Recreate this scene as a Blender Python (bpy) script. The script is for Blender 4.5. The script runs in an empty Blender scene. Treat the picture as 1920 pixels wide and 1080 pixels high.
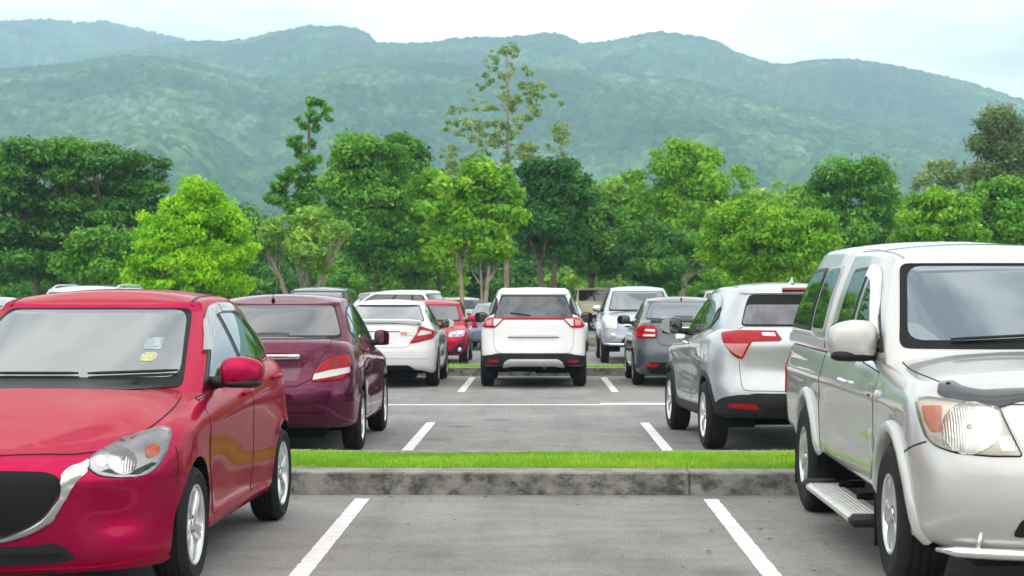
import bpy, math, random
import numpy as np
from mathutils import Vector, Matrix
from mathutils.bvhtree import BVHTree
from mathutils.geometry import delaunay_2d_cdt

R = math.radians
rng = np.random.default_rng(7)
random.seed(7)
scene = bpy.context.scene
col = scene.collection

# ------------------------------------------------------------------ camera
cam_d = bpy.data.cameras.new("camera")
cam_d.lens = 36 * 3400 / 1920
cam_d.sensor_width = 36
cam_d.clip_start = 0.1
cam_d.clip_end = 20000
cam_d.dof.use_dof = True
cam_d.dof.focus_distance = 13.0
cam_d.dof.aperture_fstop = 6.3
cam = bpy.data.objects.new("camera", cam_d)
col.objects.link(cam)
cam.location = (0, 0, 1.54)
cam.rotation_euler = (R(90 - 0.0843), 0, R(0.843))
scene.camera = cam

# ------------------------------------------------------------------ world: overcast daylight
SUN_EL, SUN_ROT = R(58), R(205)
world = bpy.data.worlds.new("World")
scene.world = world
world.use_nodes = True
wn, wl = world.node_tree.nodes, world.node_tree.links
wn.clear()
w_out = wn.new("ShaderNodeOutputWorld")
w_bg = wn.new("ShaderNodeBackground")
w_bg.inputs["Strength"].default_value = 0.10
w_sky = wn.new("ShaderNodeTexSky")
w_sky.sky_type = 'NISHITA'
w_sky.sun_disc = False
w_sky.sun_elevation = SUN_EL
w_sky.sun_rotation = SUN_ROT
w_tc = wn.new("ShaderNodeTexCoord")
w_map = wn.new("ShaderNodeMapping")
w_map.inputs["Scale"].default_value = (1.0, 1.0, 3.2)
w_n1 = wn.new("ShaderNodeTexNoise")
w_n1.inputs["Scale"].default_value = 3.4
w_n1.inputs["Detail"].default_value = 6
w_n1.inputs["Roughness"].default_value = 0.55
w_r1 = wn.new("ShaderNodeValToRGB")          # cloud brightness
w_r1.color_ramp.elements[0].position = 0.38
w_r1.color_ramp.elements[0].color = (6.4, 6.6, 6.9, 1)
w_r1.color_ramp.elements[1].position = 0.58
w_r1.color_ramp.elements[1].color = (14.6, 13.9, 12.8, 1)
w_mix = wn.new("ShaderNodeMix")
w_mix.data_type = 'RGBA'
w_mix.inputs["Factor"].default_value = 0.94   # cloud cover
wl.new(w_tc.outputs["Generated"], w_map.inputs["Vector"])
wl.new(w_map.outputs["Vector"], w_n1.inputs["Vector"])
wl.new(w_n1.outputs["Fac"], w_r1.inputs["Fac"])
wl.new(w_sky.outputs["Color"], w_mix.inputs["A"])
# the overcast brightens evenly towards the horizon, all the way round
w_sep = wn.new("ShaderNodeSeparateXYZ")
w_hr = wn.new("ShaderNodeMapRange")
w_hr.inputs["From Min"].default_value = 0.0; w_hr.inputs["From Max"].default_value = 0.45
w_hr.inputs["To Min"].default_value = 1.40; w_hr.inputs["To Max"].default_value = 1.0
w_mul = wn.new("ShaderNodeMix"); w_mul.data_type = 'RGBA'; w_mul.blend_type = 'MULTIPLY'; w_mul.inputs["Factor"].default_value = 1.0
wl.new(w_tc.outputs["Generated"], w_sep.inputs["Vector"]); wl.new(w_sep.outputs["Z"], w_hr.inputs["Value"])
wl.new(w_r1.outputs["Color"], w_mul.inputs["A"]); wl.new(w_hr.outputs["Result"], w_mul.inputs["B"])
wl.new(w_mul.outputs["Result"], w_mix.inputs["B"])
wl.new(w_mix.outputs["Result"], w_bg.inputs["Color"])
wl.new(w_bg.outputs["Background"], w_out.inputs["Surface"])

sun_d = bpy.data.lights.new("sun", 'SUN')
sun_d.energy = 0.7
sun_d.angle = R(90)
sun_d.color = (1.0, 0.97, 0.92)
sun = bpy.data.objects.new("sun", sun_d)
col.objects.link(sun)
_d = Vector((math.sin(SUN_ROT) * math.cos(SUN_EL), math.cos(SUN_ROT) * math.cos(SUN_EL), math.sin(SUN_EL)))
sun.rotation_euler = _d.to_track_quat('Z', 'Y').to_euler()

scene.view_settings.view_transform = 'Standard'
scene.view_settings.look = 'None'
scene.view_settings.gamma = 1
scene.view_settings.use_curve_mapping = False
scene.view_settings.exposure = 0.73
scene.render.engine = 'CYCLES'
scene.cycles.use_denoising = True
scene.cycles.max_bounces = 8
scene.cycles.transparent_max_bounces = 16
scene.cycles.volume_bounces = 1

# ------------------------------------------------------------------ materials
def nodes_of(m):
    return m.node_tree.nodes, m.node_tree.links

def mat(name, base, rough=0.5, metal=0.0, coat=0.0, coat_rough=0.03, spec=0.5, ior=None, trans=0.0, alpha=1.0,
        bump=None, vary=None, rvary=None):
    """principled material; bump=(scale, strength), vary=(scale, amount) mottles the colour, rvary=(scale, lo, hi) roughness"""
    m = bpy.data.materials.new(name)
    m.use_nodes = True
    n, l = nodes_of(m)
    p = n["Principled BSDF"]
    p.inputs["Base Color"].default_value = (*base, 1)
    p.inputs["Roughness"].default_value = rough
    p.inputs["Metallic"].default_value = metal
    p.inputs["Coat Weight"].default_value = coat
    p.inputs["Coat Roughness"].default_value = coat_rough
    p.inputs["Specular IOR Level"].default_value = spec
    if ior: p.inputs["IOR"].default_value = ior
    p.inputs["Transmission Weight"].default_value = trans
    p.inputs["Alpha"].default_value = alpha
    tc = None
    if bump or vary or rvary:
        tc = n.new("ShaderNodeTexCoord")
    if vary:
        t = n.new("ShaderNodeTexNoise"); t.inputs["Scale"].default_value = vary[0]; t.inputs["Detail"].default_value = 5
        l.new(tc.outputs["Object"], t.inputs["Vector"])
        r = n.new("ShaderNodeValToRGB")
        a = vary[1]
        r.color_ramp.elements[0].position = 0.3; r.color_ramp.elements[1].position = 0.7
        r.color_ramp.elements[0].color = (*[max(0, c * (1 - a)) for c in base], 1)
        r.color_ramp.elements[1].color = (*[min(1, c * (1 + a)) for c in base], 1)
        l.new(t.outputs["Fac"], r.inputs["Fac"]); l.new(r.outputs["Color"], p.inputs["Base Color"])
    if rvary:
        t = n.new("ShaderNodeTexNoise"); t.inputs["Scale"].default_value = rvary[0]; t.inputs["Detail"].default_value = 6
        l.new(tc.outputs["Object"], t.inputs["Vector"])
        mr = n.new("ShaderNodeMapRange"); mr.inputs["From Min"].default_value = 0.3; mr.inputs["From Max"].default_value = 0.7
        mr.inputs["To Min"].default_value = rvary[1]; mr.inputs["To Max"].default_value = rvary[2]
        l.new(t.outputs["Fac"], mr.inputs["Value"]); l.new(mr.outputs["Result"], p.inputs["Roughness"])
    if bump:
        t = n.new("ShaderNodeTexNoise"); t.inputs["Scale"].default_value = bump[0]; t.inputs["Detail"].default_value = 4
        l.new(tc.outputs["Object"], t.inputs["Vector"])
        b = n.new("ShaderNodeBump"); b.inputs["Strength"].default_value = bump[1]; b.inputs["Distance"].default_value = 0.01
        l.new(t.outputs["Fac"], b.inputs["Height"]); l.new(b.outputs["Normal"], p.inputs["Normal"])
    return m

def paint(name, base, metal=0.45, rough=0.38, coat_ior=1.42, coat=1.0, spec=0.5, edge=None):
    """clear-coated car paint: metal flakes, thin road dust that dulls it unevenly"""
    m = mat(name, base, rough, metal, coat=coat, coat_rough=0.02, spec=spec)
    n, l = nodes_of(m)
    p = n["Principled BSDF"]
    p.inputs["Coat IOR"].default_value = coat_ior
    if edge: p.inputs["Specular Tint"].default_value = (*edge, 1)
    tc = n.new("ShaderNodeTexCoord")
    d = n.new("ShaderNodeTexNoise"); d.inputs["Scale"].default_value = 7; d.inputs["Detail"].default_value = 8
    l.new(tc.outputs["Object"], d.inputs["Vector"])
    mr = n.new("ShaderNodeMapRange")
    mr.inputs["From Min"].default_value = 0.42; mr.inputs["From Max"].default_value = 0.75
    mr.inputs["To Min"].default_value = 0.0; mr.inputs["To Max"].default_value = 0.05
    l.new(d.outputs["Fac"], mr.inputs["Value"])
    mx = n.new("ShaderNodeMix"); mx.data_type = 'RGBA'
    mx.inputs["A"].default_value = (*base, 1)
    mx.inputs["B"].default_value = (0.30, 0.28, 0.25, 1)
    l.new(mr.outputs["Result"], mx.inputs["Factor"])
    l.new(mx.outputs["Result"], p.inputs["Base Color"])
    cr = n.new("ShaderNodeMapRange")
    cr.inputs["From Min"].default_value = 0.35; cr.inputs["From Max"].default_value = 0.75
    cr.inputs["To Min"].default_value = 0.015; cr.inputs["To Max"].default_value = 0.07
    l.new(d.outputs["Fac"], cr.inputs["Value"]); l.new(cr.outputs["Result"], p.inputs["Coat Roughness"])
    return m

def clear_lens(name, tint=(1, 1, 1), gloss=0.03):
    m = bpy.data.materials.new(name); m.use_nodes = True
    n, l = nodes_of(m); n.clear()
    o = n.new("ShaderNodeOutputMaterial"); t = n.new("ShaderNodeBsdfTransparent"); g = n.new("ShaderNodeBsdfGlossy")
    t.inputs["Color"].default_value = (*tint, 1); g.inputs["Roughness"].default_value = gloss
    f = n.new("ShaderNodeFresnel"); f.inputs["IOR"].default_value = 1.55
    x = n.new("ShaderNodeMixShader")
    l.new(f.outputs["Fac"], x.inputs["Fac"]); l.new(t.outputs["BSDF"], x.inputs[1]); l.new(g.outputs["BSDF"], x.inputs[2])
    l.new(x.outputs["Shader"], o.inputs["Surface"])
    return m

def film_glass(name, base, mirror, rough=0.02):
    """tinted car window: dark body with a reflective film"""
    m = bpy.data.materials.new(name); m.use_nodes = True
    n, l = nodes_of(m); p = n["Principled BSDF"]
    p.inputs["Base Color"].default_value = (*base, 1)
    p.inputs["Roughness"].default_value = rough
    p.inputs["Metallic"].default_value = mirror
    p.inputs["IOR"].default_value = 1.6
    p.inputs["Coat Weight"].default_value = 1.0
    p.inputs["Coat Roughness"].default_value = 0.01
    return m

M = {}
M['glass_dark'] = film_glass("tinted_glass", (0.05, 0.06, 0.07), 0.75)
M['glass_pale'] = film_glass("pale_film_glass", (0.17, 0.20, 0.215), 0.85)
M['glass_black'] = film_glass("black_glass", (0.03, 0.032, 0.035), 0.4)
M['frit'] = mat("frit_band", (0.003, 0.003, 0.004), 0.35, spec=0.15)
M['black'] = mat("black_trim", (0.007, 0.007, 0.008), 0.42, spec=0.3, bump=(60, 0.05))
M['seam'] = mat("panel_gap", (0.006, 0.006, 0.006), 0.9)
M['plastic'] = mat("grey_black_plastic", (0.013, 0.014, 0.016), 0.55, spec=0.3, bump=(220, 0.12), vary=(3, 0.3))
M['under'] = mat("underbody", (0.006, 0.006, 0.006), 0.9, spec=0.1)
M['rubber'] = mat("tyre_rubber", (0.012, 0.012, 0.013), 0.78, spec=0.25, bump=(90, 0.15), vary=(9, 0.35))
M['alloy'] = mat("alloy_rim", (0.62, 0.63, 0.65), 0.30, 0.85, coat=0.3, vary=(14, 0.12))
M['steel'] = mat("brake_steel", (0.10, 0.095, 0.09), 0.55, 0.7)
M['chrome'] = mat("chrome", (0.74, 0.75, 0.77), 0.13, 1.0)
M['satin'] = mat("satin_silver", (0.60, 0.61, 0.62), 0.35, 0.8)
M['reflector'] = mat("lamp_reflector", (0.78, 0.79, 0.80), 0.16, 0.85)
M['lens'] = clear_lens("clear_lens")
M['visor'] = clear_lens("smoke_visor", (0.55, 0.58, 0.60), 0.06)
M['red_lens'] = mat("red_lens", (0.33, 0.001, 0.009), 0.15, spec=0.2, coat=0.22, bump=(9, 0.1))
M['red_deep'] = mat("dark_red_lens", (0.16, 0.002, 0.006), 0.15, spec=0.3, coat=0.35)
M['pink_lens'] = mat("pale_red_lens", (0.52, 0.19, 0.18), 0.15, coat=0.4, bump=(60, 0.25))
M['white_lens'] = mat("white_lens", (0.55, 0.55, 0.545), 0.15, 0.25, coat=0.5, bump=(70, 0.3))
M['orange_lens'] = mat("orange_lens", (0.62, 0.11, 0.02), 0.15, coat=0.4, bump=(50, 0.3))
M['bulb'] = mat("bulb_grey", (0.25, 0.26, 0.28), 0.15, 0.6)
M['lamp_grey'] = mat("lamp_housing", (0.52, 0.53, 0.55), 0.25, 0.6)
M['lamp_cream'] = mat("aged_lamp_housing", (0.70, 0.69, 0.64), 0.3, 0.3)
M['fluted'] = mat("fluted_reflector", (0.74, 0.75, 0.76), 0.14, 0.8, bump=(45, 0.5))
def fluted(name, base, sc=60):
    m = mat(name, base, 0.14, 0.8); n, l = nodes_of(m)
    tc = n.new("ShaderNodeTexCoord"); w = n.new("ShaderNodeTexWave"); w.inputs["Scale"].default_value = sc; w.inputs["Distortion"].default_value = 1.2; w.inputs["Detail"].default_value = 1
    b = n.new("ShaderNodeBump"); b.inputs["Strength"].default_value = 0.22; b.inputs["Distance"].default_value = 0.006
    l.new(tc.outputs["Object"], w.inputs["Vector"]); l.new(w.outputs["Fac"], b.inputs["Height"]); l.new(b.outputs["Normal"], n["Principled BSDF"].inputs["Normal"])
    return m
M['fluted'] = fluted("fluted_reflector", (0.74, 0.75, 0.755), 28)
M['lens_aged'] = clear_lens("aged_lens", (0.93, 0.92, 0.88), 0.08)
M['visor_grey'] = mat("smoked_visor", (0.40, 0.43, 0.45), 0.08, 0.5, coat=1.0, alpha=0.75)
M['visor_white'] = mat("white_visor", (0.72, 0.74, 0.74), 0.12, 0.2, coat=1.0, alpha=0.9)
M['guard'] = mat("bonnet_guard", (0.012, 0.015, 0.022), 0.22, 0.0, coat=0.5)
M['sticker_blue'] = mat("tax_sticker", (0.26, 0.31, 0.36), 0.5, vary=(40, 0.4))
M['sticker_yellow'] = mat("yellow_sticker", (0.40, 0.42, 0.20), 0.5, vary=(60, 0.3))
M['ribbed_alu'] = mat("step_aluminium", (0.62, 0.61, 0.58), 0.35, 0.5, vary=(8, 0.15))
M['plate'] = mat("blank_plate", (0.70, 0.70, 0.69), 0.4)

# ------------------------------------------------------------------ object helpers
def mesh_obj(name, V, F, mats, parent=None, smooth=True, mi=None, normals=None, loc=None):
    me = bpy.data.meshes.new(name)
    me.from_pydata([tuple(map(float, v)) for v in V], [], [tuple(map(int, f)) for f in F])
    for m in (mats if isinstance(mats, (list, tuple)) else [mats]):
        me.materials.append(m)
    if mi is not None:
        me.polygons.foreach_set("material_index", np.asarray(mi, dtype=np.int32))
    if smooth:
        me.polygons.foreach_set("use_smooth", np.ones(len(me.polygons), dtype=bool))
    me.update()
    if normals is not None:
        me.normals_split_custom_set_from_vertices([tuple(map(float, v)) for v in normals])
    o = bpy.data.objects.new(name, me)
    col.objects.link(o)
    if parent is not None: o.parent = parent
    if loc is not None: o.location = loc
    return o

def fast_mesh(name, V, F, mats, parent=None, smooth=False, attr=None, mi=None):
    """big mesh from numpy arrays (all faces the same size)"""
    me = bpy.data.meshes.new(name)
    V = np.asarray(V, dtype=np.float32); F = np.asarray(F, dtype=np.int32)
    k = F.shape[1]
    me.vertices.add(len(V)); me.vertices.foreach_set("co", V.ravel())
    me.loops.add(F.size); me.loops.foreach_set("vertex_index", F.ravel())
    me.polygons.add(len(F))
    me.polygons.foreach_set("loop_start", np.arange(0, F.size, k, dtype=np.int32))
    me.polygons.foreach_set("loop_total", np.full(len(F), k, dtype=np.int32))
    if smooth: me.polygons.foreach_set("use_smooth", np.ones(len(F), dtype=bool))
    for m in (mats if isinstance(mats, (list, tuple)) else [mats]): me.materials.append(m)
    if mi is not None: me.polygons.foreach_set("material_index", np.asarray(mi, dtype=np.int32))
    if attr:
        for nm, arr in attr.items():
            a = me.attributes.new(nm, 'FLOAT', 'FACE' if len(arr) == len(F) else 'POINT')
            a.data.foreach_set("value", np.asarray(arr, dtype=np.float32))
    me.update(); me.validate()
    o = bpy.data.objects.new(name, me); col.objects.link(o)
    if parent is not None: o.parent = parent
    return o

def empty(name, parent=None, loc=(0, 0, 0), rz=0.0):
    o = bpy.data.objects.new(name, None); col.objects.link(o)
    o.empty_display_size = 0.2
    o.location = loc; o.rotation_euler = (0, 0, rz)
    if parent is not None: o.parent = parent
    return o

def tag(o, label=None, cat=None, group=None, kind=None):
    if label: o["label"] = label
    if cat: o["category"] = cat
    if group: o["group"] = group
    if kind: o["kind"] = kind
    return o

class MB:
    """collects boxes, tubes and lathes into one mesh"""
    def __init__(s): s.V = []; s.F = []; s.mi = []
    def add(s, V, F, mi=0):
        b = len(s.V); s.V += [tuple(v) for v in V]; s.F += [tuple(i + b for i in f) for f in F]; s.mi += [mi] * len(F)
    def box(s, c, d, mi=0, bev=0.0, rot=None):
        """box with chamfered edges"""
        hx, hy, hz = d[0] / 2, d[1] / 2, d[2] / 2
        b = min(bev, hx * .9, hy * .9, hz * .9)
        V = []; idx = {}
        for sx in (-1, 1):
            for sy in (-1, 1):
                for sz in (-1, 1):
                    for a in range(3):
                        p = [sx * hx, sy * hy, sz * hz]
                        for k in range(3):
                            if k != a: p[k] -= (sx, sy, sz)[k] * b
                        idx[(sx, sy, sz, a)] = len(V); V.append(p)
        F = []
        for a in range(3):
            o = [k for k in range(3) if k != a]
            for sg in (-1, 1):
                q = []
                for (u, v) in ((-1, -1), (1, -1), (1, 1), (-1, 1)):
                    k = [0, 0, 0]; k[a] = sg; k[o[0]] = u; k[o[1]] = v
                    q.append(idx[(*k, a)])
                F.append(q)
        if b > 0:
            for a in range(3):
                o = [k for k in range(3) if k != a]
                for u in (-1, 1):
                    for v in (-1, 1):
                        q = []
                        for w, ax in ((-1, o[0]), (1, o[0]), (1, o[1]), (-1, o[1])):
                            k = [0, 0, 0]; k[a] = w; k[o[0]] = u; k[o[1]] = v
                            q.append(idx[(*k, ax)])
                        F.append(q)
            for sx in (-1, 1):
                for sy in (-1, 1):
                    for sz in (-1, 1):
                        F.append([idx[(sx, sy, sz, a)] for a in range(3)])
        V = [Vector(p) for p in V]
        if rot is not None: V = [rot @ p for p in V]
        V = [p + Vector(c) for p in V]
        # make outward
        cc = Vector(c); G = []
        for f in F:
            n = (V[f[1]] - V[f[0]]).cross(V[f[2]] - V[f[0]])
            m = sum((V[i] for i in f), Vector()) / len(f)
            G.append(f if n.dot(m - cc) >= 0 else f[::-1])
        s.add(V, G, mi)
    def tube(s, pts, rad, n=8, mi=0, caps=True):
        pts = [Vector(p) for p in pts]
        rad = rad if isinstance(rad, (list, tuple)) else [rad] * len(pts)
        V = []; F = []
        up = Vector((0, 0, 1)); prev = None
        for i, p in enumerate(pts):
            t = (pts[min(i + 1, len(pts) - 1)] - pts[max(i - 1, 0)]).normalized()
            if prev is None:
                a = t.cross(up if abs(t.z) < 0.9 else Vector((1, 0, 0))).normalized()
            else:
                a = (prev - t * prev.dot(t)).normalized()
            prev = a; b = t.cross(a)
            for k in range(n):
                an = 2 * math.pi * k / n
                V.append(p + (a * math.cos(an) + b * math.sin(an)) * rad[i])
        for i in range(len(pts) - 1):
            for k in range(n):
                F.append((i * n + k, i * n + (k + 1) % n, (i + 1) * n + (k + 1) % n, (i + 1) * n + k))
        if caps:
            F.append(tuple(range(n))[::-1]); F.append(tuple((len(pts) - 1) * n + k for k in range(n)))
        s.add(V, F, mi)
    def lathe_x(s, prof, n=48, mi=0, c=(0, 0, 0)):
        """profile [(x, r)] spun round the x axis"""
        V = []; F = []
        for (x, r) in prof:
            for k in range(n):
                a = 2 * math.pi * k / n
                V.append((c[0] + x, c[1] + r * math.cos(a), c[2] + r * math.sin(a)))
        for i in range(len(prof) - 1):
            for k in range(n):
                F.append((i * n + k, i * n + (k + 1) % n, (i + 1) * n + (k + 1) % n, (i + 1) * n + k))
        s.add(V, F, mi)
    def ell(s, c, r, mi=0, e=1.0, nu=24, nv=14, rot=None):
        """superellipsoid; e < 1 squares it"""
        def pw(v): return math.copysign(abs(v) ** e, v)
        V = []; F = []
        for j in range(nv + 1):
            ph = -math.pi / 2 + math.pi * j / nv
            for k in range(nu):
                th = 2 * math.pi * k / nu
                p = Vector((r[0] * pw(math.cos(ph)) * pw(math.cos(th)), r[1] * pw(math.cos(ph)) * pw(math.sin(th)), r[2] * pw(math.sin(ph))))
                if rot is not None: p = rot @ p
                V.append(p + Vector(c))
        for j in range(nv):
            for k in range(nu):
                F.append((j * nu + k, j * nu + (k + 1) % nu, (j + 1) * nu + (k + 1) % nu, (j + 1) * nu + k))
        s.add(V, F, mi)
    def build(s, name, mats, parent=None, smooth=True, loc=None, rz=None):
        o = mesh_obj(name, s.V, s.F, mats, parent, smooth, s.mi, loc=loc)
        if rz is not None: o.rotation_euler = (0, 0, rz)
        return o

def soft(o, angle=35):
    """smooth shading that keeps hard edges sharper than the angle"""
    me = o.data
    me.set_sharp_from_angle(angle=R(angle))
    return o

# ------------------------------------------------------------------ curves
def pchip(pts):
    x = np.array([p[0] for p in pts], float); y = np.array([p[1] for p in pts], float)
    if x[0] > x[-1]: x, y = x[::-1], y[::-1]
    h = np.diff(x); d = np.diff(y) / h
    m = np.zeros(len(x))
    if len(x) == 2: m[:] = d[0]
    else:
        for i in range(1, len(x) - 1):
            if d[i - 1] * d[i] > 0:
                w1 = 2 * h[i] + h[i - 1]; w2 = h[i] + 2 * h[i - 1]
                m[i] = (w1 + w2) / (w1 / d[i - 1] + w2 / d[i])
        m[0] = d[0]; m[-1] = d[-1]
    def f(q):
        q = np.clip(np.asarray(q, float), x[0], x[-1])
        i = np.clip(np.searchsorted(x, q) - 1, 0, len(x) - 2)
        t = (q - x[i]) / h[i]
        return ((2 * t ** 3 - 3 * t ** 2 + 1) * y[i] + (t ** 3 - 2 * t ** 2 + t) * h[i] * m[i]
                + (-2 * t ** 3 + 3 * t ** 2) * y[i + 1] + (t ** 3 - t ** 2) * h[i] * m[i + 1])
    return f

def fn(v):
    if callable(v): return v
    if isinstance(v, (int, float)): return lambda q: np.full(np.shape(q), float(v))
    return pchip(v)

def fillet(poly, r, n=4):
    """round the corners of a closed 2D polygon; a point may carry its own radius as a third value"""
    out = []; N = len(poly)
    for i in range(N):
        p = np.array(poly[i][:2], float); rr = poly[i][2] if len(poly[i]) > 2 else r
        a = np.array(poly[i - 1][:2], float); b = np.array(poly[(i + 1) % N][:2], float)
        la = np.linalg.norm(a - p); lb = np.linalg.norm(b - p)
        t = min(rr, la * .48, lb * .48)
        if t < 1e-4: out.append(p); continue
        p0 = p + (a - p) / la * t; p1 = p + (b - p) / lb * t
        for k in range(n + 1):
            s = k / n
            out.append((1 - s) ** 2 * p0 + 2 * s * (1 - s) * p + s * s * p1)
    return np.array(out)

def poly_area(p):
    x, y = p[:, 0], p[:, 1]
    return 0.5 * np.sum(x * np.roll(y, -1) - np.roll(x, -1) * y)

def resample(p, res):
    out = []
    for i in range(len(p)):
        a = p[i]; b = p[(i + 1) % len(p)]
        k = max(1, int(np.ceil(np.linalg.norm(b - a) / res)))
        for j in range(k): out.append(a + (b - a) * j / k)
    return np.array(out)

def offset_poly(p, d):
    """move every vertex outwards by d (p counter-clockwise)"""
    a = np.roll(p, 1, 0); b = np.roll(p, -1, 0)
    t1 = p - a; t1 /= np.maximum(np.linalg.norm(t1, axis=1, keepdims=True), 1e-9)
    t2 = b - p; t2 /= np.maximum(np.linalg.norm(t2, axis=1, keepdims=True), 1e-9)
    n = np.stack([t1[:, 1] + t2[:, 1], -(t1[:, 0] + t2[:, 0])], 1)
    n /= np.maximum(np.linalg.norm(n, axis=1, keepdims=True), 1e-6)
    return p + n * d

def dist_to_poly(q, p):
    best = np.full(len(q), 1e9)
    for i in range(len(p)):
        a = p[i]; b = p[(i + 1) % len(p)]; ab = b - a
        t = np.clip(((q - a) @ ab) / max(ab @ ab, 1e-12), 0, 1)
        best = np.minimum(best, np.linalg.norm(q - (a + t[:, None] * ab), axis=1))
    return best

def inside_poly(q, p):
    r = np.zeros(len(q), bool)
    for i in range(len(p)):
        a = p[i - 1]; b = p[i]
        c = ((a[1] > q[:, 1]) != (b[1] > q[:, 1]))
        with np.errstate(divide='ignore', invalid='ignore'):
            xx = (b[0] - a[0]) * (q[:, 1] - a[1]) / (b[1] - a[1]) + a[0]
        r ^= c & (q[:, 0] < xx)
    return r

def fill_poly(p, res):
    """triangulate a closed polygon with interior points"""
    p = resample(p, res)
    lo, hi = p.min(0), p.max(0)
    gx = np.arange(lo[0] + res / 2, hi[0], res); gy = np.arange(lo[1] + res / 2, hi[1], res)
    g = np.array([(x + (res / 2 if j % 2 else 0), y) for j, y in enumerate(gy) for x in gx]).reshape(-1, 2)
    if len(g):
        g = g[inside_poly(g, p)]
        if len(g): g = g[dist_to_poly(g, p) > res * .45]
    pts = np.vstack([p, g]) if len(g) else p
    n = len(p)
    v, e, f, ov, oe, of = delaunay_2d_cdt([Vector(q) for q in pts], [(i, (i + 1) % n) for i in range(n)], [], 1, 1e-6)
    V = np.array([(q.x, q.y) for q in v])
    b = [0] * n; m = {}
    for i, lst in enumerate(ov):
        for k in lst: m[k] = i
    b = [m.get(i, 0) for i in range(n)]
    return V, [tuple(t) for t in f], b
# ------------------------------------------------------------------ car bodies
NC, NS, NV = 15, 46, 22          # outline samples per corner, along the side, up the side

def outline(yF, yR, W, cf, cr, taper, nc=NC, ns=NS):
    """right half of a plan outline from the front centre to the rear centre"""
    Lf, nf, mf = cf; Lr, nr, mr = cr
    th = np.linspace(math.pi / 2, 0, nc + 1)
    yA, yB = yF - Lf, yR + Lr
    xf = W * np.cos(th) ** (2 / mf); yf = yA + Lf * np.sin(th) ** (2 / nf)
    xf[0] = 0
    ys = np.linspace(yA, yB, ns + 2)[1:-1]
    xr = W * np.cos(th[::-1]) ** (2 / mr); yr = yB - Lr * np.sin(th[::-1]) ** (2 / nr)
    xr[-1] = 0
    x = np.concatenate([xf, np.full(ns, W), xr]); y = np.concatenate([yf, ys, yr])
    return x * taper(y), y

class Shell:
    """grid shell whose rows are closed outlines, capped on top by rows from right to left"""
    def __init__(s): s.V = []; s.F = []
    def rows(s, rings, K=22, crown=None, kexp=2.6, deck=None):
        """rings: list of (x, y, z) right-half outlines, bottom to top; crown(y) lifts the middle of the cap"""
        M_ = len(rings[0][0]) - 1; L = 2 * M_
        b = len(s.V)
        for (x, y, z) in rings:
            for u in range(M_ + 1): s.V.append((x[u], y[u], z[u]))
            for u in range(M_ - 1, 0, -1): s.V.append((-x[u], y[u], z[u]))
        for v in range(len(rings) - 1):
            for u in range(L):
                a, c = b + v * L + u, b + v * L + (u + 1) % L
                s.F.append((a, a + L, c + L, c))
        if crown is None: return
        t0 = b + (len(rings) - 1) * L
        x, y, z = rings[-1]
        y_end = (y[0], y[-1])
        rowidx = []
        q = np.linspace(0, 1, K + 1)
        sv = 1 - 2 * (0.5 - 0.5 * np.cos(np.pi * q)) * 1.0       # denser at the edges
        for u in range(M_ + 1):
            if u in (0, M_): rowidx.append([t0 + u] * (K + 1)); continue
            r = [t0 + u]
            for k in range(1, K):
                sx = sv[k]
                fe = min(1.0, (y_end[0] - y[u]) / 0.30) * min(1.0, (y[u] - y_end[1]) / 0.30)
                fe = 1 - (1 - max(0.0, fe)) ** 2
                zz = z[u] + fe * crown(y[u]) * (1 - abs(sx) ** kexp)
                if deck is not None: zz += fe * deck(sx, y[u])
                r.append(len(s.V)); s.V.append((x[u] * sx, y[u], zz))
            r.append(t0 + L - u); rowidx.append(r)
        for u in range(M_):
            for k in range(K):
                f = (rowidx[u][k], rowidx[u][k + 1], rowidx[u + 1][k + 1], rowidx[u + 1][k])
                g = []
                for i in f:
                    if i not in g: g.append(i)
                if len(g) >= 3: s.F.append(tuple(g))

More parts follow.
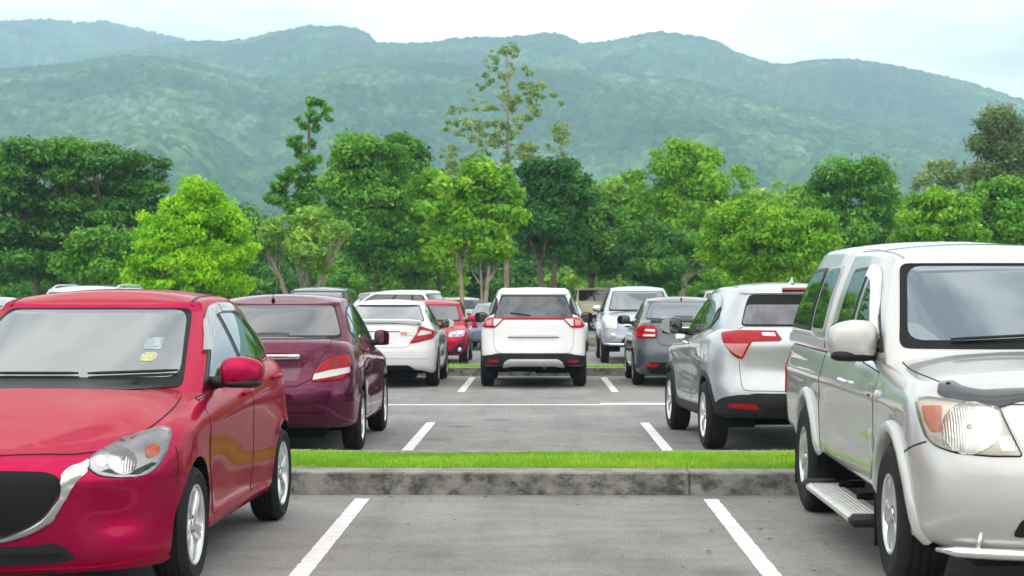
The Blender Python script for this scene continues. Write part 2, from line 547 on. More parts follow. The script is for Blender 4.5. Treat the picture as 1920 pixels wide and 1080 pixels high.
class Car:
    def __init__(s, name, P, paint_mat, label, cat="car", group="cars parked in the rows of the lot"):
        s.P = P; s.paint = paint_mat
        s.root = empty(name)
        tag(s.root, label, cat, group)
        sh = Shell()
        yF, yR, W = fn(P['yF']), fn(P['yR']), fn(P['W'])
        zb, zs = fn(P['zb']), fn(P['zs'])
        tp = fn(P.get('taper', 1.0))
        ro, rb = P.get('ro', 0.06), P.get('rb', 0.03)
        cf, cr = P.get('cf', (0.62, 2.3, 2.3)), P.get('cr', (0.5, 2.4, 2.4))
        side = P.get('side')
        s.yax = (P['wb'] / 2, -P['wb'] / 2)
        s.Rw = P['Rw']; s.arch = P.get('arch', s.Rw + 0.055); s.flare = P.get('flare', 0.010)
        # nominal y for each u
        x0, y0 = outline(yF(0.6), yR(0.6), W(0.6), cf, cr, tp)
        zlo, zhi = zb(y0), zs(y0)
        rings = []
        nv = P.get('nv', NV)
        vv = np.linspace(0, 1, nv + 1)
        vv = 0.5 * vv + 0.5 * (0.5 - 0.5 * np.cos(np.pi * vv))
        for v in vv:
            z = zlo + (zhi - zlo) * v
            t = max(0.0, (v - 0.86) / 0.14); r_t = ro * (1 - math.sqrt(max(0, 1 - t * t)))
            t2 = max(0.0, (0.10 - v) / 0.10); r_b = rb * (1 - math.sqrt(max(0, 1 - t2 * t2)))
            rr = r_t + r_b
            X = np.zeros_like(x0); Y = np.zeros_like(x0)
            # every outline point takes the half width and the end positions of its own height
            for zz in np.unique(np.round(z, 3)):
                m = np.abs(z - zz) <= 0.00051
                xo, yo = outline(float(yF(zz)) - rr * .8, float(yR(zz)) + rr * .8, float(W(zz)) - rr, cf, cr, tp)
                X[m] = xo[m]; Y[m] = yo[m]
            if side is not None:
                X = X + side(Y, z) * np.clip(X / 0.5, 0, 1)
            for ya in s.yax:
                d = np.hypot(Y - ya, z - s.Rw)
                X = X + s.flare * np.exp(-((d - s.arch) / 0.06) ** 2) * (X > 0.4) * (d > s.arch - 0.08)
            fr = P.get('front')
            if fr is not None: Y = Y + fr(X, z) * np.clip((Y - s.yax[0] + 0.05) / 0.35, 0, 1)
            re = P.get('rear')
            if re is not None: Y = Y + re(X, z) * np.clip((s.yax[1] + 0.05 - Y) / 0.35, 0, 1)
            rings.append((X, Y, z.copy()))
        s.band_top = rings[-1]; s.band_bot = rings[0]
        sh.rows(rings, crown=fn(P['crown']), kexp=P.get('kdeck', 2.4), deck=P.get('deck'))
        nband = len(sh.F)
        for C in P['cabins']:
            s.cabin(sh, C, zs)
        s.V = np.array(sh.V); s.F = sh.F
        # normals of the uncut shell
        me = bpy.data.meshes.new("tmp"); me.from_pydata([tuple(v) for v in s.V], [], s.F)
        me.polygons.foreach_set("use_smooth", np.ones(len(me.polygons), dtype=bool)); me.update()
        s.N = np.array([v.normal[:] for v in me.vertices])
        bpy.data.meshes.remove(me)
        tris = []
        for f in s.F:
            for k in range(1, len(f) - 1): tris.append((f[0], f[k], f[k + 1]))
        s.tris = tris
        s.bvh = BVHTree.FromPolygons([Vector(v) for v in s.V], tris)
        s.cut_arches()
        s.underbody()

    def cabin(s, sh, C, zs):
        tp = fn(C.get('taper', 1.0)); tpt = fn(C.get('taper_top', 1.0))
        xb, yb = outline(C['yf0'], C['yr0'], C['wB'], C['cf0'], C['cr0'], tp)
        xt, yt = outline(C['yf1'], C['yr1'], C['wT'], C['cf1'], C['cr1'], tpt)
        zbase = fn(C['zbase'])(yb) if 'zbase' in C else zs(yb) - 0.03
        ztop = fn(C['ztop'])(yt)
        n = C.get('nv', 14); bul = C.get('bulge', 0.03); r = C.get('rtop', 0.05)
        rings = []
        for v in np.linspace(0, 1, n + 1):
            x = xb + (xt - xb) * v; y = yb + (yt - yb) * v; z = zbase + (ztop - zbase) * v
            k = bul * 4 * v * (1 - v)
            nx, ny = x / max(1e-6, C['wB']), np.where(y > (C['yf0'] + C['yr0']) / 2, 1, -1) * np.clip(1 - (x / max(1e-6, C['wB'])) ** 2, 0, 1)
            x = x + k * np.clip(nx, 0, 1); y = y + C.get('bulge_y', 0.5) * k * ny
            rings.append((x, y, z))
        # rounded roof edge
        x, y, z = rings[-1]
        cy = (C['yf1'] + C['yr1']) / 2
        for a in (0.33, 0.66, 1.0):
            q = r * (1 - math.cos(a * math.pi / 2)) * 0.8; h = r * math.sin(a * math.pi / 2) * 0.55
            sx = np.clip(1 - q / np.maximum(x, 0.05), 0, 1)
            fy = np.clip(1 - (x / max(1e-6, C['wT'])) ** 4, 0, 1)
            rings.append((x * sx, y - np.sign(y - cy) * q * fy, z + h))
        sh.rows(rings, crown=fn(C['crown']), kexp=C.get('kroof', 2.2))

    def cut_arches(s):
        V = [tuple(v) for v in s.V]; Rr = s.arch
        X = s.V[:, 0]; Y = s.V[:, 1]; Z = s.V[:, 2]
        f = np.full(len(V), 1e3)
        for ya in s.yax:
            f = np.minimum(f, np.where(np.abs(X) > 0.42, np.hypot(Y - ya, Z - s.Rw) - Rr, 1e3))
        f = list(f); out = []; cache = {}; edges = []
        Nn = [tuple(n) for n in s.N]
        def cutv(a, b):
            k = (min(a, b), max(a, b))
            if k in cache: return cache[k]
            pa, pb = V[a], V[b]
            lo, hi = 0.0, 1.0
            fa = f[a]
            if f[b] > 100 or f[a] > 100: t = 0.5
            else: t = f[a] / (f[a] - f[b])
            p = tuple(pa[i] + (pb[i] - pa[i]) * t for i in range(3))
            cache[k] = len(V); V.append(p); Nn.append(tuple(Nn[a][i] + (Nn[b][i] - Nn[a][i]) * t for i in range(3))); f.append(0.0)
            return cache[k]
        for q in s.F:
            ff = [f[i] for i in q]
            if min(ff) >= 0: out.append(q); continue
            if max(ff) <= 0: continue
            g = []; cv = []
            for k in range(len(q)):
                a, b = q[k], q[(k + 1) % len(q)]
                if f[a] >= 0: g.append(a)
                if (f[a] > 0) != (f[b] > 0) and f[a] != 0 and f[b] != 0:
                    c = cutv(a, b); g.append(c); cv.append(c)
            if len(g) >= 3: out.append(tuple(g))
            if len(cv) == 2: edges.append(tuple(cv))
        # the lip of the arch turns inwards
        inner = {}
        lipF = []
        for (a, b) in edges:
            for i in (a, b):
                if i not in inner:
                    p = V[i]; sg = 1 if p[0] > 0 else -1
                    inner[i] = len(V); V.append((p[0] - sg * 0.05, p[1], p[2])); Nn.append(Nn[i])
            lipF.append((a, b, inner[b], inner[a]))
        used = sorted({i for q in out for i in q}); mp = {o: n for n, o in enumerate(used)}
        s.body = mesh_obj("body", [V[i] for i in used], [tuple(mp[i] for i in q) for q in out], s.paint, s.root)
        for ya in s.yax:
            for sg in (-1, 1):
                mb = MB()
                sel = [q for q in lipF if V[q[0]][0] * sg > 0 and abs(V[q[0]][1] - ya) < Rr * 1.3]
                if sel:
                    u2 = sorted({i for q in sel for i in q}); m2 = {o: n for n, o in enumerate(u2)}
                    mb.add([V[i] for i in u2], [tuple(m2[i] for i in q) for q in sel], 1)
                xo = sg * (s.P['wx'] + 0.02); xi = sg * (s.P['wx'] - 0.34); n = 20
                Vh = []; Fh = []
                for k in range(n + 1):
                    a = -0.25 + (math.pi + 0.5) * k / n
                    for xx in (xo, xi): Vh.append((xx, ya + (Rr + 0.012) * math.cos(a), s.Rw + (Rr + 0.012) * math.sin(a)))
                for k in range(n): Fh.append((2 * k, 2 * k + 1, 2 * k + 3, 2 * k + 2))
                c = len(Vh); Vh.append((xi, ya, s.Rw))
                for k in range(n): Fh.append((2 * k + 1, 2 * k + 3, c))
                mb.add(Vh, Fh, 0)
                mb.build("wheel_arch", [M['under'], M['black']], s.root)

    def underbody(s):
        x, y, z = s.band_bot
        V = []; F = []; n = len(x)
        for i in range(n):
            w = x[i]
            for ya in s.yax:
                if abs(y[i] - ya) < s.arch: w = min(w, s.P['wx'] - 0.2)
            w = max(0, w - 0.03)
            V += [(w, y[i], z[i] + 0.03), (-w, y[i], z[i] + 0.03)]
        for i in range(n - 1): F.append((2 * i, 2 * i + 1, 2 * i + 3, 2 * i + 2))
        mb = MB(); mb.add(V, F)
        zc = float(np.median(z)) + 0.03
        # axle beam, exhaust box and sump hang below the floor
        mb.box((0, s.yax[1], s.Rw * 0.85), (1.1, 0.12, 0.10), 0, 0.02)
        mb.box((0.28, s.P['rear_y'] + 0.45, zc - 0.02), (0.55, 0.28, 0.14), 0, 0.04)
        mb.box((0, s.yax[0] + 0.1, zc - 0.02), (0.8, 0.5, 0.12), 0, 0.04)
        soft(mb.build("underbody", M['under'], s.root))

    # ---- projecting patches
    def hit(s, p, d):
        h = s.bvh.ray_cast(Vector(p), Vector(d))
        if h[0] is None:
            h = s.bvh.find_nearest(Vector(p) + Vector(d) * 5)
        loc, nrm, idx, dist = h
        a, b, c = s.tris[idx]
        A, B, Cc = s.V[a], s.V[b], s.V[c]
        P = np.array(loc)
        v0, v1, v2 = B - A, Cc - A, P - A
        d00, d01, d11, d20, d21 = v0 @ v0, v0 @ v1, v1 @ v1, v2 @ v0, v2 @ v1
        den = d00 * d11 - d01 * d01
        if abs(den) < 1e-14: return P, np.array(nrm)
        v = (d11 * d20 - d01 * d21) / den; w = (d00 * d21 - d01 * d20) / den
        n = s.N[a] * (1 - v - w) + s.N[b] * v + s.N[c] * w
        L = np.linalg.norm(n)
        return P, (n / L if L > 1e-6 else np.array(nrm))

    def frame(s, az):
        """'F' front, 'B' back, 'R' right side, 'L' left side, 'T' top, or an azimuth in degrees from the front towards the right"""
        if isinstance(az, tuple):
            a, el = R(az[0]), R(az[1]); ca, sa, ce, se = math.cos(a), math.sin(a), math.cos(el), math.sin(el)
            return np.array([ca, -sa, 0]), np.array([-sa * se, -ca * se, ce]), np.array([sa * ce, ca * ce, se])
        if az == 'T': return np.array([1., 0, 0]), np.array([0, 1., 0]), np.array([0, 0, 1.])
        a = {'F': 0, 'R': 90, 'B': 180, 'L': 270}.get(az, az)
        a = R(a)
        return np.array([math.cos(a), -math.sin(a), 0]), np.array([0, 0, 1.]), np.array([math.sin(a), math.cos(a), 0])

    def to2(s, pts, az):
        e, k, o = s.frame(az)
        out = []
        for p in pts:
            ex = ()
            if az in ('F', 'B') and len(p) in (2, 3): q = np.array([p[0], 0, p[1]]); ex = tuple(p[2:])
            elif az in ('R', 'L') and len(p) in (2, 3): q = np.array([0, p[0], p[1]]); ex = tuple(p[2:])
            elif az == 'T' and len(p) in (2, 3): q = np.array([p[0], p[1], 0]); ex = tuple(p[2:])
            else: q = np.array(p[:3], float); ex = tuple(p[3:])
            out.append((q @ e, q @ k, *ex))
        return out

    def patch(s, name, pts, az, m, off=0.003, thick=0.012, rnd=0.015, res=0.035, seam=0.0, dome=0.0, domew=0.03,
              mirror=False, only_mirror=False, parent=None, raw2d=None, label=None, nrm_off=True):
        e, k, o = s.frame(az)
        p = fillet(s.to2(pts, az), rnd) if raw2d is None else raw2d
        if poly_area(p) < 0: p = p[::-1]
        V2, T, b = fill_poly(p, res)
        dd = dist_to_poly(V2, resample(p, res)) if dome else None
        P = np.zeros((len(V2), 3)); N = np.zeros((len(V2), 3))
        for i, q in enumerate(V2):
            c = e * q[0] + k * q[1] + o * 6
            P[i], N[i] = s.hit(c, -o)
        h = np.full(len(V2), off)
        if dome: h = h + dome * (1 - (1 - np.clip(dd / domew, 0, 1)) ** 2)
        top = P + N * h[:, None]
        nv = len(top); Vs = [*top]; Ns = [*N]; F = []
        for t in T:
            a3 = np.cross(top[t[1]] - top[t[0]], top[t[2]] - top[t[0]])
            F.append(t if a3 @ o > 0 else t[::-1])
        mi = [0] * len(F)
        # skirt
        nb = len(b)
        c0 = top[b]; c1 = P[b] + N[b] * (off - thick)
        tang = np.roll(c0, -1, 0) - np.roll(c0, 1, 0)
        on = np.cross(tang, N[b]); on /= np.maximum(np.linalg.norm(on, axis=1, keepdims=True), 1e-9)
        cen = c0.mean(0)
        if np.sum((c0 - cen) * on) < 0: on = -on
        i0 = len(Vs); Vs += [*c0]; Ns += [*on]; i1 = len(Vs); Vs += [*c1]; Ns += [*on]
        for j in range(nb):
            j2 = (j + 1) % nb
            f = (i0 + j, i0 + j2, i1 + j2, i1 + j)
            a3 = np.cross(Vs[f[1]] - Vs[f[0]], Vs[f[2]] - Vs[f[0]])
            F.append(f if a3 @ on[j] > 0 else f[::-1]); mi.append(0)
        mats = [m]
        if seam > 0:
            q = resample(p, res); qo = offset_poly(q, seam); qi = offset_poly(q, -0.006)
            mats.append(M['seam'])
            S = []
            for qq in (qo, qi):
                for w in qq:
                    c, n = s.hit(e * w[0] + k * w[1] + o * 6, -o); S.append(c + n * 0.0012); Ns.append(n)
            j0 = len(Vs); Vs += S; n_ = len(q)
            for j in range(n_):
                j2 = (j + 1) % n_
                f = (j0 + j, j0 + j2, j0 + n_ + j2, j0 + n_ + j)
                a3 = np.cross(Vs[f[1]] - Vs[f[0]], Vs[f[2]] - Vs[f[0]])
                F.append(f if a3 @ o > 0 else f[::-1]); mi.append(1)
        Vs = np.array(Vs); Ns = np.array(Ns)
        res_o = []
        for sg in ((1, -1) if mirror else ((-1,) if only_mirror else (1,))):
            V = Vs.copy(); N2 = Ns.copy(); G = F
            if sg < 0:
                V[:, 0] *= -1; N2[:, 0] *= -1; G = [f[::-1] for f in F]
            ob = mesh_obj(name, V, G, mats, parent or s.root, True, mi, None if dome else N2)
            if dome: ob.data.set_sharp_from_angle(angle=R(50))
            if label: ob["label"] = label
            res_o.append(ob)
        return res_o if mirror else res_o[0]

    def strip(s, name, pts, az, w, m, off=0.004, mirror=False, parent=None, thick=0.01, dome=0.0, res=0.04, rnd=0.03):
        """a ribbon of width w along an open line on the body"""
        p = np.array([q[:2] for q in s.to2(pts, az)], float)
        d = []
        for i in range(len(p) - 1):
            kk = max(1, int(np.linalg.norm(p[i + 1] - p[i]) / 0.05))
            for j in range(kk): d.append(p[i] + (p[i + 1] - p[i]) * j / kk)
        d.append(p[-1]); d = np.array(d)
        for _ in range(3 if rnd else 0):
            d[1:-1] = 0.25 * d[:-2] + 0.5 * d[1:-1] + 0.25 * d[2:]
        t = np.gradient(d, axis=0); t /= np.linalg.norm(t, axis=1, keepdims=True)
        n = np.stack([-t[:, 1], t[:, 0]], 1)
        ww = np.asarray(w) if np.ndim(w) else np.full(len(d), w)
        if len(ww) != len(d): ww = np.interp(np.linspace(0, 1, len(d)), np.linspace(0, 1, len(ww)), ww)
        raw = np.vstack([d + n * ww[:, None] / 2, (d - n * ww[:, None] / 2)[::-1]])
        return s.patch(name, None, az, m, off=off, thick=thick, res=res, raw2d=raw, mirror=mirror, parent=parent, dome=dome, domew=float(np.max(ww)) / 2)

    def ribbon(s, name, A, B, az, prof, m, n=48, mirror=False, parent=None, closed=False, sharp=50):
        """a band swept between two lines on the body; prof is a list of (share of the way from A to B, lift)"""
        e, k, o = s.frame(az)
        def rs(P):
            p = np.array([q[:2] for q in s.to2(P, az)], float)
            d = np.concatenate([[0], np.cumsum(np.linalg.norm(np.diff(p, axis=0), axis=1))])
            f0, f1 = pchip(list(zip(d, p[:, 0]))), pchip(list(zip(d, p[:, 1])))
            t = np.linspace(0, d[-1], n)
            return np.stack([f0(t), f1(t)], 1)
        a, b_ = rs(A), rs(B); K = len(prof); V = []
        for i in range(n):
            for (t, h) in prof:
                q = a[i] + (b_[i] - a[i]) * t
                c, nn = s.hit(e * q[0] + k * q[1] + o * 6, -o); V.append(c + nn * h)
        F = []
        for i in range(n - 1):
            for j in range(K - 1): F.append((i * K + j, i * K + j + 1, (i + 1) * K + j + 1, (i + 1) * K + j))
        F.append(tuple(range(K))[::-1]); F.append(tuple((n - 1) * K + j for j in range(K)))
        V = np.array(V)
        f = F[(n // 2) * (K - 1) + (K - 1) // 2]
        if np.cross(V[f[1]] - V[f[0]], V[f[2]] - V[f[0]]) @ o < 0: F = [g[::-1] for g in F]
        out = []
        for sg in ((1, -1) if mirror else (1,)):
            W = V.copy(); G = F
            if sg < 0: W[:, 0] *= -1; G = [g[::-1] for g in F]
            ob = mesh_obj(name, W, G, m, parent or s.root); ob.data.set_sharp_from_angle(angle=R(sharp)); out.append(ob)
        return out if mirror else out[0]

    def arch_band(s, name, w, prof, m, a0=-18, a1=198, az='R'):
        for ya in s.yax:
            r0, r1 = s.arch - 0.006, s.arch + w
            P = lambda r: [(ya + r * math.cos(R(a0 + (a1 - a0) * i / 30)), s.Rw + r * math.sin(R(a0 + (a1 - a0) * i / 30))) for i in range(31)]
            s.ribbon(name, P(r0), P(r1), az, prof, m, 60, True)

    def annulus(s, name, c, r0, r1, a0, a1, az, m, off, thick, mirror=True, dome=0.0, parent=None):
        e = s.frame(az)[0]
        sg = 1 if (np.array([0, 1, 0]) @ e) > 0 else -1
        A = [R(a0 + (a1 - a0) * i / 28) for i in range(29)]
        f0 = r0 if callable(r0) else (lambda a: r0)
        f1 = r1 if callable(r1) else (lambda a: r1)
        raw = [(c[0] + f1(a) * math.cos(a), c[1] + f1(a) * math.sin(a)) for a in A] + [(c[0] + f0(a) * math.cos(a), c[1] + f0(a) * math.sin(a)) for a in A[::-1]]
        raw = np.array([(sg * q[0], q[1]) for q in raw])
        return s.patch(name, None, az, m, off=off, thick=thick, res=0.03, raw2d=raw, mirror=mirror, dome=dome, domew=0.025, parent=parent)

    def surf(s, p, az, off=0.0):
        """a point on the body seen along az, lifted by off, and the normal there"""
        e, k, o = s.frame(az)
        q = s.to2([p], az)[0]
        c, n = s.hit(e * q[0] + k * q[1] + o * 6, -o)
        return Vector(c + n * off), Vector(n)

    # ---- standard fittings
    def wheels(s, width=0.185, rim=0.2, style=('twin', 5), m_rim=None, steer=0.0):
        P = s.P
        tm, rm = wheel_mesh(s.Rw, width, rim, style, m_rim or M['alloy'])
        for ya in s.yax:
            for sg in (1, -1):
                w = empty("wheel", s.root, (sg * P['wx'], ya, s.Rw), 0 if sg > 0 else math.pi)
                w.rotation_euler = (random.uniform(0, 6) , 0, 0 if sg > 0 else math.pi)
                for nm, me in (("tyre", tm), ("rim", rm)):
                    o = bpy.data.objects.new(nm, me); col.objects.link(o); o.parent = w

    def mirrors(s, y, z, x, size=(0.105, 0.06, 0.075), m=None, glass=None, tilt=0.0, base=0.62, e=0.6):
        """door mirrors: housing, glass towards the back, stalk to the door"""
        for sg in (1, -1):
            h = MB(); h.ell((0, 0, 0), size, 0, e)
            V = []
            for (px, py, pz) in h.V:                      # the face towards the driver is flat and the outer end narrower
                t = (px / size[0])
                k = 1 - 0.18 * max(0, t)
                py2 = max(py, -size[1] * 0.35)
                V.append((sg * (px * 1.0), py2 - 0.03 * max(0, t), pz * k))
            F = h.F if sg > 0 else [f[::-1] for f in h.F]
            c = Vector((sg * (x + size[0]), y, z))
            ob = mesh_obj("door_mirror", V, F, m or s.paint, s.root, True, loc=c)
            ob.data.set_sharp_from_angle(angle=R(50))
            ob.rotation_euler = (0, sg * tilt, 0)
            g = MB(); g.ell((0, -size[1] * 0.352, 0), (size[0] * 0.985, 0.004, size[2] * 0.97), 0, 0.6, 20, 8); g.build("mirror_bezel", M['black'], ob)
            g = MB(); g.ell((sg * 0.0, -size[1] * 0.36, 0), (size[0] * 0.90, 0.007, size[2] * 0.86), 0, 0.6, 20, 10)
            g.build("mirror_glass", glass or M['glass_dark'], ob)
            b = MB(); b.ell((0, 0.0, -size[2] * 0.74), (size[0] * 0.90, size[1] * 0.93, size[2] * 0.30), 0, 0.6)
            b.V = [(p[0] * sg, max(p[1], -size[1] * 0.33), p[2]) for p in b.V]
            b.build("mirror_base", M['black'], ob)
            q, n = s.surf((y - 0.02, z - size[2] * 0.75), 'R')
            st = MB(); st.tube([(sg * (q.x - 0.05), y - 0.03, z - size[2] * 0.80), (sg * (x + size[0] * 0.55), y, z - size[2] * 0.62)], [0.042, 0.03], 10)
            st.build("mirror_stalk", M['black'], s.root)

    def wiper(s, a, b, az='F', lift=0.018, arm=None):
        """blade between two points on the glass, with its arm"""
        pa, n = s.surf(a, az, lift); pb, _ = s.surf(b, az, lift)
        pts = []
        for i in range(9):
            t = i / 8
            q = tuple(np.array(a) * (1 - t) + np.array(b) * t)
            pts.append(s.surf(q, az, lift)[0])
        mb = MB(); mb.tube(pts, [0.006] + [0.009] * 7 + [0.006], 6)
        mid = pts[4]
        if arm is not None:
            q = s.surf(arm, az, 0.02)[0]
            mb.tube([q, (q + mid) / 2 + Vector(n) * 0.02, mid + Vector(n) * 0.012], [0.014, 0.011, 0.009], 6)
            mb.ell(q, (0.03, 0.03, 0.022))
        return mb.build("wiper", M['black'], s.root)

    def handle(s, parent, y, z, az='R', L=0.17, m=None, mirror=True):
        """pull handle over a shallow dark cup"""
        for sg in (1, -1):
            pts = []
            for i in range(7):
                t = i / 6
                q, n = s.surf((y - L / 2 + L * t, z), 'R', 0.005 + 0.036 * math.sin(math.pi * min(1, max(0, t * 1.0))) ** 0.6)
                pts.append((sg * q.x, q.y, q.z))
            mb = MB(); mb.tube(pts, [0.010, 0.014, 0.016, 0.016, 0.016, 0.014, 0.010], 8)
            pr = parent[0 if sg > 0 else 1] if isinstance(parent, (list, tuple)) else parent
            mb.build("handle", m or s.paint, pr)

    def antenna(s, y, L=0.3, lean=0.5, x=0.0):
        q, n = s.surf((x, y), 'T')
        mb = MB(); mb.ell(q + Vector((0, 0, 0.012)), (0.018, 0.03, 0.018))
        mb.tube([q, q + Vector((0, -L * lean, L * math.sqrt(1 - lean * lean)))], [0.0045, 0.0025], 6)
        mb.build("antenna", M['black'], s.root)

    def fin(s, y, m=None, x=0.0):
        q, n = s.surf((x, y), 'T')
        mb = MB()
        V = []; prof = [(0.09, 0.0, 0.03), (0.03, 0.03, 0.028), (-0.04, 0.062, 0.014), (-0.07, 0.064, 0.008), (-0.085, 0.0, 0.025)]
        for (yy, zz, w) in prof: V += [(q.x - w, q.y + yy, q.z - 0.01), (q.x - w * .35, q.y + yy, q.z + zz), (q.x + w * .35, q.y + yy, q.z + zz), (q.x + w, q.y + yy, q.z - 0.01)]
        F = []
        for i in range(len(prof) - 1):
            for k in range(3): F.append((i * 4 + k, i * 4 + k + 1, i * 4 + k + 5, i * 4 + k + 4))
        mb.add(V, F); mb.build("antenna", m or s.paint, s.root)

def wheel_mesh(Rw, width, rim, style, m_rim, _c={}):
    key = (Rw, width, rim, style, m_rim.name)
    if key in _c: return _c[key]
    h = width / 2; sw = Rw - rim
    pr = [(-h + 0.012, rim), (-h - 0.004, rim + sw * .35), (-h + 0.002, rim + sw * .7), (-h + 0.018, Rw - 0.012), (-h + 0.03, Rw - 0.003)]
    for g in (-0.55, -0.18, 0.18, 0.55):
        gx = g * h
        pr += [(gx - 0.006, Rw), (gx - 0.004, Rw - 0.009), (gx + 0.004, Rw - 0.009), (gx + 0.006, Rw)]
    pr += [(h - 0.03, Rw - 0.003), (h - 0.018, Rw - 0.012), (h + 0.002, rim + sw * .7), (h + 0.005, rim + sw * .55), (h + 0.002, rim + sw * .5), (h - 0.004, rim + sw * .3), (h - 0.004, rim + 0.012), (h - 0.012, rim)]
    mb = MB(); mb.lathe_x(pr, 44)
    o = mb.build("tyre", M['rubber']); soft(o, 40); tm = o.data; bpy.data.objects.remove(o)
    mb = MB()
    xo = h - 0.006
    mb.lathe_x([(xo - 0.012, rim + 0.004), (xo, rim + 0.003), (xo + 0.002, rim - 0.004), (xo - 0.004, rim - 0.014), (xo - 0.02, rim - 0.022), (xo - 0.06, rim - 0.03), (-h + 0.02, rim - 0.03)], 44)
    mb.lathe_x([(xo - 0.075, rim - 0.028), (xo - 0.075, rim * 0.78), (xo - 0.068, rim * 0.78), (xo - 0.068, 0.06), (xo - 0.05, 0.05)], 32, 1)
    hubx = xo - 0.018
    mb.lathe_x([(hubx - 0.05, 0.062), (hubx - 0.01, 0.062), (hubx, 0.052), (hubx + 0.002, 0.030), (hubx + 0.007, 0.027), (hubx + 0.009, 0.0)], 32)
    kind, n = style
    ang = []
    for k in range(n):
        a = 2 * math.pi * k / n
        if kind == 'twin': ang += [(a - 0.17, 0.13, 0.023, 0.034), (a + 0.17, -0.13, 0.023, 0.034)]
        elif kind == 'wide': ang += [(a, 0, 0.085, 0.115)]
        elif kind == 'single': ang += [(a, 0, 0.032, 0.046)]
        else: ang += [(a, 0, 0.030, 0.055)]
    for (a, sk, w0, w1) in ang:
        V = []; F = []; ns = 6
        for i in range(ns + 1):
            t = i / ns; r = 0.045 + (rim - 0.018 - 0.045) * t
            w = w0 + (w1 - w0) * t ** 1.5
            xx = hubx + 0.012 * math.sin(math.pi * t) * 0.6 + (xo - 0.010 - hubx) * t
            aa = a + sk * t * 0.5
            for (du, dx) in ((-w / 2, -0.03), (-w / 2, -0.008), (-w * .32, 0), (w * .32, 0), (w / 2, -0.008), (w / 2, -0.03)):
                V.append((xx + dx, r * math.cos(aa) - du * math.sin(aa), r * math.sin(aa) + du * math.cos(aa)))
        for i in range(ns):
            for k in range(5): F.append((i * 6 + k, i * 6 + k + 1, (i + 1) * 6 + k + 1, (i + 1) * 6 + k))
        mb.add(V, F)
    for k in range(5):
        a = 2 * math.pi * (k + .5) / 5
        mb.lathe_x([(hubx - 0.004, 0.009), (hubx + 0.004, 0.008), (hubx + 0.004, 0)], 8, 1, (0, 0.04 * math.cos(a), 0.04 * math.sin(a)))
    o = mb.build("rim", [m_rim, M['steel']]); soft(o, 35); rm = o.data; bpy.data.objects.remove(o)
    _c[key] = (tm, rm)
    return tm, rm

def ground_z(y):
    return float(np.interp(y, [-100, 14.2, 15.3, 34.2, 35.4, 53, 56, 90, 140], [0, 0, -0.035, -0.16, -0.25, -0.31, -0.33, -0.5, -0.5]))

def place(car, x, y, rz):
    wb = car.P['wb'] / 2
    dy = math.cos(rz) * wb
    zf, zr = ground_z(y + dy), ground_z(y - dy)
    car.root.location = (x, y, (zf + zr) / 2 + 0.001)
    car.root.rotation_euler = (math.atan2(zf - zr, 2 * wb), 0, rz)
# ------------------------------------------------------------------ red hatchback, front to the camera
def band_common(**k): return k

def glass_side(car, dlo, panes, m_glass, frame_m=None, az='R', rnd=0.03):
    car.patch("window_frame", dlo, az, frame_m or M['black'], off=0.004, rnd=rnd, mirror=True, res=0.035)
    for p in panes:
        car.patch("side_window", p, az, m_glass, off=0.0075, rnd=0.02, mirror=True, res=0.035, thick=0.006)

def doors(car, polys, handles, az='R', hm=None, L=0.17):
    """doors stand a few millimetres proud of a dark gap; each has its handle"""
    for p, h in zip(polys, handles):
        d = car.patch("door", p, az, car.paint, off=0.0035, thick=0.006, rnd=0.05, res=0.05, seam=0.006, mirror=True)
        if h: car.handle(d, h[0], h[1], L=L, m=hm)

M['red'] = paint("red_paint", (0.38, 0.001, 0.054), 0.72, 0.34, 1.32, 0.55, 0.3, (1.0, 0.10, 0.22))

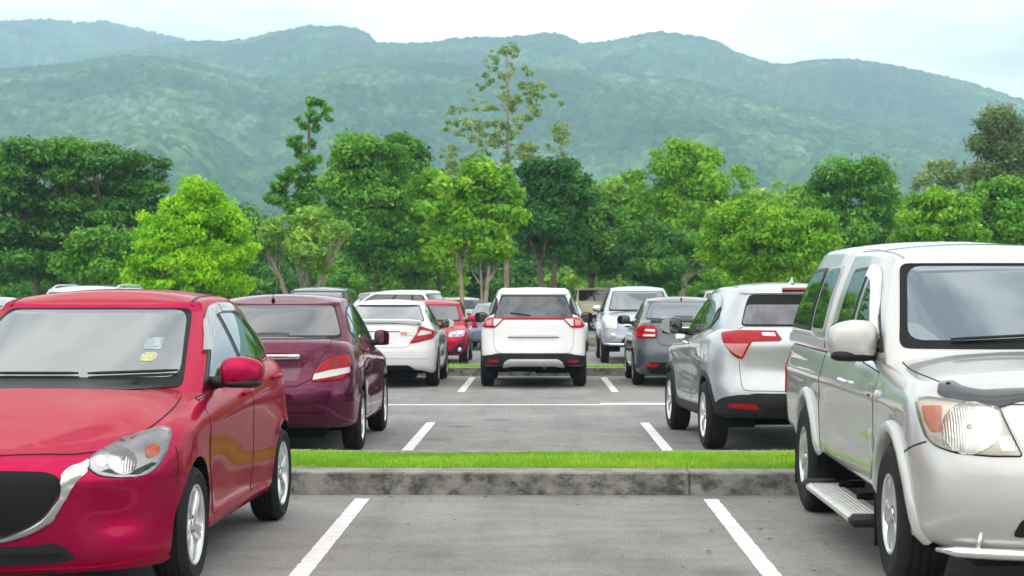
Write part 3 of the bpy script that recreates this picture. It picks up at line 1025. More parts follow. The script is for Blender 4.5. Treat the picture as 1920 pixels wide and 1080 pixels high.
M['mesh_black'] = mat("grille_mesh", (0.006, 0.007, 0.008), 0.45, spec=0.2, bump=(260, 0.15))
def car_red_hatch():
    P = dict(wb=2.57, Rw=0.305, wx=0.755, rear_y=-1.93, arch=0.352, flare=0.012,
        yF=[(0.12, 1.98), (0.22, 2.06), (0.36, 2.085), (0.50, 2.10), (0.62, 2.095), (0.70, 2.06), (0.76, 1.98), (0.9, 1.90)],
        yR=[(0.2, -1.86), (0.35, -1.93), (0.6, -1.945), (0.8, -1.91), (1.1, -1.85)],
        W=[(0.15, 0.80), (0.3, 0.822), (0.5, 0.838), (0.66, 0.845), (0.80, 0.838), (0.92, 0.815), (1.06, 0.785)],
        zb=[(2.1, 0.15), (1.6, 0.17), (1.0, 0.215), (-1.0, 0.225), (-1.9, 0.26)],
        zs=[(2.1, 0.755), (1.9, 0.80), (1.6, 0.868), (1.25, 0.925), (0.85, 0.965), (0.3, 0.99), (-0.5, 1.03), (-1.2, 1.07), (-1.95, 1.06)],
        taper=[(2.1, 0.985), (1.5, 1.0), (-1.2, 1.0), (-1.95, 0.96)],
        ro=0.055, rb=0.04, cf=(0.64, 2.2, 2.5), cr=(0.55, 2.3, 2.3),
        front=lambda X, z: (-0.042 * np.exp(-((z - 0.43) / 0.10) ** 2) * np.clip((np.abs(X) - 0.42) / 0.14, 0, 1) * np.clip((0.86 - np.abs(X)) / 0.08, 0, 1)
                            + 0.02 * np.exp(-((z - 0.60) / 0.05) ** 2) * np.clip((np.abs(X) - 0.30) / 0.2, 0, 1)),
        deck=lambda s, y: 0.012 * math.exp(-((abs(s) - 0.60) / 0.10) ** 2) * max(0.0, min(1.0, (y - 0.9) / 0.3)) - 0.006 * math.exp(-(s / 0.28) ** 2),
        crown=[(2.1, 0.0), (2.0, 0.012), (1.8, 0.03), (1.5, 0.052), (1.0, 0.082), (0.3, 0.06), (-1.2, 0.04), (-1.95, 0.0)], kdeck=2.3,
        side=lambda y, z: (0.013 * np.exp(-((z - (0.835 - 0.045 * (y - 0.2) * (y > -2))) / 0.075) ** 2) * np.clip((1.9 - y) / 0.8, 0, 1) * np.clip((y + 0.9) / 0.9, 0, 1)
                           - 0.010 * np.exp(-((z - (0.60 + 0.10 * (0.2 - y))) / 0.13) ** 2) * np.exp(-(y / 0.95) ** 4)
                           + 0.016 * np.exp(-((z - 0.93) / 0.10) ** 2) * np.exp(-((y + 1.35) / 0.5) ** 2)),
        cabins=[dict(yf0=1.10, yr0=-1.80, wB=0.785, cf0=(0.30, 1.25, 3.0), cr0=(0.45, 2.4, 2.4),
                     yf1=0.10, yr1=-1.48, wT=0.605, cf1=(0.10, 1.25, 3.0), cr1=(0.25, 2.4, 2.4),
                     taper=[(1.1, 0.965), (0.5, 0.985), (-0.3, 1.0), (-1.2, 0.95), (-1.8, 0.86)], taper_top=[(0.1, 0.97), (-0.5, 1.0), (-1.5, 0.88)],
                     ztop=[(0.1, 1.405), (-0.2, 1.435), (-0.6, 1.44), (-1.1, 1.40), (-1.48, 1.345)], crown=[(0.1, 0.04), (-0.6, 0.05), (-1.48, 0.04)],
                     bulge=0.022, rtop=0.05)])
    c = Car("red_hatchback", P, M['red'], "bright red hatchback facing us with a big dark grille edged in chrome")
    # windscreen
    c.patch("windscreen_surround", [(-0.665, 0.985), (0.665, 0.985), (0.545, 1.405), (-0.545, 1.405)], 'F', M['frit'], off=0.004, rnd=0.05, res=0.035)
    c.patch("windscreen", [(-0.630, 1.035), (0.630, 1.035), (0.522, 1.392), (-0.522, 1.392)], 'F', M['glass_pale'], off=0.007, rnd=0.07, res=0.035, thick=0.004)
    # side glass
    dlo = [(0.72, 0.99, .03), (-0.35, 1.035), (-1.05, 1.075), (-1.43, 1.115, .04), (-1.36, 1.20, .05), (-0.95, 1.365, .1), (-0.35, 1.425, .15), (-0.08, 1.395, .08), (0.27, 1.23, .1)]
    panes = [[(0.62, 1.005), (-0.20, 1.045), (-0.13, 1.375), (-0.10, 1.37, .03), (0.23, 1.22)],
             [(-0.30, 1.05), (-0.98, 1.09), (-0.88, 1.36, .03), (-0.35, 1.405, .1), (-0.22, 1.405)],
             [(-1.05, 1.095), (-1.38, 1.125), (-1.32, 1.20), (-0.95, 1.335)]]
    glass_side(c, dlo, panes, M['glass_dark'])
    doors(c, [[(0.98, 0.93), (0.95, 0.60), (0.80, 0.30), (-0.22, 0.31), (-0.28, 0.6), (-0.24, 1.015)],
              [(-0.265, 1.015), (-0.305, 0.6), (-0.245, 0.31), (-0.78, 0.32), (-0.98, 0.62, .2), (-1.22, 0.86, .1), (-1.27, 1.06)]],
          [(-0.10, 0.90), (-1.08, 0.945)])
    c.patch("sill", [(0.88, 0.225), (0.86, 0.285), (-0.86, 0.295), (-0.88, 0.235)], 'R', c.paint, off=0.012, rnd=0.02, mirror=True, thick=0.02)
    # bonnet
    half = [(0.0, 2.06, 0.765), (0.40, 2.0, 0.765), (0.60, 1.88, 0.775), (0.70, 1.55, 0.89, .2), (0.715, 1.25, 0.95, .2), (0.69, 0.98, 0.99), (0.45, 1.12, 1.02, .2)]
    c.patch("bonnet", half + [(-p[0], *p[1:]) for p in half[:0:-1]], (0, 50), c.paint, off=0.004, thick=0.006, rnd=0.04, res=0.04, seam=0.006)
    c.wheels(0.185, 0.205, ('twin', 5))
    c.mirrors(0.58, 1.06, 0.825, (0.118, 0.085, 0.085), e=0.62)
    # headlights: grey housing, fluted bowl, indicator, clear cover
    hl = [(0.470, 1.995, 0.690, .01), (0.493, 1.947, 0.722), (0.59, 1.777, 0.785), (0.689, 1.644, 0.815), (0.738, 1.571, 0.830), (0.772, 1.555, 0.818, .02), (0.783, 1.601, 0.781), (0.781, 1.695, 0.71), (0.762, 1.766, 0.657), (0.732, 1.817, 0.625), (0.682, 1.878, 0.613), (0.608, 1.941, 0.614), (0.53, 1.989, 0.629), (0.495, 2.0, 0.655)]
    ax = (38, 12)
    h = c.patch("headlight", hl, ax, M['lamp_grey'], off=0.004, rnd=0.03, thick=0.01, res=0.02, mirror=True, seam=0.006)
    def disc(y, z, r, n=20, sx=1.0):
        q = c.to2([(0.62, y, z)], ax)[0]
        return np.array([(q[0] + r * sx * math.cos(2 * math.pi * i / n), q[1] + r * math.sin(2 * math.pi * i / n)) for i in range(n)])
    for k, ob in enumerate(h):
        kw = dict(parent=ob, only_mirror=(k == 1))
        e2 = c.to2([(0.615, 1.90, 0.695)], ax)[0]
        cir = lambda r: np.array([(e2[0] + r * math.cos(2 * math.pi * i / 24), e2[1] + r * 0.95 * math.sin(2 * math.pi * i / 24)) for i in range(24)])
        c.patch("lamp_ring", None, ax, M['lamp_grey'], off=0.008, thick=0.008, res=0.012, raw2d=cir(0.078), dome=0.004, domew=0.012, **kw)
        c.patch("reflector_bowl", None, ax, M['fluted'], off=0.010, thick=0.008, res=0.012, raw2d=cir(0.072), dome=0.010, domew=0.06, **kw)
        c.patch("bulb", None, ax, M['bulb'], off=0.022, thick=0.01, res=0.008, raw2d=cir(0.012), dome=0.006, domew=0.02, **kw)
        c.patch("indicator", [(0.705, 1.80, 0.69), (0.745, 1.74, 0.70), (0.755, 1.70, 0.735), (0.735, 1.72, 0.755), (0.70, 1.78, 0.745)], ax, M['orange_lens'], off=0.012, thick=0.01, rnd=0.02, res=0.015, dome=0.006, domew=0.02, **kw)
        c.patch("reflector_strip", [(0.68, 1.75, 0.765), (0.765, 1.60, 0.795), (0.775, 1.62, 0.77), (0.755, 1.69, 0.75), (0.70, 1.755, 0.745)], ax, M['reflector'], off=0.010, thick=0.01, rnd=0.01, res=0.015, **kw)
        c.patch("lamp_bezel", [(0.53, 1.975, 0.645), (0.60, 1.935, 0.625), (0.69, 1.865, 0.622), (0.755, 1.77, 0.665), (0.735, 1.79, 0.675), (0.66, 1.88, 0.640), (0.56, 1.955, 0.655)], ax, M['plastic'], off=0.007, thick=0.01, rnd=0.01, res=0.012, **kw)
        c.patch("reflector_tip", [(0.50, 1.965, 0.70), (0.54, 1.87, 0.745), (0.565, 1.90, 0.70), (0.53, 1.965, 0.655)], ax, M['fluted'], off=0.008, thick=0.01, rnd=0.02, res=0.015, **kw)
        c.patch("lamp_cover", hl, ax, M['lens'], off=0.014, thick=0.012, rnd=0.03, res=0.02, dome=0.010, domew=0.05, **kw)
    # grille, chrome wing, lower intake
    g = [(0.0, 0.660), (0.234, 0.656), (0.30, 0.652), (0.355, 0.632), (0.372, 0.595), (0.358, 0.548), (0.323, 0.487), (0.281, 0.437), (0.236, 0.405), (0.16, 0.368), (0.09, 0.342), (0, 0.332)]
    c.patch("grille", g + [(-p[0], p[1]) for p in g[-2:0:-1]], 'F', M['mesh_black'], off=0.006, rnd=0.02, thick=0.012, res=0.03)
    wo = [(0.485, 0.690), (0.492, 0.668), (0.478, 0.645), (0.435, 0.600), (0.405, 0.551), (0.372, 0.485), (0.330, 0.422), (0.278, 0.380), (0.188, 0.340), (0.09, 0.316), (0, 0.308)]
    wi = [(0.470, 0.697), (0.440, 0.686), (0.395, 0.664), (0.366, 0.622), (0.360, 0.550), (0.325, 0.489), (0.283, 0.439), (0.238, 0.407), (0.16, 0.370), (0.09, 0.346), (0, 0.338)]
    c.ribbon("chrome_surround", [(-p[0], p[1]) for p in wi[:-1]] + wi[::-1], [(-p[0], p[1]) for p in wo[:-1]] + wo[::-1], 'F', [(0, -0.004), (0.0, 0.014), (0.22, 0.026), (0.7, 0.022), (1.0, 0.010), (1.0, -0.004)], M['chrome'], 90)
    lg = [(0, 0.295), (0.231, 0.302), (0.328, 0.314), (0.371, 0.297), (0.425, 0.240), (0.371, 0.222), (0.225, 0.212), (0, 0.200)]
    c.patch("lower_intake", lg + [(-p[0], p[1]) for p in lg[-2:0:-1]], 'F', M['plastic'], off=0.006, rnd=0.015, thick=0.012, res=0.03)
    c.patch("intake_bar", [(-0.36, 0.252), (0.36, 0.252), (0.36, 0.262), (-0.36, 0.262)], 'F', M['black'], off=0.014, rnd=0.004, thick=0.01, res=0.03)
    lip = [(0.0, 0.185), (0.40, 0.195), (0.487, 0.193), (0.636, 0.204), (0.775, 0.232), (0.78, 0.17), (0.60, 0.145), (0, 0.135)]
    c.patch("bumper_lip", lip + [(-p[0], p[1]) for p in lip[-2:0:-1]], 'F', c.paint, off=0.014, rnd=0.02, thick=0.03, res=0.03, dome=0.008)
    c.strip("panel_gap", [(1.60, 0.735), (1.625, 0.66), (1.635, 0.56)], 'R', 0.007, M['seam'], off=0.002, mirror=True)
    # rain visors, roof trims, stickers, wipers
    pv = [(0, 0.004), (0.0, 0.016), (0.35, 0.024), (1.0, 0.026), (1.0, 0.022)]
    c.ribbon("rain_visor", [(0.44, 1.165), (0.30, 1.245), (0.12, 1.345), (-0.06, 1.408), (-0.25, 1.428)], [(0.36, 1.165), (0.25, 1.235), (0.10, 1.300), (-0.07, 1.355), (-0.24, 1.372)], 'R', pv, M['visor_grey'], 30, True)
    c.ribbon("rain_visor", [(-0.27, 1.430), (-0.60, 1.425), (-0.85, 1.400), (-0.98, 1.370)], [(-0.26, 1.375), (-0.60, 1.372), (-0.83, 1.345), (-0.95, 1.316)], 'R', pv, M['visor_grey'], 30, True)
    c.strip("roof_trim", [(0.535, 0.03), (0.515, -0.4), (0.50, -0.9), (0.45, -1.4)], 'T', 0.016, M['black'], off=0.004, mirror=True)
    c.patch("sticker", [(-0.370, 1.238), (-0.465, 1.238), (-0.475, 1.175), (-0.380, 1.175)], 'F', M['sticker_blue'], off=0.009, rnd=0.004, thick=0.003, res=0.03)
    c.patch("sticker", [(-0.385, 1.160), (-0.47, 1.160), (-0.47, 1.115), (-0.385, 1.115)], 'F', M['sticker_yellow'], off=0.009, rnd=0.022, thick=0.003, res=0.02)
    c.wiper((-0.15, 1.045), (-0.610, 1.058), 'F', 0.020)
    c.wiper((0.36, 1.045), (-0.10, 1.046), 'F', 0.020)
    return c

car_a = car_red_hatch()
place(car_a, -2.565, 10.64, math.pi - 0.034)
# ------------------------------------------------------------------ silver pickup with canopy, front to the camera
M['pickup_silver'] = paint("pale_silver_paint", (0.51, 0.515, 0.495), 0.5, 0.32)
M['flare_silver'] = mat("painted_plastic", (0.47, 0.48, 0.465), 0.32, 0.2, coat=0.4, vary=(6, 0.05))

def car_pickup():
    P = dict(wb=3.085, Rw=0.365, wx=0.765, rear_y=-2.8, arch=0.425, flare=0.008,
        yF=[(0.20, 2.30), (0.30, 2.37), (0.50, 2.42), (0.66, 2.41), (0.80, 2.37), (0.95, 2.31), (1.04, 2.20), (1.2, 2.1)],
        yR=[(0.4, -2.72), (0.55, -2.80), (0.8, -2.83), (1.15, -2.80)],
        W=[(0.24, 0.80), (0.36, 0.835), (0.55, 0.865), (0.75, 0.872), (0.92, 0.862), (1.05, 0.84), (1.2, 0.81)],
        zb=[(2.4, 0.235), (1.9, 0.30), (1.0, 0.40), (-1.0, 0.42), (-2.8, 0.50)],
        zs=[(2.4, 1.03), (2.2, 1.05), (1.8, 1.08), (1.3, 1.115), (0.8, 1.13), (0.0, 1.135), (-1.0, 1.14), (-2.8, 1.15)],
        taper=[(2.4, 0.965), (1.8, 1.0), (-2.8, 0.985)],
        ro=0.06, rb=0.05, cf=(0.44, 2.1, 2.3), cr=(0.20, 2.4, 2.6),
        crown=[(2.4, 0.0), (2.2, 0.03), (1.8, 0.065), (1.2, 0.075), (0.8, 0.07), (-2.8, 0.03)], kdeck=2.6,
        side=lambda y, z: (0.012 * np.exp(-((z - 0.93) / 0.05) ** 2) * np.clip((1.9 - y) / 0.6, 0, 1)
                           - 0.022 * np.exp(-((z - 0.66) / 0.12) ** 2) * np.clip((1.0 - np.abs(y - 0.1)) / 0.3, 0, 1)),
        cabins=[dict(yf0=1.22, yr0=-1.02, wB=0.815, cf0=(0.24, 1.25, 3.2), cr0=(0.05, 3.0, 5.0),
                     yf1=0.42, yr1=-0.96, wT=0.645, cf1=(0.10, 1.25, 3.2), cr1=(0.05, 3.0, 5.0),
                     taper=[(1.2, 0.955), (0.6, 0.985), (-1.0, 1.0)], taper_top=[(0.4, 0.97), (0.0, 1.0), (-0.9, 1.0)],
                     ztop=[(0.42, 1.655), (0.1, 1.695), (-0.4, 1.718), (-1.0, 1.722)], crown=[(0.42, 0.03), (0, 0.045), (-1.0, 0.045)],
                     bulge=0.028, rtop=0.06),
                dict(yf0=-0.985, yr0=-2.80, wB=0.825, cf0=(0.05, 3.0, 5.0), cr0=(0.12, 2.4, 3.0),
                     yf1=-0.955, yr1=-2.38, wT=0.655, cf1=(0.05, 3.0, 5.0), cr1=(0.14, 2.4, 3.0),
                     ztop=[(-0.95, 1.722), (-1.3, 1.745), (-2.0, 1.74), (-2.4, 1.70)], crown=[(-0.95, 0.03), (-1.6, 0.04), (-2.6, 0.03)],
                     bulge=0.035, rtop=0.09)])
    c = Car("silver_pickup", P, M['pickup_silver'], "pale silver pickup with canopy, step board and a bent dark bonnet guard", "pickup truck")
    c.patch("windscreen_surround", [(-0.715, 1.195), (0.715, 1.195), (0.60, 1.665), (-0.60, 1.665)], 'F', M['frit'], off=0.004, rnd=0.05, res=0.035)
    c.patch("windscreen", [(-0.665, 1.235), (0.665, 1.235), (0.565, 1.645), (-0.565, 1.645)], 'F', M['glass_blue'], off=0.007, rnd=0.08, res=0.035, thick=0.004)
    # side glass: door, rear quarter of the cab, two panes of the canopy
    for fr, pa in (([(0.86, 1.165, .05), (-0.10, 1.175, .03), (-0.08, 1.655, .05), (0.20, 1.625, .12), (0.47, 1.42, .1)],
                    [(0.80, 1.185, .04), (-0.05, 1.195, .02), (-0.035, 1.63, .03), (0.18, 1.60, .12), (0.44, 1.42, .1)]),
                   ([(-0.20, 1.18, .03), (-0.76, 1.185, .05), (-0.70, 1.64, .06), (-0.17, 1.655, .04)],
                    [(-0.23, 1.205, .03), (-0.72, 1.21, .05), (-0.665, 1.615, .05), (-0.20, 1.63, .03)])):
        c.patch("window_frame", fr, 'R', M['black'], off=0.003, rnd=0.03, mirror=True, res=0.035, thick=0.006)
        c.patch("side_window", pa, 'R', M['glass_green'], off=0.007, rnd=0.03, mirror=True, res=0.035, thick=0.008)
    for fr, pa in (([(-1.10, 1.225, .04), (-1.62, 1.225, .04), (-1.58, 1.665, .06), (-1.07, 1.675, .06)],
                    [(-1.13, 1.25, .04), (-1.59, 1.25, .04), (-1.555, 1.645, .05), (-1.10, 1.65, .05)]),
                   ([(-1.72, 1.225, .04), (-2.62, 1.23, .05), (-2.30, 1.645, .08), (-1.69, 1.66, .06)],
                    [(-1.76, 1.255, .04), (-2.56, 1.26, .05), (-2.265, 1.62, .07), (-1.73, 1.63, .05)])):
        c.patch("window_frame", fr, 'R', M['flare_silver'] if fr[0][0] > -1.5 else M['black'], off=0.008, rnd=0.03, mirror=True, res=0.035, thick=0.012)
        c.patch("canopy_window", pa, 'R', M['glass_green'], off=0.011, rnd=0.03, mirror=True, res=0.035, thick=0.012)
    doors(c, [[(1.00, 1.06), (0.96, 0.70), (0.86, 0.47), (-0.12, 0.47), (-0.16, 0.8), (-0.14, 1.12)]], [(0.03, 0.965)], hm=M['chrome'])
    c.strip("rail_trim", [(-1.02, 1.155), (-2.76, 1.165)], 'R', 0.05, M['satin_grey'], off=0.012, mirror=True, rnd=0)
    c.strip("panel_gap", [(-1.0, 0.46), (-1.0, 1.10)], 'R', 0.012, M['seam'], off=0.002, mirror=True, rnd=0)
    half = [(0.0, 2.30, 1.0), (0.42, 2.26, 1.0), (0.60, 2.16, 1.02), (0.715, 1.85, 1.07, .2), (0.745, 1.40, 1.12, .2), (0.72, 1.05, 1.15), (0.45, 1.22, 1.2, .2)]
    c.patch("bonnet", half + [(-p[0], *p[1:]) for p in half[:0:-1]], (0, 50), c.paint, off=0.004, thick=0.006, rnd=0.05, res=0.04, seam=0.006)
    c.wheels(0.255, 0.205, ('wide', 6), M['alloy'])
    # flares round the arches
    c.arch_band("wheel_arch_flare", 0.058, [(0, -0.05), (0, 0.016), (0.15, 0.026), (0.5, 0.030), (0.85, 0.022), (1.0, 0.006), (1.0, -0.01)], M['flare_silver'], -20, 200)
    c.mirrors(0.66, 1.23, 0.79, (0.135, 0.085, 0.115), m=c.paint, e=0.55)
    ax = (32, 6)
    hl = [(0.827, 1.96, 0.972), (0.79, 2.0, 0.987), (0.658, 2.132, 0.975), (0.527, 2.223, 0.956), (0.495, 2.24, 0.948, .01), (0.42, 2.346, 0.740, .01), (0.547, 2.306, 0.736), (0.703, 2.218, 0.745), (0.776, 2.146, 0.771), (0.808, 2.095, 0.805), (0.823, 2.043, 0.879)]
    h = c.patch("headlight", hl, ax, M['lamp_cream'], off=0.006, rnd=0.03, thick=0.01, res=0.02, mirror=True, seam=0.007)
    e2 = c.to2([(0.625, 2.22, 0.860)], ax)[0]
    cir = lambda r: np.array([(e2[0] + r * 1.12 * math.cos(2 * math.pi * i / 28), e2[1] + r * math.sin(2 * math.pi * i / 28)) for i in range(28)])
    for k, ob in enumerate(h):
        kw = dict(parent=ob, only_mirror=(k == 1))
        c.patch("lamp_ring", None, ax, M['reflector'], off=0.010, thick=0.008, res=0.014, raw2d=cir(0.128), dome=0.004, domew=0.012, **kw)
        c.patch("reflector_bowl", None, ax, M['fluted'], off=0.012, thick=0.008, res=0.014, raw2d=cir(0.122), dome=0.012, domew=0.10, **kw)
        c.patch("bulb", None, ax, M['lamp_grey'], off=0.024, thick=0.01, res=0.01, raw2d=cir(0.012), dome=0.006, domew=0.02, **kw)
        c.patch("indicator", [(0.812, 2.015, 0.949), (0.735, 2.104, 0.955), (0.750, 2.146, 0.833), (0.786, 2.112, 0.829), (0.805, 2.063, 0.88)], ax, M['orange_pale'], off=0.012, thick=0.01, rnd=0.012, res=0.02, dome=0.006, domew=0.02, **kw)
        c.patch("indicator_foot", [(0.752, 2.146, 0.828), (0.786, 2.115, 0.824), (0.776, 2.146, 0.790), (0.735, 2.18, 0.770)], ax, M['white_lens'], off=0.012, thick=0.01, rnd=0.01, res=0.02, **kw)
        c.patch("reflector_corner", [(0.43, 2.33, 0.76), (0.455, 2.30, 0.83), (0.51, 2.28, 0.82), (0.50, 2.31, 0.755)], ax, M['fluted'], off=0.012, thick=0.01, rnd=0.01, res=0.02, **kw)
        c.patch("lamp_cover", hl, ax, M['lens_aged'], off=0.02, thick=0.016, rnd=0.03, res=0.02, dome=0.018, domew=0.06, **kw)
    # bonnet guard: a dark curved strip, kinked over the lamps
    up = [(0.0, 2.13, 1.046), (0.20, 2.125, 1.044), (0.347, 2.113, 1.040), (0.522, 2.09, 1.030), (0.62, 2.0, 1.046), (0.645, 1.92, 1.064), (0.70, 1.90, 1.060)]
    lo = [(0.0, 2.27, 1.0), (0.20, 2.255, 0.994), (0.375, 2.222, 0.985), (0.500, 2.232, 0.957), (0.614, 2.165, 0.970), (0.69, 2.10, 0.985), (0.737, 2.0, 1.005)]
    sym = lambda P: [(-p[0], *p[1:]) for p in P[:0:-1]] + P
    c.ribbon("bonnet_guard", sym(up), sym(lo), (0, 45), [(0, 0.002), (0, 0.012), (0.2, 0.020), (0.6, 0.022), (0.9, 0.016), (1.0, 0.010), (1.0, 0.0)], M['guard'], 70)
    b = MB()
    for sx in (1, -1):
        q, n = c.surf((sx * 0.675, 1.965, 1.04), (0, 45), 0.020); b.ell(q, (0.012, 0.012, 0.008))
    b.build("guard_screw", M['black'], c.root)
    # grille, bumper seam, chrome bar under the bumper
    g = [(0.0, 0.975), (0.44, 0.945), (0.475, 0.925), (0.395, 0.735), (0.30, 0.70), (0, 0.69)]
    c.patch("grille_surround", g + [(-p[0], p[1]) for p in g[-2:0:-1]], 'F', M['chrome_white'], off=0.016, rnd=0.03, thick=0.03, res=0.03)
    g2 = [(0.0, 0.925), (0.385, 0.90), (0.33, 0.765), (0, 0.745)]
    c.patch("grille", g2 + [(-p[0], p[1]) for p in g2[-2:0:-1]], 'F', M['black'], off=0.020, rnd=0.03, thick=0.03, res=0.03)
    for zz in (0.80, 0.85):
        c.strip("grille_bar", [(-0.35, zz), (0, zz + 0.005), (0.35, zz)], 'F', 0.016, M['chrome_white'], off=0.028, rnd=0)
    c.strip("panel_gap", [(0.815, 2.10, 0.785), (0.85, 1.98, 0.752), (0.876, 1.86, 0.712)], 50, 0.008, M['seam'], off=0.002, mirror=True)
    li = [(0.0, 0.36), (0.42, 0.36), (0.46, 0.42), (0.0, 0.44)]
    c.patch("lower_intake", [(-0.46, 0.36), (0.46, 0.36), (0.42, 0.45), (-0.42, 0.45)], 'F', M['black'], off=0.008, rnd=0.03, thick=0.02)
    mb = MB(); pts = []
    for i in range(21):
        q, n = c.surf((-0.74 + 1.48 * i / 20, 0.300), 'F', 0.045); pts.append(q)
    mb.tube(pts, [0.014] + [0.027] * 19 + [0.012], 10)
    for i in (2, 5, 8, 12, 15, 18):
        q, n = c.surf((-0.74 + 1.48 * i / 20, 0.37), 'F', -0.01)
        mb.tube([pts[i], (pts[i] + q) / 2 + Vector((0, 0.012, 0.01)), q], 0.010, 8)
    mb.build("nudge_bar", M['chrome_white'], c.root)
    mb = MB(); mb.box((0, 2.0, 0.235), (1.2, 0.25, 0.10), 0, 0.03); soft(mb.build("bumper_valance", M['black'], c.root))
    # step boards
    for sg in (1, -1):
        mb = MB(); prof = [(0.79, 0.245), (0.79, 0.285), (0.82, 0.285)]
        for k in range(5):
            x0 = 0.835 + 0.026 * k; prof += [(x0, 0.285), (x0 + 0.003, 0.2825), (x0 + 0.011, 0.2825), (x0 + 0.014, 0.285)]
        prof += [(0.975, 0.284), (0.995, 0.272), (0.998, 0.255), (0.985, 0.240)]
        V = []; F = []; n = len(prof)
        for y in (-0.72, 1.06):
            V += [(sg * p[0], y, p[1]) for p in prof]
        for i in range(n):
            f = (i, (i + 1) % n, n + (i + 1) % n, n + i); F.append(f if sg < 0 else f[::-1])
        mb.add(V, F)
        st = mb.build("step_board", M['ribbed_alu'], c.root); soft(st, 30)
        for y0, y1 in ((-0.80, -0.66), (1.0, 1.10)):
            e = MB(); e.box((sg * 0.893, (y0 + y1) / 2, 0.268), (0.235, y1 - y0, 0.070), 0, 0.025); soft(e.build("end_cap", M['plastic'], st), 40)
        for y in (-0.45, 0.2, 0.8):
            e = MB(); e.box((sg * 0.74, y, 0.30), (0.16, 0.05, 0.04), 0, 0.008); e.build("bracket", M['under'], st)
        for ya, m_ in ((c.yax[0] - 0.435, "mud_flap"), (c.yax[1] - 0.435, "mud_flap")):
            e = MB(); e.box((sg * 0.765, ya, 0.34), (0.24, 0.012, 0.40), 0, 0.005); soft(e.build(m_, M['black'], c.root))
    c.ribbon("rain_visor", [(-0.07, 1.660), (0.10, 1.648), (0.20, 1.615), (0.43, 1.455), (0.61, 1.270)], [(-0.06, 1.585), (0.08, 1.570), (0.16, 1.545), (0.37, 1.410), (0.56, 1.262)], 'R', [(0, 0.002), (0, 0.018), (0.3, 0.032), (1.0, 0.036), (1.0, 0.030)], M['visor_white'], 36, True)
    c.strip("roof_trim", [(0.575, 0.33), (0.585, 0.1), (0.59, -0.3), (0.59, -0.9)], 'T', 0.014, M['satin_grey'], off=0.004, mirror=True)
    c.patch("pillar_vent", [(0.30, 1.54), (0.32, 1.565), (0.375, 1.485), (0.355, 1.465)], (62, 8), M['satin_grey'], off=0.005, rnd=0.004, thick=0.006, res=0.03, mirror=True) if False else None
    c.wiper((0.45, 1.232), (-0.15, 1.262), 'F', 0.020)
    c.wiper((-0.15, 1.225), (-0.62, 1.235), 'F', 0.020)
    c.patch("tail_light", [(-2.66, 0.74), (-2.80, 0.74), (-2.80, 1.09), (-2.66, 1.09)], 'R', M['red_lens'], off=0.012, rnd=0.02, thick=0.02, mirror=True, dome=0.008)
    q, n = c.surf((-0.18, -1.55), 'T', -0.022)
    mb = MB(); mb.ell(q + Vector((0, 0, 0.012)), (0.10, 0.05, 0.016), 0, 0.5); mb.build("brake_light", M['red_lens'], c.root)
    for y, z, L, txt, m_ in ((0.985, 0.985, 0.075, "HILUX", M['satin_grey']), (0.955, 0.935, 0.032, "VIGO", M['red_deep'])):
        for sg in (1, -1):
            cu = bpy.data.curves.new("badge", 'FONT'); cu.body = txt; cu.size = L * 0.55; cu.extrude = 0.003; cu.align_x = 'CENTER'; cu.align_y = 'CENTER'
            cu.materials.append(m_)
            t_ = bpy.data.objects.new("text", cu); col.objects.link(t_); dg = bpy.context.evaluated_depsgraph_get()
            me = bpy.data.meshes.new_from_object(t_.evaluated_get(dg)); me.name = "badge"; bpy.data.objects.remove(t_)
            o = bpy.data.objects.new("badge", me); col.objects.link(o); o.parent = c.root
            q, n = c.surf((y - 0.08, z), 'R', 0.006)
            o.location = (sg * q.x, q.y, q.z); o.rotation_euler = (R(90), 0, R(90) if sg > 0 else R(-90))
    c.patch("side_marker", [(1.07, 0.93), (1.13, 0.93), (1.13, 0.975), (1.07, 0.975)], 'R', M['white_lens'], off=0.012, rnd=0.02, thick=0.012, res=0.015, mirror=True, dome=0.008, domew=0.02)
    return c

M['orange_pale'] = mat("faded_orange_lens", (0.66, 0.20, 0.10), 0.15, coat=0.4, bump=(50, 0.3))
M['chrome_white'] = mat("bright_chrome", (0.86, 0.87, 0.87), 0.14, 0.9)
M['glass_blue'] = film_glass("blue_film_glass", (0.15, 0.21, 0.245), 0.85)
M['glass_green'] = film_glass("green_tinted_glass", (0.06, 0.085, 0.085), 0.75)
M['satin_grey'] = mat("grey_trim", (0.30, 0.31, 0.33), 0.4)

car_b = car_pickup()
place(car_b, 2.69, 10.87, math.pi - 0.004)

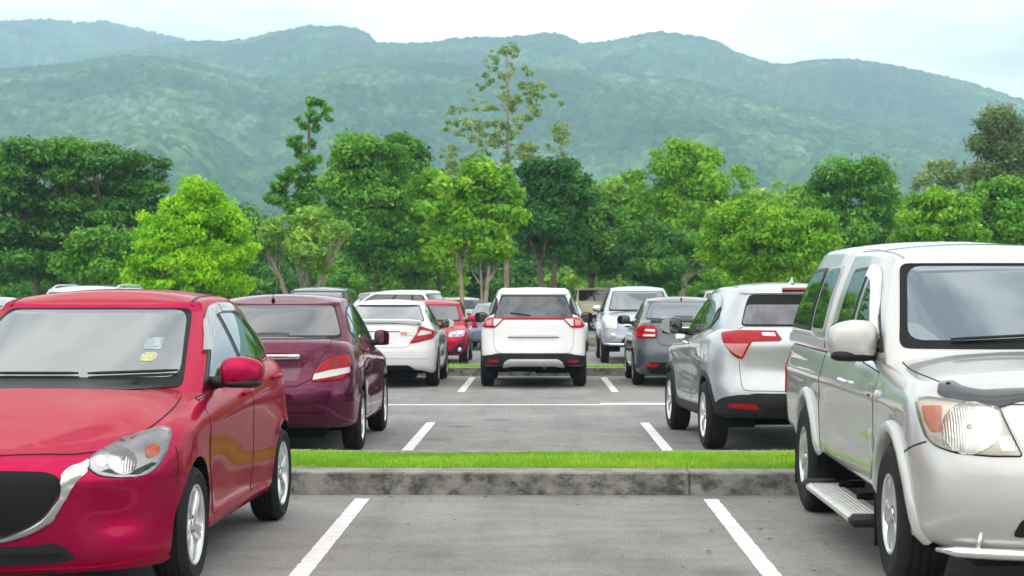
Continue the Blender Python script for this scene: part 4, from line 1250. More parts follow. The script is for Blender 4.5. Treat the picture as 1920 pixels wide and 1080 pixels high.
# ------------------------------------------------------------------ rear-facing cars of the middle lot
M['maroon'] = paint("maroon_paint", (0.090, 0.003, 0.033), 0.78, 0.30, 1.42, 0.9, 0.3, (0.8, 0.25, 0.40))
def car_maroon():
    P = dict(wb=2.55, Rw=0.30, wx=0.745, rear_y=-2.17, arch=0.345, flare=0.010,
        yF=[(0.2, 1.98), (0.4, 2.05), (0.7, 2.02), (0.85, 1.9)],
        yR=[(0.22, -2.06), (0.36, -2.15), (0.52, -2.185), (0.64, -2.18), (0.70, -2.145), (0.80, -2.12), (0.95, -2.105), (1.04, -2.10), (1.12, -2.02)],
        W=[(0.2, 0.80), (0.35, 0.822), (0.6, 0.834), (0.8, 0.832), (0.95, 0.805), (1.10, 0.765)],
        zb=[(2.05, 0.2), (1.0, 0.215), (-1.0, 0.225), (-1.8, 0.245), (-2.2, 0.27)],
        zs=[(2.05, 0.74), (1.7, 0.83), (1.27, 0.90), (0.8, 0.945), (0, 0.985), (-0.8, 1.02), (-1.4, 1.05), (-1.8, 1.06), (-2.15, 1.055)],
        taper=[(2.0, 0.98), (1.3, 1.0), (-1.2, 1.0), (-2.1, 0.955)],
        ro=0.07, rb=0.05, cf=(0.6, 2.2, 2.3), cr=(0.42, 2.1, 2.5),
        crown=[(2.05, 0), (1.4, 0.05), (0.9, 0.06), (-1.2, 0.05), (-1.8, 0.04), (-2.1, 0.035)], kdeck=2.8,
        side=lambda y, z: (0.018 * np.exp(-((z - (0.86 - 0.06 * y)) / 0.05) ** 2) * np.clip((1.6 - np.abs(y)) / 0.7, 0, 1)
                           - 0.02 * np.exp(-((z - 0.58) / 0.12) ** 2) * np.exp(-(y / 0.95) ** 4)),
        rear=lambda X, z: 0.028 * np.exp(-((z - 0.80) / 0.10) ** 2) * (np.abs(X) < 0.40) * (1 - (np.abs(X) / 0.40) ** 8) + 0.02 * np.exp(-((z - 0.345) / 0.045) ** 2) * np.clip((0.62 - np.abs(X)) / 0.1, 0, 1),
        cabins=[dict(yf0=1.10, yr0=-1.70, wB=0.77, cf0=(0.30, 1.25, 3.0), cr0=(0.26, 1.3, 3.2),
                     yf1=0.25, yr1=-1.02, wT=0.60, cf1=(0.10, 1.25, 3.0), cr1=(0.16, 1.3, 3.2),
                     taper=[(1.1, 0.97), (0.5, 1.0), (-0.9, 1.0), (-1.7, 0.93)], taper_top=[(0.2, 0.98), (-0.4, 1.0), (-1.0, 0.93)],
                     zbase=[(1.1, 0.93), (0, 0.96), (-1.0, 1.0), (-1.7, 1.04)],
                     ztop=[(0.25, 1.38), (-0.1, 1.43), (-0.5, 1.435), (-1.02, 1.385)], crown=[(0.25, 0.03), (-0.4, 0.045), (-1.02, 0.03)],
                     bulge=0.02, rtop=0.05)])
    c = Car("maroon_sedan", P, M['maroon'], "dark maroon sedan seen from behind with a whip aerial on its roof")
    c.patch("rear_window_surround", [(-0.655, 1.085), (0.655, 1.085), (0.525, 1.40), (-0.525, 1.40)], 'B', M['frit'], off=0.003, rnd=0.05, res=0.035)
    c.patch("rear_window", [(-0.635, 1.105), (0.635, 1.105), (0.51, 1.39), (-0.51, 1.39)], 'B', M['glass_pale_violet'], off=0.006, rnd=0.05, res=0.035, thick=0.004)
    dlo = [(0.74, 0.985, .03), (-0.4, 1.04), (-1.15, 1.08), (-1.28, 1.14, .05), (-1.02, 1.30, .1), (-0.6, 1.405, .12), (-0.1, 1.41, .1), (0.07, 1.375, .08), (0.36, 1.22, .1)]
    panes = [[(0.62, 1.0), (-0.28, 1.045), (-0.22, 1.39), (-0.08, 1.39, .05), (0.05, 1.35, .06), (0.32, 1.20)],
             [(-0.36, 1.05), (-0.92, 1.08), (-0.86, 1.33, .03), (-0.62, 1.38, .1), (-0.30, 1.39)],
             [(-0.98, 1.09), (-1.22, 1.13), (-1.0, 1.27), (-0.93, 1.30)]]
    glass_side(c, dlo, panes, M['glass_dark'])
    doors(c, [[(0.95, 0.93), (0.92, 0.60), (0.80, 0.29), (-0.27, 0.30), (-0.34, 0.6), (-0.30, 1.02)],
              [(-0.325, 1.02), (-0.365, 0.6), (-0.295, 0.30), (-0.80, 0.31), (-0.98, 0.60, .2), (-1.12, 0.84, .1), (-1.16, 1.05)]],
          [(-0.16, 0.90), (-0.97, 0.94)])
    c.patch("sill", [(0.88, 0.22), (0.86, 0.275), (-0.86, 0.285), (-0.88, 0.23)], 'R', c.paint, off=0.010, rnd=0.02, mirror=True, thick=0.02)
    # boot lid, its chrome bar and the blank number plate recess
    c.patch("boot_lid", [(-0.30, 0.655), (0.30, 0.655), (0.44, 0.72, .05), (0.50, 0.90), (0.60, 1.02), (0.585, 1.075), (-0.585, 1.075), (-0.60, 1.02), (-0.50, 0.90), (-0.44, 0.72, .05)],
            'B', c.paint, off=0.005, thick=0.006, rnd=0.03, res=0.03, seam=0.006)
    c.patch("chrome_bar", [(-0.33, 0.905), (0.33, 0.905), (0.325, 0.945), (-0.325, 0.945)], 'B', M['chrome'], off=0.028, thick=0.04, rnd=0.012, dome=0.008, domew=0.02)
    c.patch("plate_recess", [(-0.31, 0.70), (0.31, 0.70), (0.355, 0.89), (-0.355, 0.89)], 'B', M['maroon_flat'], off=0.008, rnd=0.03, thick=0.004)
    b = MB(); q, n = c.surf((0.04, 0.80), 'B', 0.01); b.ell(q, (0.018, 0.006, 0.014)); b.build("lock", M['chrome'], c.root)
    c.wheels(0.185, 0.195, ('twin', 5), M['alloy'])
    c.mirrors(0.58, 1.045, 0.775, (0.082, 0.075, 0.08), glass=M['maroon_flat'], e=0.62)
    c.antenna(-0.90, 0.17, 0.12, -0.09)
    ax = (148, 0)
    tl = [(0.434, -2.102, 0.695), (0.464, -2.064, 0.796), (0.51, -2.037, 0.869), (0.625, -1.966, 0.926), (0.737, -1.85, 0.945), (0.769, -1.82, 0.886), (0.763, -1.865, 0.763), (0.721, -1.934, 0.707)]
    t = c.patch("tail_light", tl, ax, M['red_lens'], off=0.006, rnd=0.03, thick=0.014, mirror=True, dome=0.008, domew=0.03, res=0.02, seam=0.005)
    for k, ob in enumerate(t):
        c.patch("reversing_light", [(0.445, -2.09, 0.708), (0.457, -2.07, 0.765), (0.60, -2.0, 0.800), (0.755, -1.86, 0.822), (0.757, -1.86, 0.775), (0.66, -1.97, 0.748), (0.56, -2.03, 0.728)], ax, M['white_lens'], off=0.016, rnd=0.012, thick=0.012, res=0.02, parent=ob, only_mirror=(k == 1))
        c.patch("dark_segment", [(0.60, -1.98, 0.845), (0.66, -1.93, 0.85), (0.66, -1.93, 0.90), (0.60, -1.98, 0.885)], ax, M['red_deep'], off=0.0155, rnd=0.01, thick=0.012, res=0.02, parent=ob, only_mirror=(k == 1))
    c.patch("rear_reflector_strip", [(-0.60, 0.36), (0.60, 0.36), (0.57, 0.41), (-0.57, 0.41)], 'B', c.paint, off=0.018, thick=0.03, rnd=0.02, dome=0.01)
    return c

M['glass_pale_violet'] = film_glass("violet_film_glass", (0.085, 0.085, 0.105), 0.8)
M['maroon_flat'] = paint("maroon_recess", (0.11, 0.010, 0.050), 0.3, 0.35)

car_c = car_maroon()
place(car_c, -2.53, 18.755, 0.0)

M['silver'] = paint("silver_paint", (0.46, 0.48, 0.50), 0.5, 0.32)
def car_silver_suv():
    P = dict(wb=2.61, Rw=0.33, wx=0.795, rear_y=-2.1, arch=0.385, flare=0.004,
        yF=[(0.2, 2.0), (0.4, 2.14), (0.7, 2.12), (0.95, 1.95)],
        yR=[(0.28, -1.98), (0.40, -2.09), (0.52, -2.125), (0.60, -2.12), (0.75, -2.07), (0.95, -2.045), (1.12, -2.03), (1.25, -1.96)],
        W=[(0.25, 0.84), (0.4, 0.866), (0.6, 0.88), (0.8, 0.886), (1.0, 0.872), (1.2, 0.82)],
        zb=[(2.1, 0.24), (1.0, 0.27), (-1.0, 0.29), (-2.1, 0.34)],
        zs=[(2.1, 0.85), (1.7, 0.95), (1.3, 1.0), (0.8, 1.04), (0, 1.08), (-0.8, 1.12), (-1.4, 1.16), (-2.1, 1.19)],
        taper=[(2.1, 0.97), (1.3, 1.0), (-1.2, 1.0), (-2.1, 0.945)],
        ro=0.08, rb=0.05, cf=(0.65, 2.2, 2.3), cr=(0.50, 2.0, 2.5),
        crown=[(2.1, 0), (1.4, 0.05), (0.9, 0.06), (-2.1, 0.0)], kdeck=2.6,
        side=lambda y, z: (0.020 * np.exp(-((z - (1.0 - 0.05 * y)) / 0.07) ** 2) * np.clip((1.8 - np.abs(y)) / 0.7, 0, 1)
                           - 0.03 * np.exp(-((z - 0.66) / 0.15) ** 2) * np.exp(-(y / 0.95) ** 4)
                           + 0.012 * np.exp(-((z - 0.9) / 0.12) ** 2) * np.exp(-((y + 1.4) / 0.5) ** 2)),
        rear=lambda X, z: -0.03 * np.exp(-((z - 1.02) / 0.09) ** 2) * np.clip((0.95 - np.abs(X)) / 0.3, 0, 1) + 0.02 * np.exp(-((z - 0.76) / 0.09) ** 2) * np.clip((0.7 - np.abs(X)) / 0.3, 0, 1),
        cabins=[dict(yf0=1.20, yr0=-1.99, wB=0.80, cf0=(0.30, 1.25, 3.0), cr0=(0.40, 1.5, 2.8),
                     yf1=0.30, yr1=-1.70, wT=0.615, cf1=(0.10, 1.25, 3.0), cr1=(0.34, 1.5, 2.8),
                     taper=[(1.2, 0.98), (0.5, 1.0), (-1.2, 0.97), (-1.98, 0.86)], taper_top=[(0.3, 0.98), (-0.4, 1.0), (-1.2, 0.94), (-1.7, 0.84)],
                     ztop=[(0.3, 1.46), (-0.1, 1.525), (-0.6, 1.545), (-1.1, 1.535), (-1.7, 1.495)], crown=[(0.3, 0.03), (-0.5, 0.05), (-1.7, 0.03)],
                     bulge=0.025, rtop=0.06)])
    c = Car("silver_crossover", P, M['silver'], "silver crossover seen from behind with red wedge tail lights and black lower bumper")
    c.patch("rear_window_surround", [(-0.60, 1.20), (0.60, 1.20), (0.53, 1.40), (0.475, 1.50), (-0.475, 1.50), (-0.53, 1.40)], 'B', M['frit'], off=0.003, rnd=0.04, res=0.03)
    c.patch("rear_window", [(-0.585, 1.215), (0.585, 1.215), (0.52, 1.40), (-0.52, 1.40)], 'B', M['glass_pale_violet'], off=0.006, rnd=0.03, res=0.03, thick=0.004)
    dlo = [(0.80, 1.05, .03), (-0.5, 1.12), (-0.98, 1.17), (-1.22, 1.27, .03), (-1.12, 1.36, .05), (-0.75, 1.49, .12), (-0.1, 1.50, .12), (0.12, 1.455, .1), (0.42, 1.29, .1)]
    panes = [[(0.68, 1.07), (-0.25, 1.12), (-0.20, 1.485), (-0.05, 1.475, .1), (0.10, 1.43, .1), (0.38, 1.27)],
             [(-0.33, 1.125), (-0.88, 1.175), (-0.98, 1.22), (-0.92, 1.40, .05), (-0.70, 1.47, .1), (-0.28, 1.487)]]
    glass_side(c, dlo, panes, M['glass_dark'])
    c.patch("door_trim", [(-1.02, 1.195), (-1.20, 1.275), (-1.12, 1.345), (-0.97, 1.40)], 'R', M['black'], off=0.009, rnd=0.02, mirror=True, thick=0.006)
    c.strip("chrome_trim", [(0.6, 1.055), (-0.5, 1.113), (-0.95, 1.155)], 'R', 0.014, M['chrome'], off=0.010, mirror=True)
    doors(c, [[(1.02, 1.0), (0.98, 0.66), (0.86, 0.41), (-0.25, 0.41), (-0.31, 0.7), (-0.28, 1.10)],
              [(-0.305, 1.10), (-0.335, 0.7), (-0.275, 0.41), (-0.80, 0.42), (-0.99, 0.72, .2), (-1.10, 0.94, .1), (-1.10, 1.17)]],
          [(-0.12, 1.0), None], hm=M['chrome'])
    c.patch("sill_cladding", [(0.92, 0.275), (0.88, 0.385), (-0.88, 0.40), (-0.92, 0.30)], 'R', M['plastic'], off=0.014, rnd=0.03, mirror=True, thick=0.025)
    c.arch_band("wheel_arch_cladding", 0.052, [(0, -0.03), (0, 0.008), (0.2, 0.014), (0.8, 0.013), (1.0, 0.004), (1.0, -0.01)], M['plastic'], -16, 196)
    # lower bumper
    for az, pts in (('B', [(-0.80, 0.30), (0.80, 0.30), (0.80, 0.43), (0.66, 0.53, .1), (0.52, 0.575), (-0.52, 0.575), (-0.66, 0.53, .1), (-0.80, 0.43)]),):
        c.patch("lower_bumper", pts, az, M['plastic'], off=0.012, rnd=0.03, thick=0.03, res=0.03)
    c.patch("bumper_corner", [(-1.66, 0.315), (-1.66, 0.42), (-1.80, 0.52, .1), (-1.98, 0.56), (-2.09, 0.56), (-2.05, 0.31)], 'R', M['plastic'], off=0.012, rnd=0.02, thick=0.03, res=0.03, mirror=True)
    c.patch("rear_reflector", [(0.47, 0.425), (0.72, 0.44), (0.735, 0.465), (0.70, 0.475), (0.50, 0.475)], 'B', M['red_lens'], off=0.018, rnd=0.01, mirror=True, thick=0.02)
    c.patch("diffuser_slot", [(-0.42, 0.40), (0.42, 0.40), (0.40, 0.455), (-0.40, 0.455)], 'B', M['black'], off=0.018, rnd=0.02, thick=0.02)
    c.patch("tailgate", [(-0.62, 0.60), (0.62, 0.60), (0.64, 0.9), (0.655, 1.12), (0.60, 1.19), (-0.60, 1.19), (-0.655, 1.12), (-0.64, 0.9)], 'B', c.paint, off=0.004, thick=0.006, rnd=0.05, res=0.03, seam=0.006)
    c.patch("spoiler", [(-0.56, 1.505), (0.56, 1.505), (0.53, 1.575), (-0.53, 1.575)], 'B', c.paint, off=0.014, rnd=0.05, thick=0.03, dome=0.0, res=0.03)
    c.patch("brake_light", [(-0.19, 1.515), (0.19, 1.515), (0.18, 1.53), (-0.18, 1.53)], 'B', M['red_deep'], off=0.04, rnd=0.004, thick=0.02, res=0.02)
    ax = (145, 0)
    tl = [(0.772, -1.68, 1.135), (0.607, -1.831, 1.160), (0.304, -1.976, 1.158), (0.255, -2.037, 1.080), (0.281, -2.042, 1.060), (0.526, -1.973, 1.054), (0.614, -1.927, 0.885), (0.691, -1.876, 0.930), (0.747, -1.815, 1.014), (0.770, -1.776, 1.055)]
    t = c.patch("tail_light", tl, ax, M['red_lens'], off=0.006, rnd=0.012, thick=0.014, mirror=True, dome=0.006, domew=0.03, res=0.02, seam=0.008)
    for k, ob in enumerate(t):
        c.patch("pale_segment", [(0.757, -1.79, 1.035), (0.560, -1.965, 1.035), (0.617, -1.93, 0.912), (0.685, -1.88, 0.948), (0.735, -1.83, 1.0)], ax, M['pink_lens'], off=0.0135, rnd=0.012, thick=0.012, res=0.02, parent=ob, only_mirror=(k == 1))
        c.patch("reversing_light", [(0.437, -1.96, 1.137), (0.325, -1.997, 1.135), (0.310, -2.02, 1.103), (0.432, -1.985, 1.108)], ax, M['white_lens'], off=0.0135, rnd=0.008, thick=0.012, res=0.02, parent=ob, only_mirror=(k == 1))
    c.ribbon("rain_visor", [(-0.28, 1.505), (-0.70, 1.500), (-0.95, 1.450), (-1.10, 1.375)], [(-0.28, 1.445), (-0.68, 1.430), (-0.90, 1.380), (-1.02, 1.310)], 'R', [(0, 0.002), (0, 0.014), (0.35, 0.022), (1.0, 0.024), (1.0, 0.020)], M['visor_grey'], 30, True)
    c.wheels(0.215, 0.215, ('twin', 5), M['alloy'])
    c.mirrors(0.66, 1.17, 0.835, (0.115, 0.08, 0.088), m=c.paint, glass=M['glass_black'], e=0.6)
    c.fin(-1.15)
    return c
car_d = car_silver_suv()
place(car_d, 2.425, 19.05, 0.0548)

# ------------------------------------------------------------------ next row
M['white'] = paint("white_paint", (0.66, 0.66, 0.665), 0.0, 0.35)
def car_white_mpv():
    P = dict(wb=2.66, Rw=0.34, wx=0.76, rear_y=-2.2, arch=0.39, flare=0.004,
        yF=[(0.2, 2.05), (0.4, 2.16), (0.8, 2.14), (1.0, 2.0)],
        yR=[(0.26, -2.12), (0.40, -2.20), (0.55, -2.235), (0.62, -2.225), (0.80, -2.185), (1.0, -2.16), (1.15, -2.14)],
        W=[(0.25, 0.825), (0.4, 0.85), (0.6, 0.865), (0.85, 0.868), (1.0, 0.85), (1.2, 0.79)],
        zb=[(2.1, 0.25), (1.0, 0.28), (-1.0, 0.30), (-1.8, 0.34), (-2.2, 0.36)],
        zs=[(2.1, 0.92), (1.7, 1.0), (1.3, 1.04), (0.8, 1.06), (0, 1.08), (-2.2, 1.13)],
        taper=[(2.1, 0.97), (1.3, 1.0), (-1.2, 1.0), (-2.2, 0.965)],
        ro=0.06, rb=0.05, cf=(0.6, 2.2, 2.3), cr=(0.34, 2.2, 2.6),
        crown=[(2.1, 0), (1.4, 0.05), (0.9, 0.06), (-2.2, 0.0)], kdeck=2.6,
        rear=lambda X, z: 0.018 * np.exp(-((z - 0.76) / 0.06) ** 2) * np.clip((0.42 - np.abs(X)) / 0.06, 0, 1),
        cabins=[dict(yf0=1.25, yr0=-2.12, wB=0.785, cf0=(0.30, 1.25, 3.0), cr0=(0.28, 1.5, 3.0),
                     yf1=0.45, yr1=-1.92, wT=0.62, cf1=(0.10, 1.25, 3.0), cr1=(0.26, 1.5, 3.0),
                     taper=[(1.2, 0.98), (0.5, 1.0), (-1.2, 1.0), (-2.1, 0.93)], taper_top=[(0.4, 0.98), (-0.4, 1.0), (-1.2, 0.98), (-1.9, 0.89)],
                     ztop=[(0.45, 1.46), (0.1, 1.535), (-0.6, 1.57), (-1.3, 1.57), (-1.92, 1.53)], crown=[(0.4, 0.03), (-0.5, 0.045), (-1.9, 0.04)],
                     bulge=0.025, rtop=0.06)])
    c = Car("white_people_carrier", P, M['white'], "white people carrier seen squarely from behind, a red bar joining its tail lights", "car")
    c.patch("rear_window_surround", [(-0.655, 1.12), (0.655, 1.12), (0.53, 1.505), (-0.53, 1.505)], 'B', M['frit'], off=0.003, rnd=0.05, res=0.035)
    c.patch("rear_window", [(-0.635, 1.145), (0.635, 1.145), (0.515, 1.49), (-0.515, 1.49)], 'B', M['glass_dark'], off=0.006, rnd=0.05, res=0.035, thick=0.004)
    c.patch("spoiler", [(-0.55, 1.50), (0.55, 1.50), (0.53, 1.585), (-0.53, 1.585)], 'B', c.paint, off=0.04, rnd=0.03, thick=0.06, dome=0.012, res=0.03)
    dlo = [(0.86, 1.05, .03), (-1.7, 1.14), (-1.95, 1.20, .05), (-1.80, 1.45, .1), (-1.5, 1.53, .1), (-0.1, 1.545, .12), (0.28, 1.46, .12), (0.52, 1.30, .1)]
    panes = [[(0.7, 1.07), (-0.18, 1.11), (-0.14, 1.52), (0.1, 1.51, .1), (0.25, 1.44, .1), (0.48, 1.28)],
             [(-0.26, 1.11), (-1.10, 1.14), (-1.06, 1.52), (-0.22, 1.525)],
             [(-1.18, 1.145), (-1.66, 1.165), (-1.88, 1.21), (-1.75, 1.43), (-1.5, 1.505), (-1.14, 1.515)]]
    glass_side(c, dlo, panes, M['glass_dark'])
    # red bar and lamps
    c.patch("light_bar", [(-0.80, 1.112), (0.80, 1.112), (0.80, 1.142), (-0.80, 1.142)], 'B', M['red_lens'], off=0.014, rnd=0.012, thick=0.02, res=0.03)
    c.patch("tail_light", [(0.46, 1.13), (0.62, 0.975, .03), (0.80, 0.975, .05), (0.835, 1.04, .03), (0.80, 1.148)], 'B', M['red_lens'], off=0.020, rnd=0.02, thick=0.03, mirror=True, dome=0.01)
    c.patch("reversing_light", [(0.50, 1.10), (0.605, 1.005), (0.635, 1.005), (0.635, 1.10)], 'B', M['white_lens'], off=0.034, rnd=0.01, thick=0.02, mirror=True)
    c.patch("tail_light_lens", [(0.66, 1.01), (0.74, 1.01), (0.755, 1.07), (0.66, 1.095)], 'B', M['pink_lens'], off=0.034, rnd=0.015, thick=0.02, mirror=True)
    c.patch("tailgate", [(-0.58, 0.57), (0.58, 0.57), (0.64, 0.68, .1), (0.645, 1.10), (-0.645, 1.10), (-0.64, 0.68, .1)], 'B', c.paint, off=0.004, thick=0.006, rnd=0.06, res=0.03, seam=0.006)
    c.patch("plate_garnish", [(-0.42, 0.83), (0.42, 0.83), (0.36, 0.885), (-0.36, 0.885)], 'B', c.paint, off=0.03, thick=0.04, rnd=0.012, dome=0.008, domew=0.02)
    c.strip("garnish_shadow_gap", [(-0.415, 0.826), (0.415, 0.826)], 'B', 0.014, M['seam'], off=0.012, rnd=0)
    c.patch("lower_bumper", [(-0.86, 0.37), (0.86, 0.37), (0.86, 0.52), (0.66, 0.545), (0.60, 0.565), (-0.60, 0.565), (-0.66, 0.545), (-0.86, 0.52)], 'B', M['plastic'], off=0.010, rnd=0.02, thick=0.03, res=0.03)
    c.patch("skid_plate", [(-0.50, 0.365), (-0.46, 0.44, .03), (-0.38, 0.48), (0.38, 0.48), (0.46, 0.44, .03), (0.50, 0.365), (0.34, 0.385, .03), (-0.34, 0.385, .03)], 'B', M['satin'], off=0.045, rnd=0.02, thick=0.05, dome=0.012, res=0.025)
    c.patch("rear_reflector", [(0.56, 0.425), (0.72, 0.425), (0.72, 0.465), (0.56, 0.465)], 'B', M['red_lens'], off=0.02, rnd=0.008, mirror=True, thick=0.02)
    c.wiper((-0.05, 1.175), (-0.38, 1.215), 'B', 0.02)
    c.arch_band("wheel_arch_cladding", 0.052, [(0, -0.03), (0, 0.008), (0.2, 0.014), (0.8, 0.013), (1.0, 0.004), (1.0, -0.01)], M['plastic'], -16, 196)
    c.wheels(0.215, 0.20, ('twin', 5), M['alloy'])
    c.mirrors(0.72, 1.12, 0.83, (0.11, 0.08, 0.09), m=M['black'], glass=M['glass_black'], e=0.6)
    mb = MB(); mb.box((0.18, -2.13, 0.345), (0.06, 0.18, 0.06), 0, 0.02); mb.build("exhaust", M['steel'], c.root)
    c.fin(-1.62, M['satin_grey'], -0.46)
    return c
car_e = car_white_mpv()
place(car_e, -0.085, 31.5, 0.0)

def car_white_sedan():
    P = dict(wb=2.67, Rw=0.315, wx=0.785, rear_y=-2.25, arch=0.355, flare=0.010,
        yF=[(0.2, 2.15), (0.4, 2.24), (0.7, 2.2), (0.85, 2.05)],
        yR=[(0.22, -2.14), (0.36, -2.24), (0.50, -2.275), (0.62, -2.275), (0.70, -2.245), (0.85, -2.215), (1.0, -2.20), (1.10, -2.14)],
        W=[(0.2, 0.845), (0.35, 0.865), (0.6, 0.876), (0.8, 0.872), (0.95, 0.845), (1.10, 0.80)],
        zb=[(2.2, 0.19), (1.0, 0.20), (-1.0, 0.21), (-1.8, 0.22), (-2.2, 0.30)],
        zs=[(2.2, 0.74), (1.7, 0.83), (1.3, 0.89), (0.8, 0.93), (0, 0.965), (-0.8, 0.995), (-1.5, 1.03), (-2.2, 1.045)],
        taper=[(2.2, 0.98), (1.3, 1.0), (-1.2, 1.0), (-2.2, 0.955)],
        ro=0.075, rb=0.05, cf=(0.6, 2.2, 2.3), cr=(0.46, 2.1, 2.5),
        crown=[(2.05, 0), (1.4, 0.05), (0.9, 0.06), (-1.2, 0.05), (-2.2, 0.03)], kdeck=2.8,
        side=lambda y, z: (0.018 * np.exp(-((z - (0.84 - 0.05 * y)) / 0.05) ** 2) * np.clip((1.6 - np.abs(y)) / 0.7, 0, 1)
                           - 0.02 * np.exp(-((z - 0.56) / 0.12) ** 2) * np.exp(-(y / 0.95) ** 4)),
        cabins=[dict(yf0=1.30, yr0=-1.80, wB=0.80, cf0=(0.30, 1.25, 3.0), cr0=(0.28, 1.3, 3.2),
                     yf1=0.30, yr1=-0.95, wT=0.60, cf1=(0.10, 1.25, 3.0), cr1=(0.16, 1.3, 3.2),
                     taper=[(1.2, 0.97), (0.5, 1.0), (-0.9, 1.0), (-1.8, 0.92)], taper_top=[(0.2, 0.98), (-0.4, 1.0), (-0.9, 0.94)],
                     zbase=[(1.3, 0.91), (0, 0.94), (-1.0, 0.98), (-1.8, 1.02)],
                     ztop=[(0.3, 1.32), (-0.1, 1.365), (-0.5, 1.37), (-0.95, 1.325)], crown=[(0.25, 0.03), (-0.4, 0.04), (-0.95, 0.03)],
                     bulge=0.02, rtop=0.05)])
    c = Car("white_sedan", P, M['white'], "white sedan seen from behind with a boot spoiler and split tail lights")
    c.patch("rear_window_surround", [(-0.66, 1.07), (0.66, 1.07), (0.53, 1.345), (-0.53, 1.345)], 'B', M['frit'], off=0.003, rnd=0.05, res=0.035)
    c.patch("rear_window", [(-0.64, 1.08), (0.64, 1.08), (0.515, 1.335), (-0.515, 1.335)], 'B', M['glass_pale'], off=0.006, rnd=0.05, res=0.035, thick=0.004)
    dlo = [(0.85, 0.955, .03), (-0.4, 1.0), (-1.2, 1.04), (-1.38, 1.08, .05), (-1.05, 1.24, .1), (-0.6, 1.34, .12), (-0.1, 1.355, .1), (0.14, 1.31, .12), (0.44, 1.17, .1)]
    panes = [[(0.72, 0.97), (-0.26, 1.01), (-0.2, 1.33), (-0.05, 1.33, .1), (0.11, 1.29, .1), (0.40, 1.15)],
             [(-0.34, 1.015), (-1.0, 1.045), (-0.9, 1.27, .03), (-0.62, 1.32, .1), (-0.28, 1.33)],
             [(-1.06, 1.05), (-1.31, 1.08), (-1.03, 1.21), (-0.97, 1.24)]]
    glass_side(c, dlo, panes, M['glass_dark'])
    doors(c, [[(1.0, 0.90), (0.97, 0.60), (0.84, 0.28), (-0.25, 0.29), (-0.32, 0.6), (-0.28, 0.98)],
              [(-0.305, 0.98), (-0.345, 0.6), (-0.275, 0.29), (-0.80, 0.30), (-1.02, 0.60, .2), (-1.18, 0.82, .1), (-1.22, 1.0)]],
          [(-0.14, 0.87), (-1.0, 0.90)])
    c.patch("boot_lid", [(-0.36, 0.66), (0.36, 0.66), (0.47, 0.70, .05), (0.57, 0.86), (0.60, 1.03), (0.58, 1.06), (-0.58, 1.06), (-0.60, 1.03), (-0.57, 0.86), (-0.47, 0.70, .05)], 'B', c.paint, off=0.005, thick=0.006, rnd=0.04, res=0.03, seam=0.006)
    # boot spoiler
    mb = MB(); V = []; F = []; n = 25
    for i in range(n):
        x = -0.64 + 1.28 * i / (n - 1); e = 1 - abs(x / 0.64) ** 6
        y = -2.175 + 0.10 * (abs(x) / 0.64) ** 2.5; z = 1.085 + 0.03 * e
        V += [(x, y + 0.13, z - 0.045), (x, y + 0.05, z + 0.004), (x, y - 0.02, z), (x, y - 0.035, z - 0.018), (x, y, z - 0.05)]
    for i in range(n - 1):
        for k in range(5): F.append((i * 5 + k, i * 5 + (k + 1) % 5, (i + 1) * 5 + (k + 1) % 5, (i + 1) * 5 + k))
    mb.add(V, F); mb.build("spoiler", c.paint, c.root)
    c.patch("brake_light", [(-0.20, 1.082), (0.20, 1.082), (0.20, 1.105), (-0.20, 1.105)], 'B', M['red_deep'], off=0.012, rnd=0.004, thick=0.02, res=0.02)
    c.patch("tail_light", [(0.455, 0.72), (0.56, 0.735), (0.82, 0.80), (0.86, 0.90), (0.80, 0.935), (0.63, 1.0), (0.585, 0.985), (0.57, 0.90), (0.46, 0.745)], 'B', M['red_lens'], off=0.012, rnd=0.02, thick=0.02, mirror=True, dome=0.01, res=0.025)
    c.patch("reversing_light", [(0.56, 0.845), (0.78, 0.875), (0.77, 0.915), (0.62, 0.935)], 'B', M['white_lens'], off=0.026, rnd=0.012, thick=0.02, mirror=True)
    c.patch("boot_reflector", [(0.30, 0.85), (0.545, 0.85), (0.565, 0.915), (0.30, 0.915)], 'B', M['white_lens'], off=0.012, rnd=0.008, thick=0.01, mirror=True)
    c.patch("boot_reflector_red", [(0.31, 0.858), (0.41, 0.858), (0.41, 0.908), (0.31, 0.908)], 'B', M['pink_lens'], off=0.016, rnd=0.008, thick=0.01, mirror=True)
    c.patch("number_plate", [(-0.16, 0.735), (0.20, 0.735), (0.20, 0.885), (-0.16, 0.885)], 'B', M['plate'], off=0.016, rnd=0.012, thick=0.012)
    c.strip("boot_trim", [(-0.30, 0.918), (0.30, 0.918)], 'B', 0.012, M['seam'], off=0.010, rnd=0)
    c.patch("lower_bumper", [(-0.55, 0.255), (0.55, 0.255), (0.52, 0.32, .04), (0.44, 0.375), (-0.44, 0.375), (-0.52, 0.32, .04)], 'B', M['black'], off=0.010, rnd=0.04, thick=0.03, res=0.03)
    c.strip("bumper_crease", [(-0.76, 0.475), (0, 0.485), (0.76, 0.475)], 'B', 0.008, M['seam_soft'], off=0.002)
    c.wheels(0.205, 0.205, ('twin', 5), M['alloy'])
    c.mirrors(0.70, 1.01, 0.815, (0.115, 0.075, 0.078), m=c.paint, glass=M['glass_black'], e=0.6)
    return c
M['seam_soft'] = mat("soft_gap", (0.25, 0.25, 0.25), 0.6)
car_f = car_white_sedan()
place(car_f, -2.545, 31.5, 0.0)

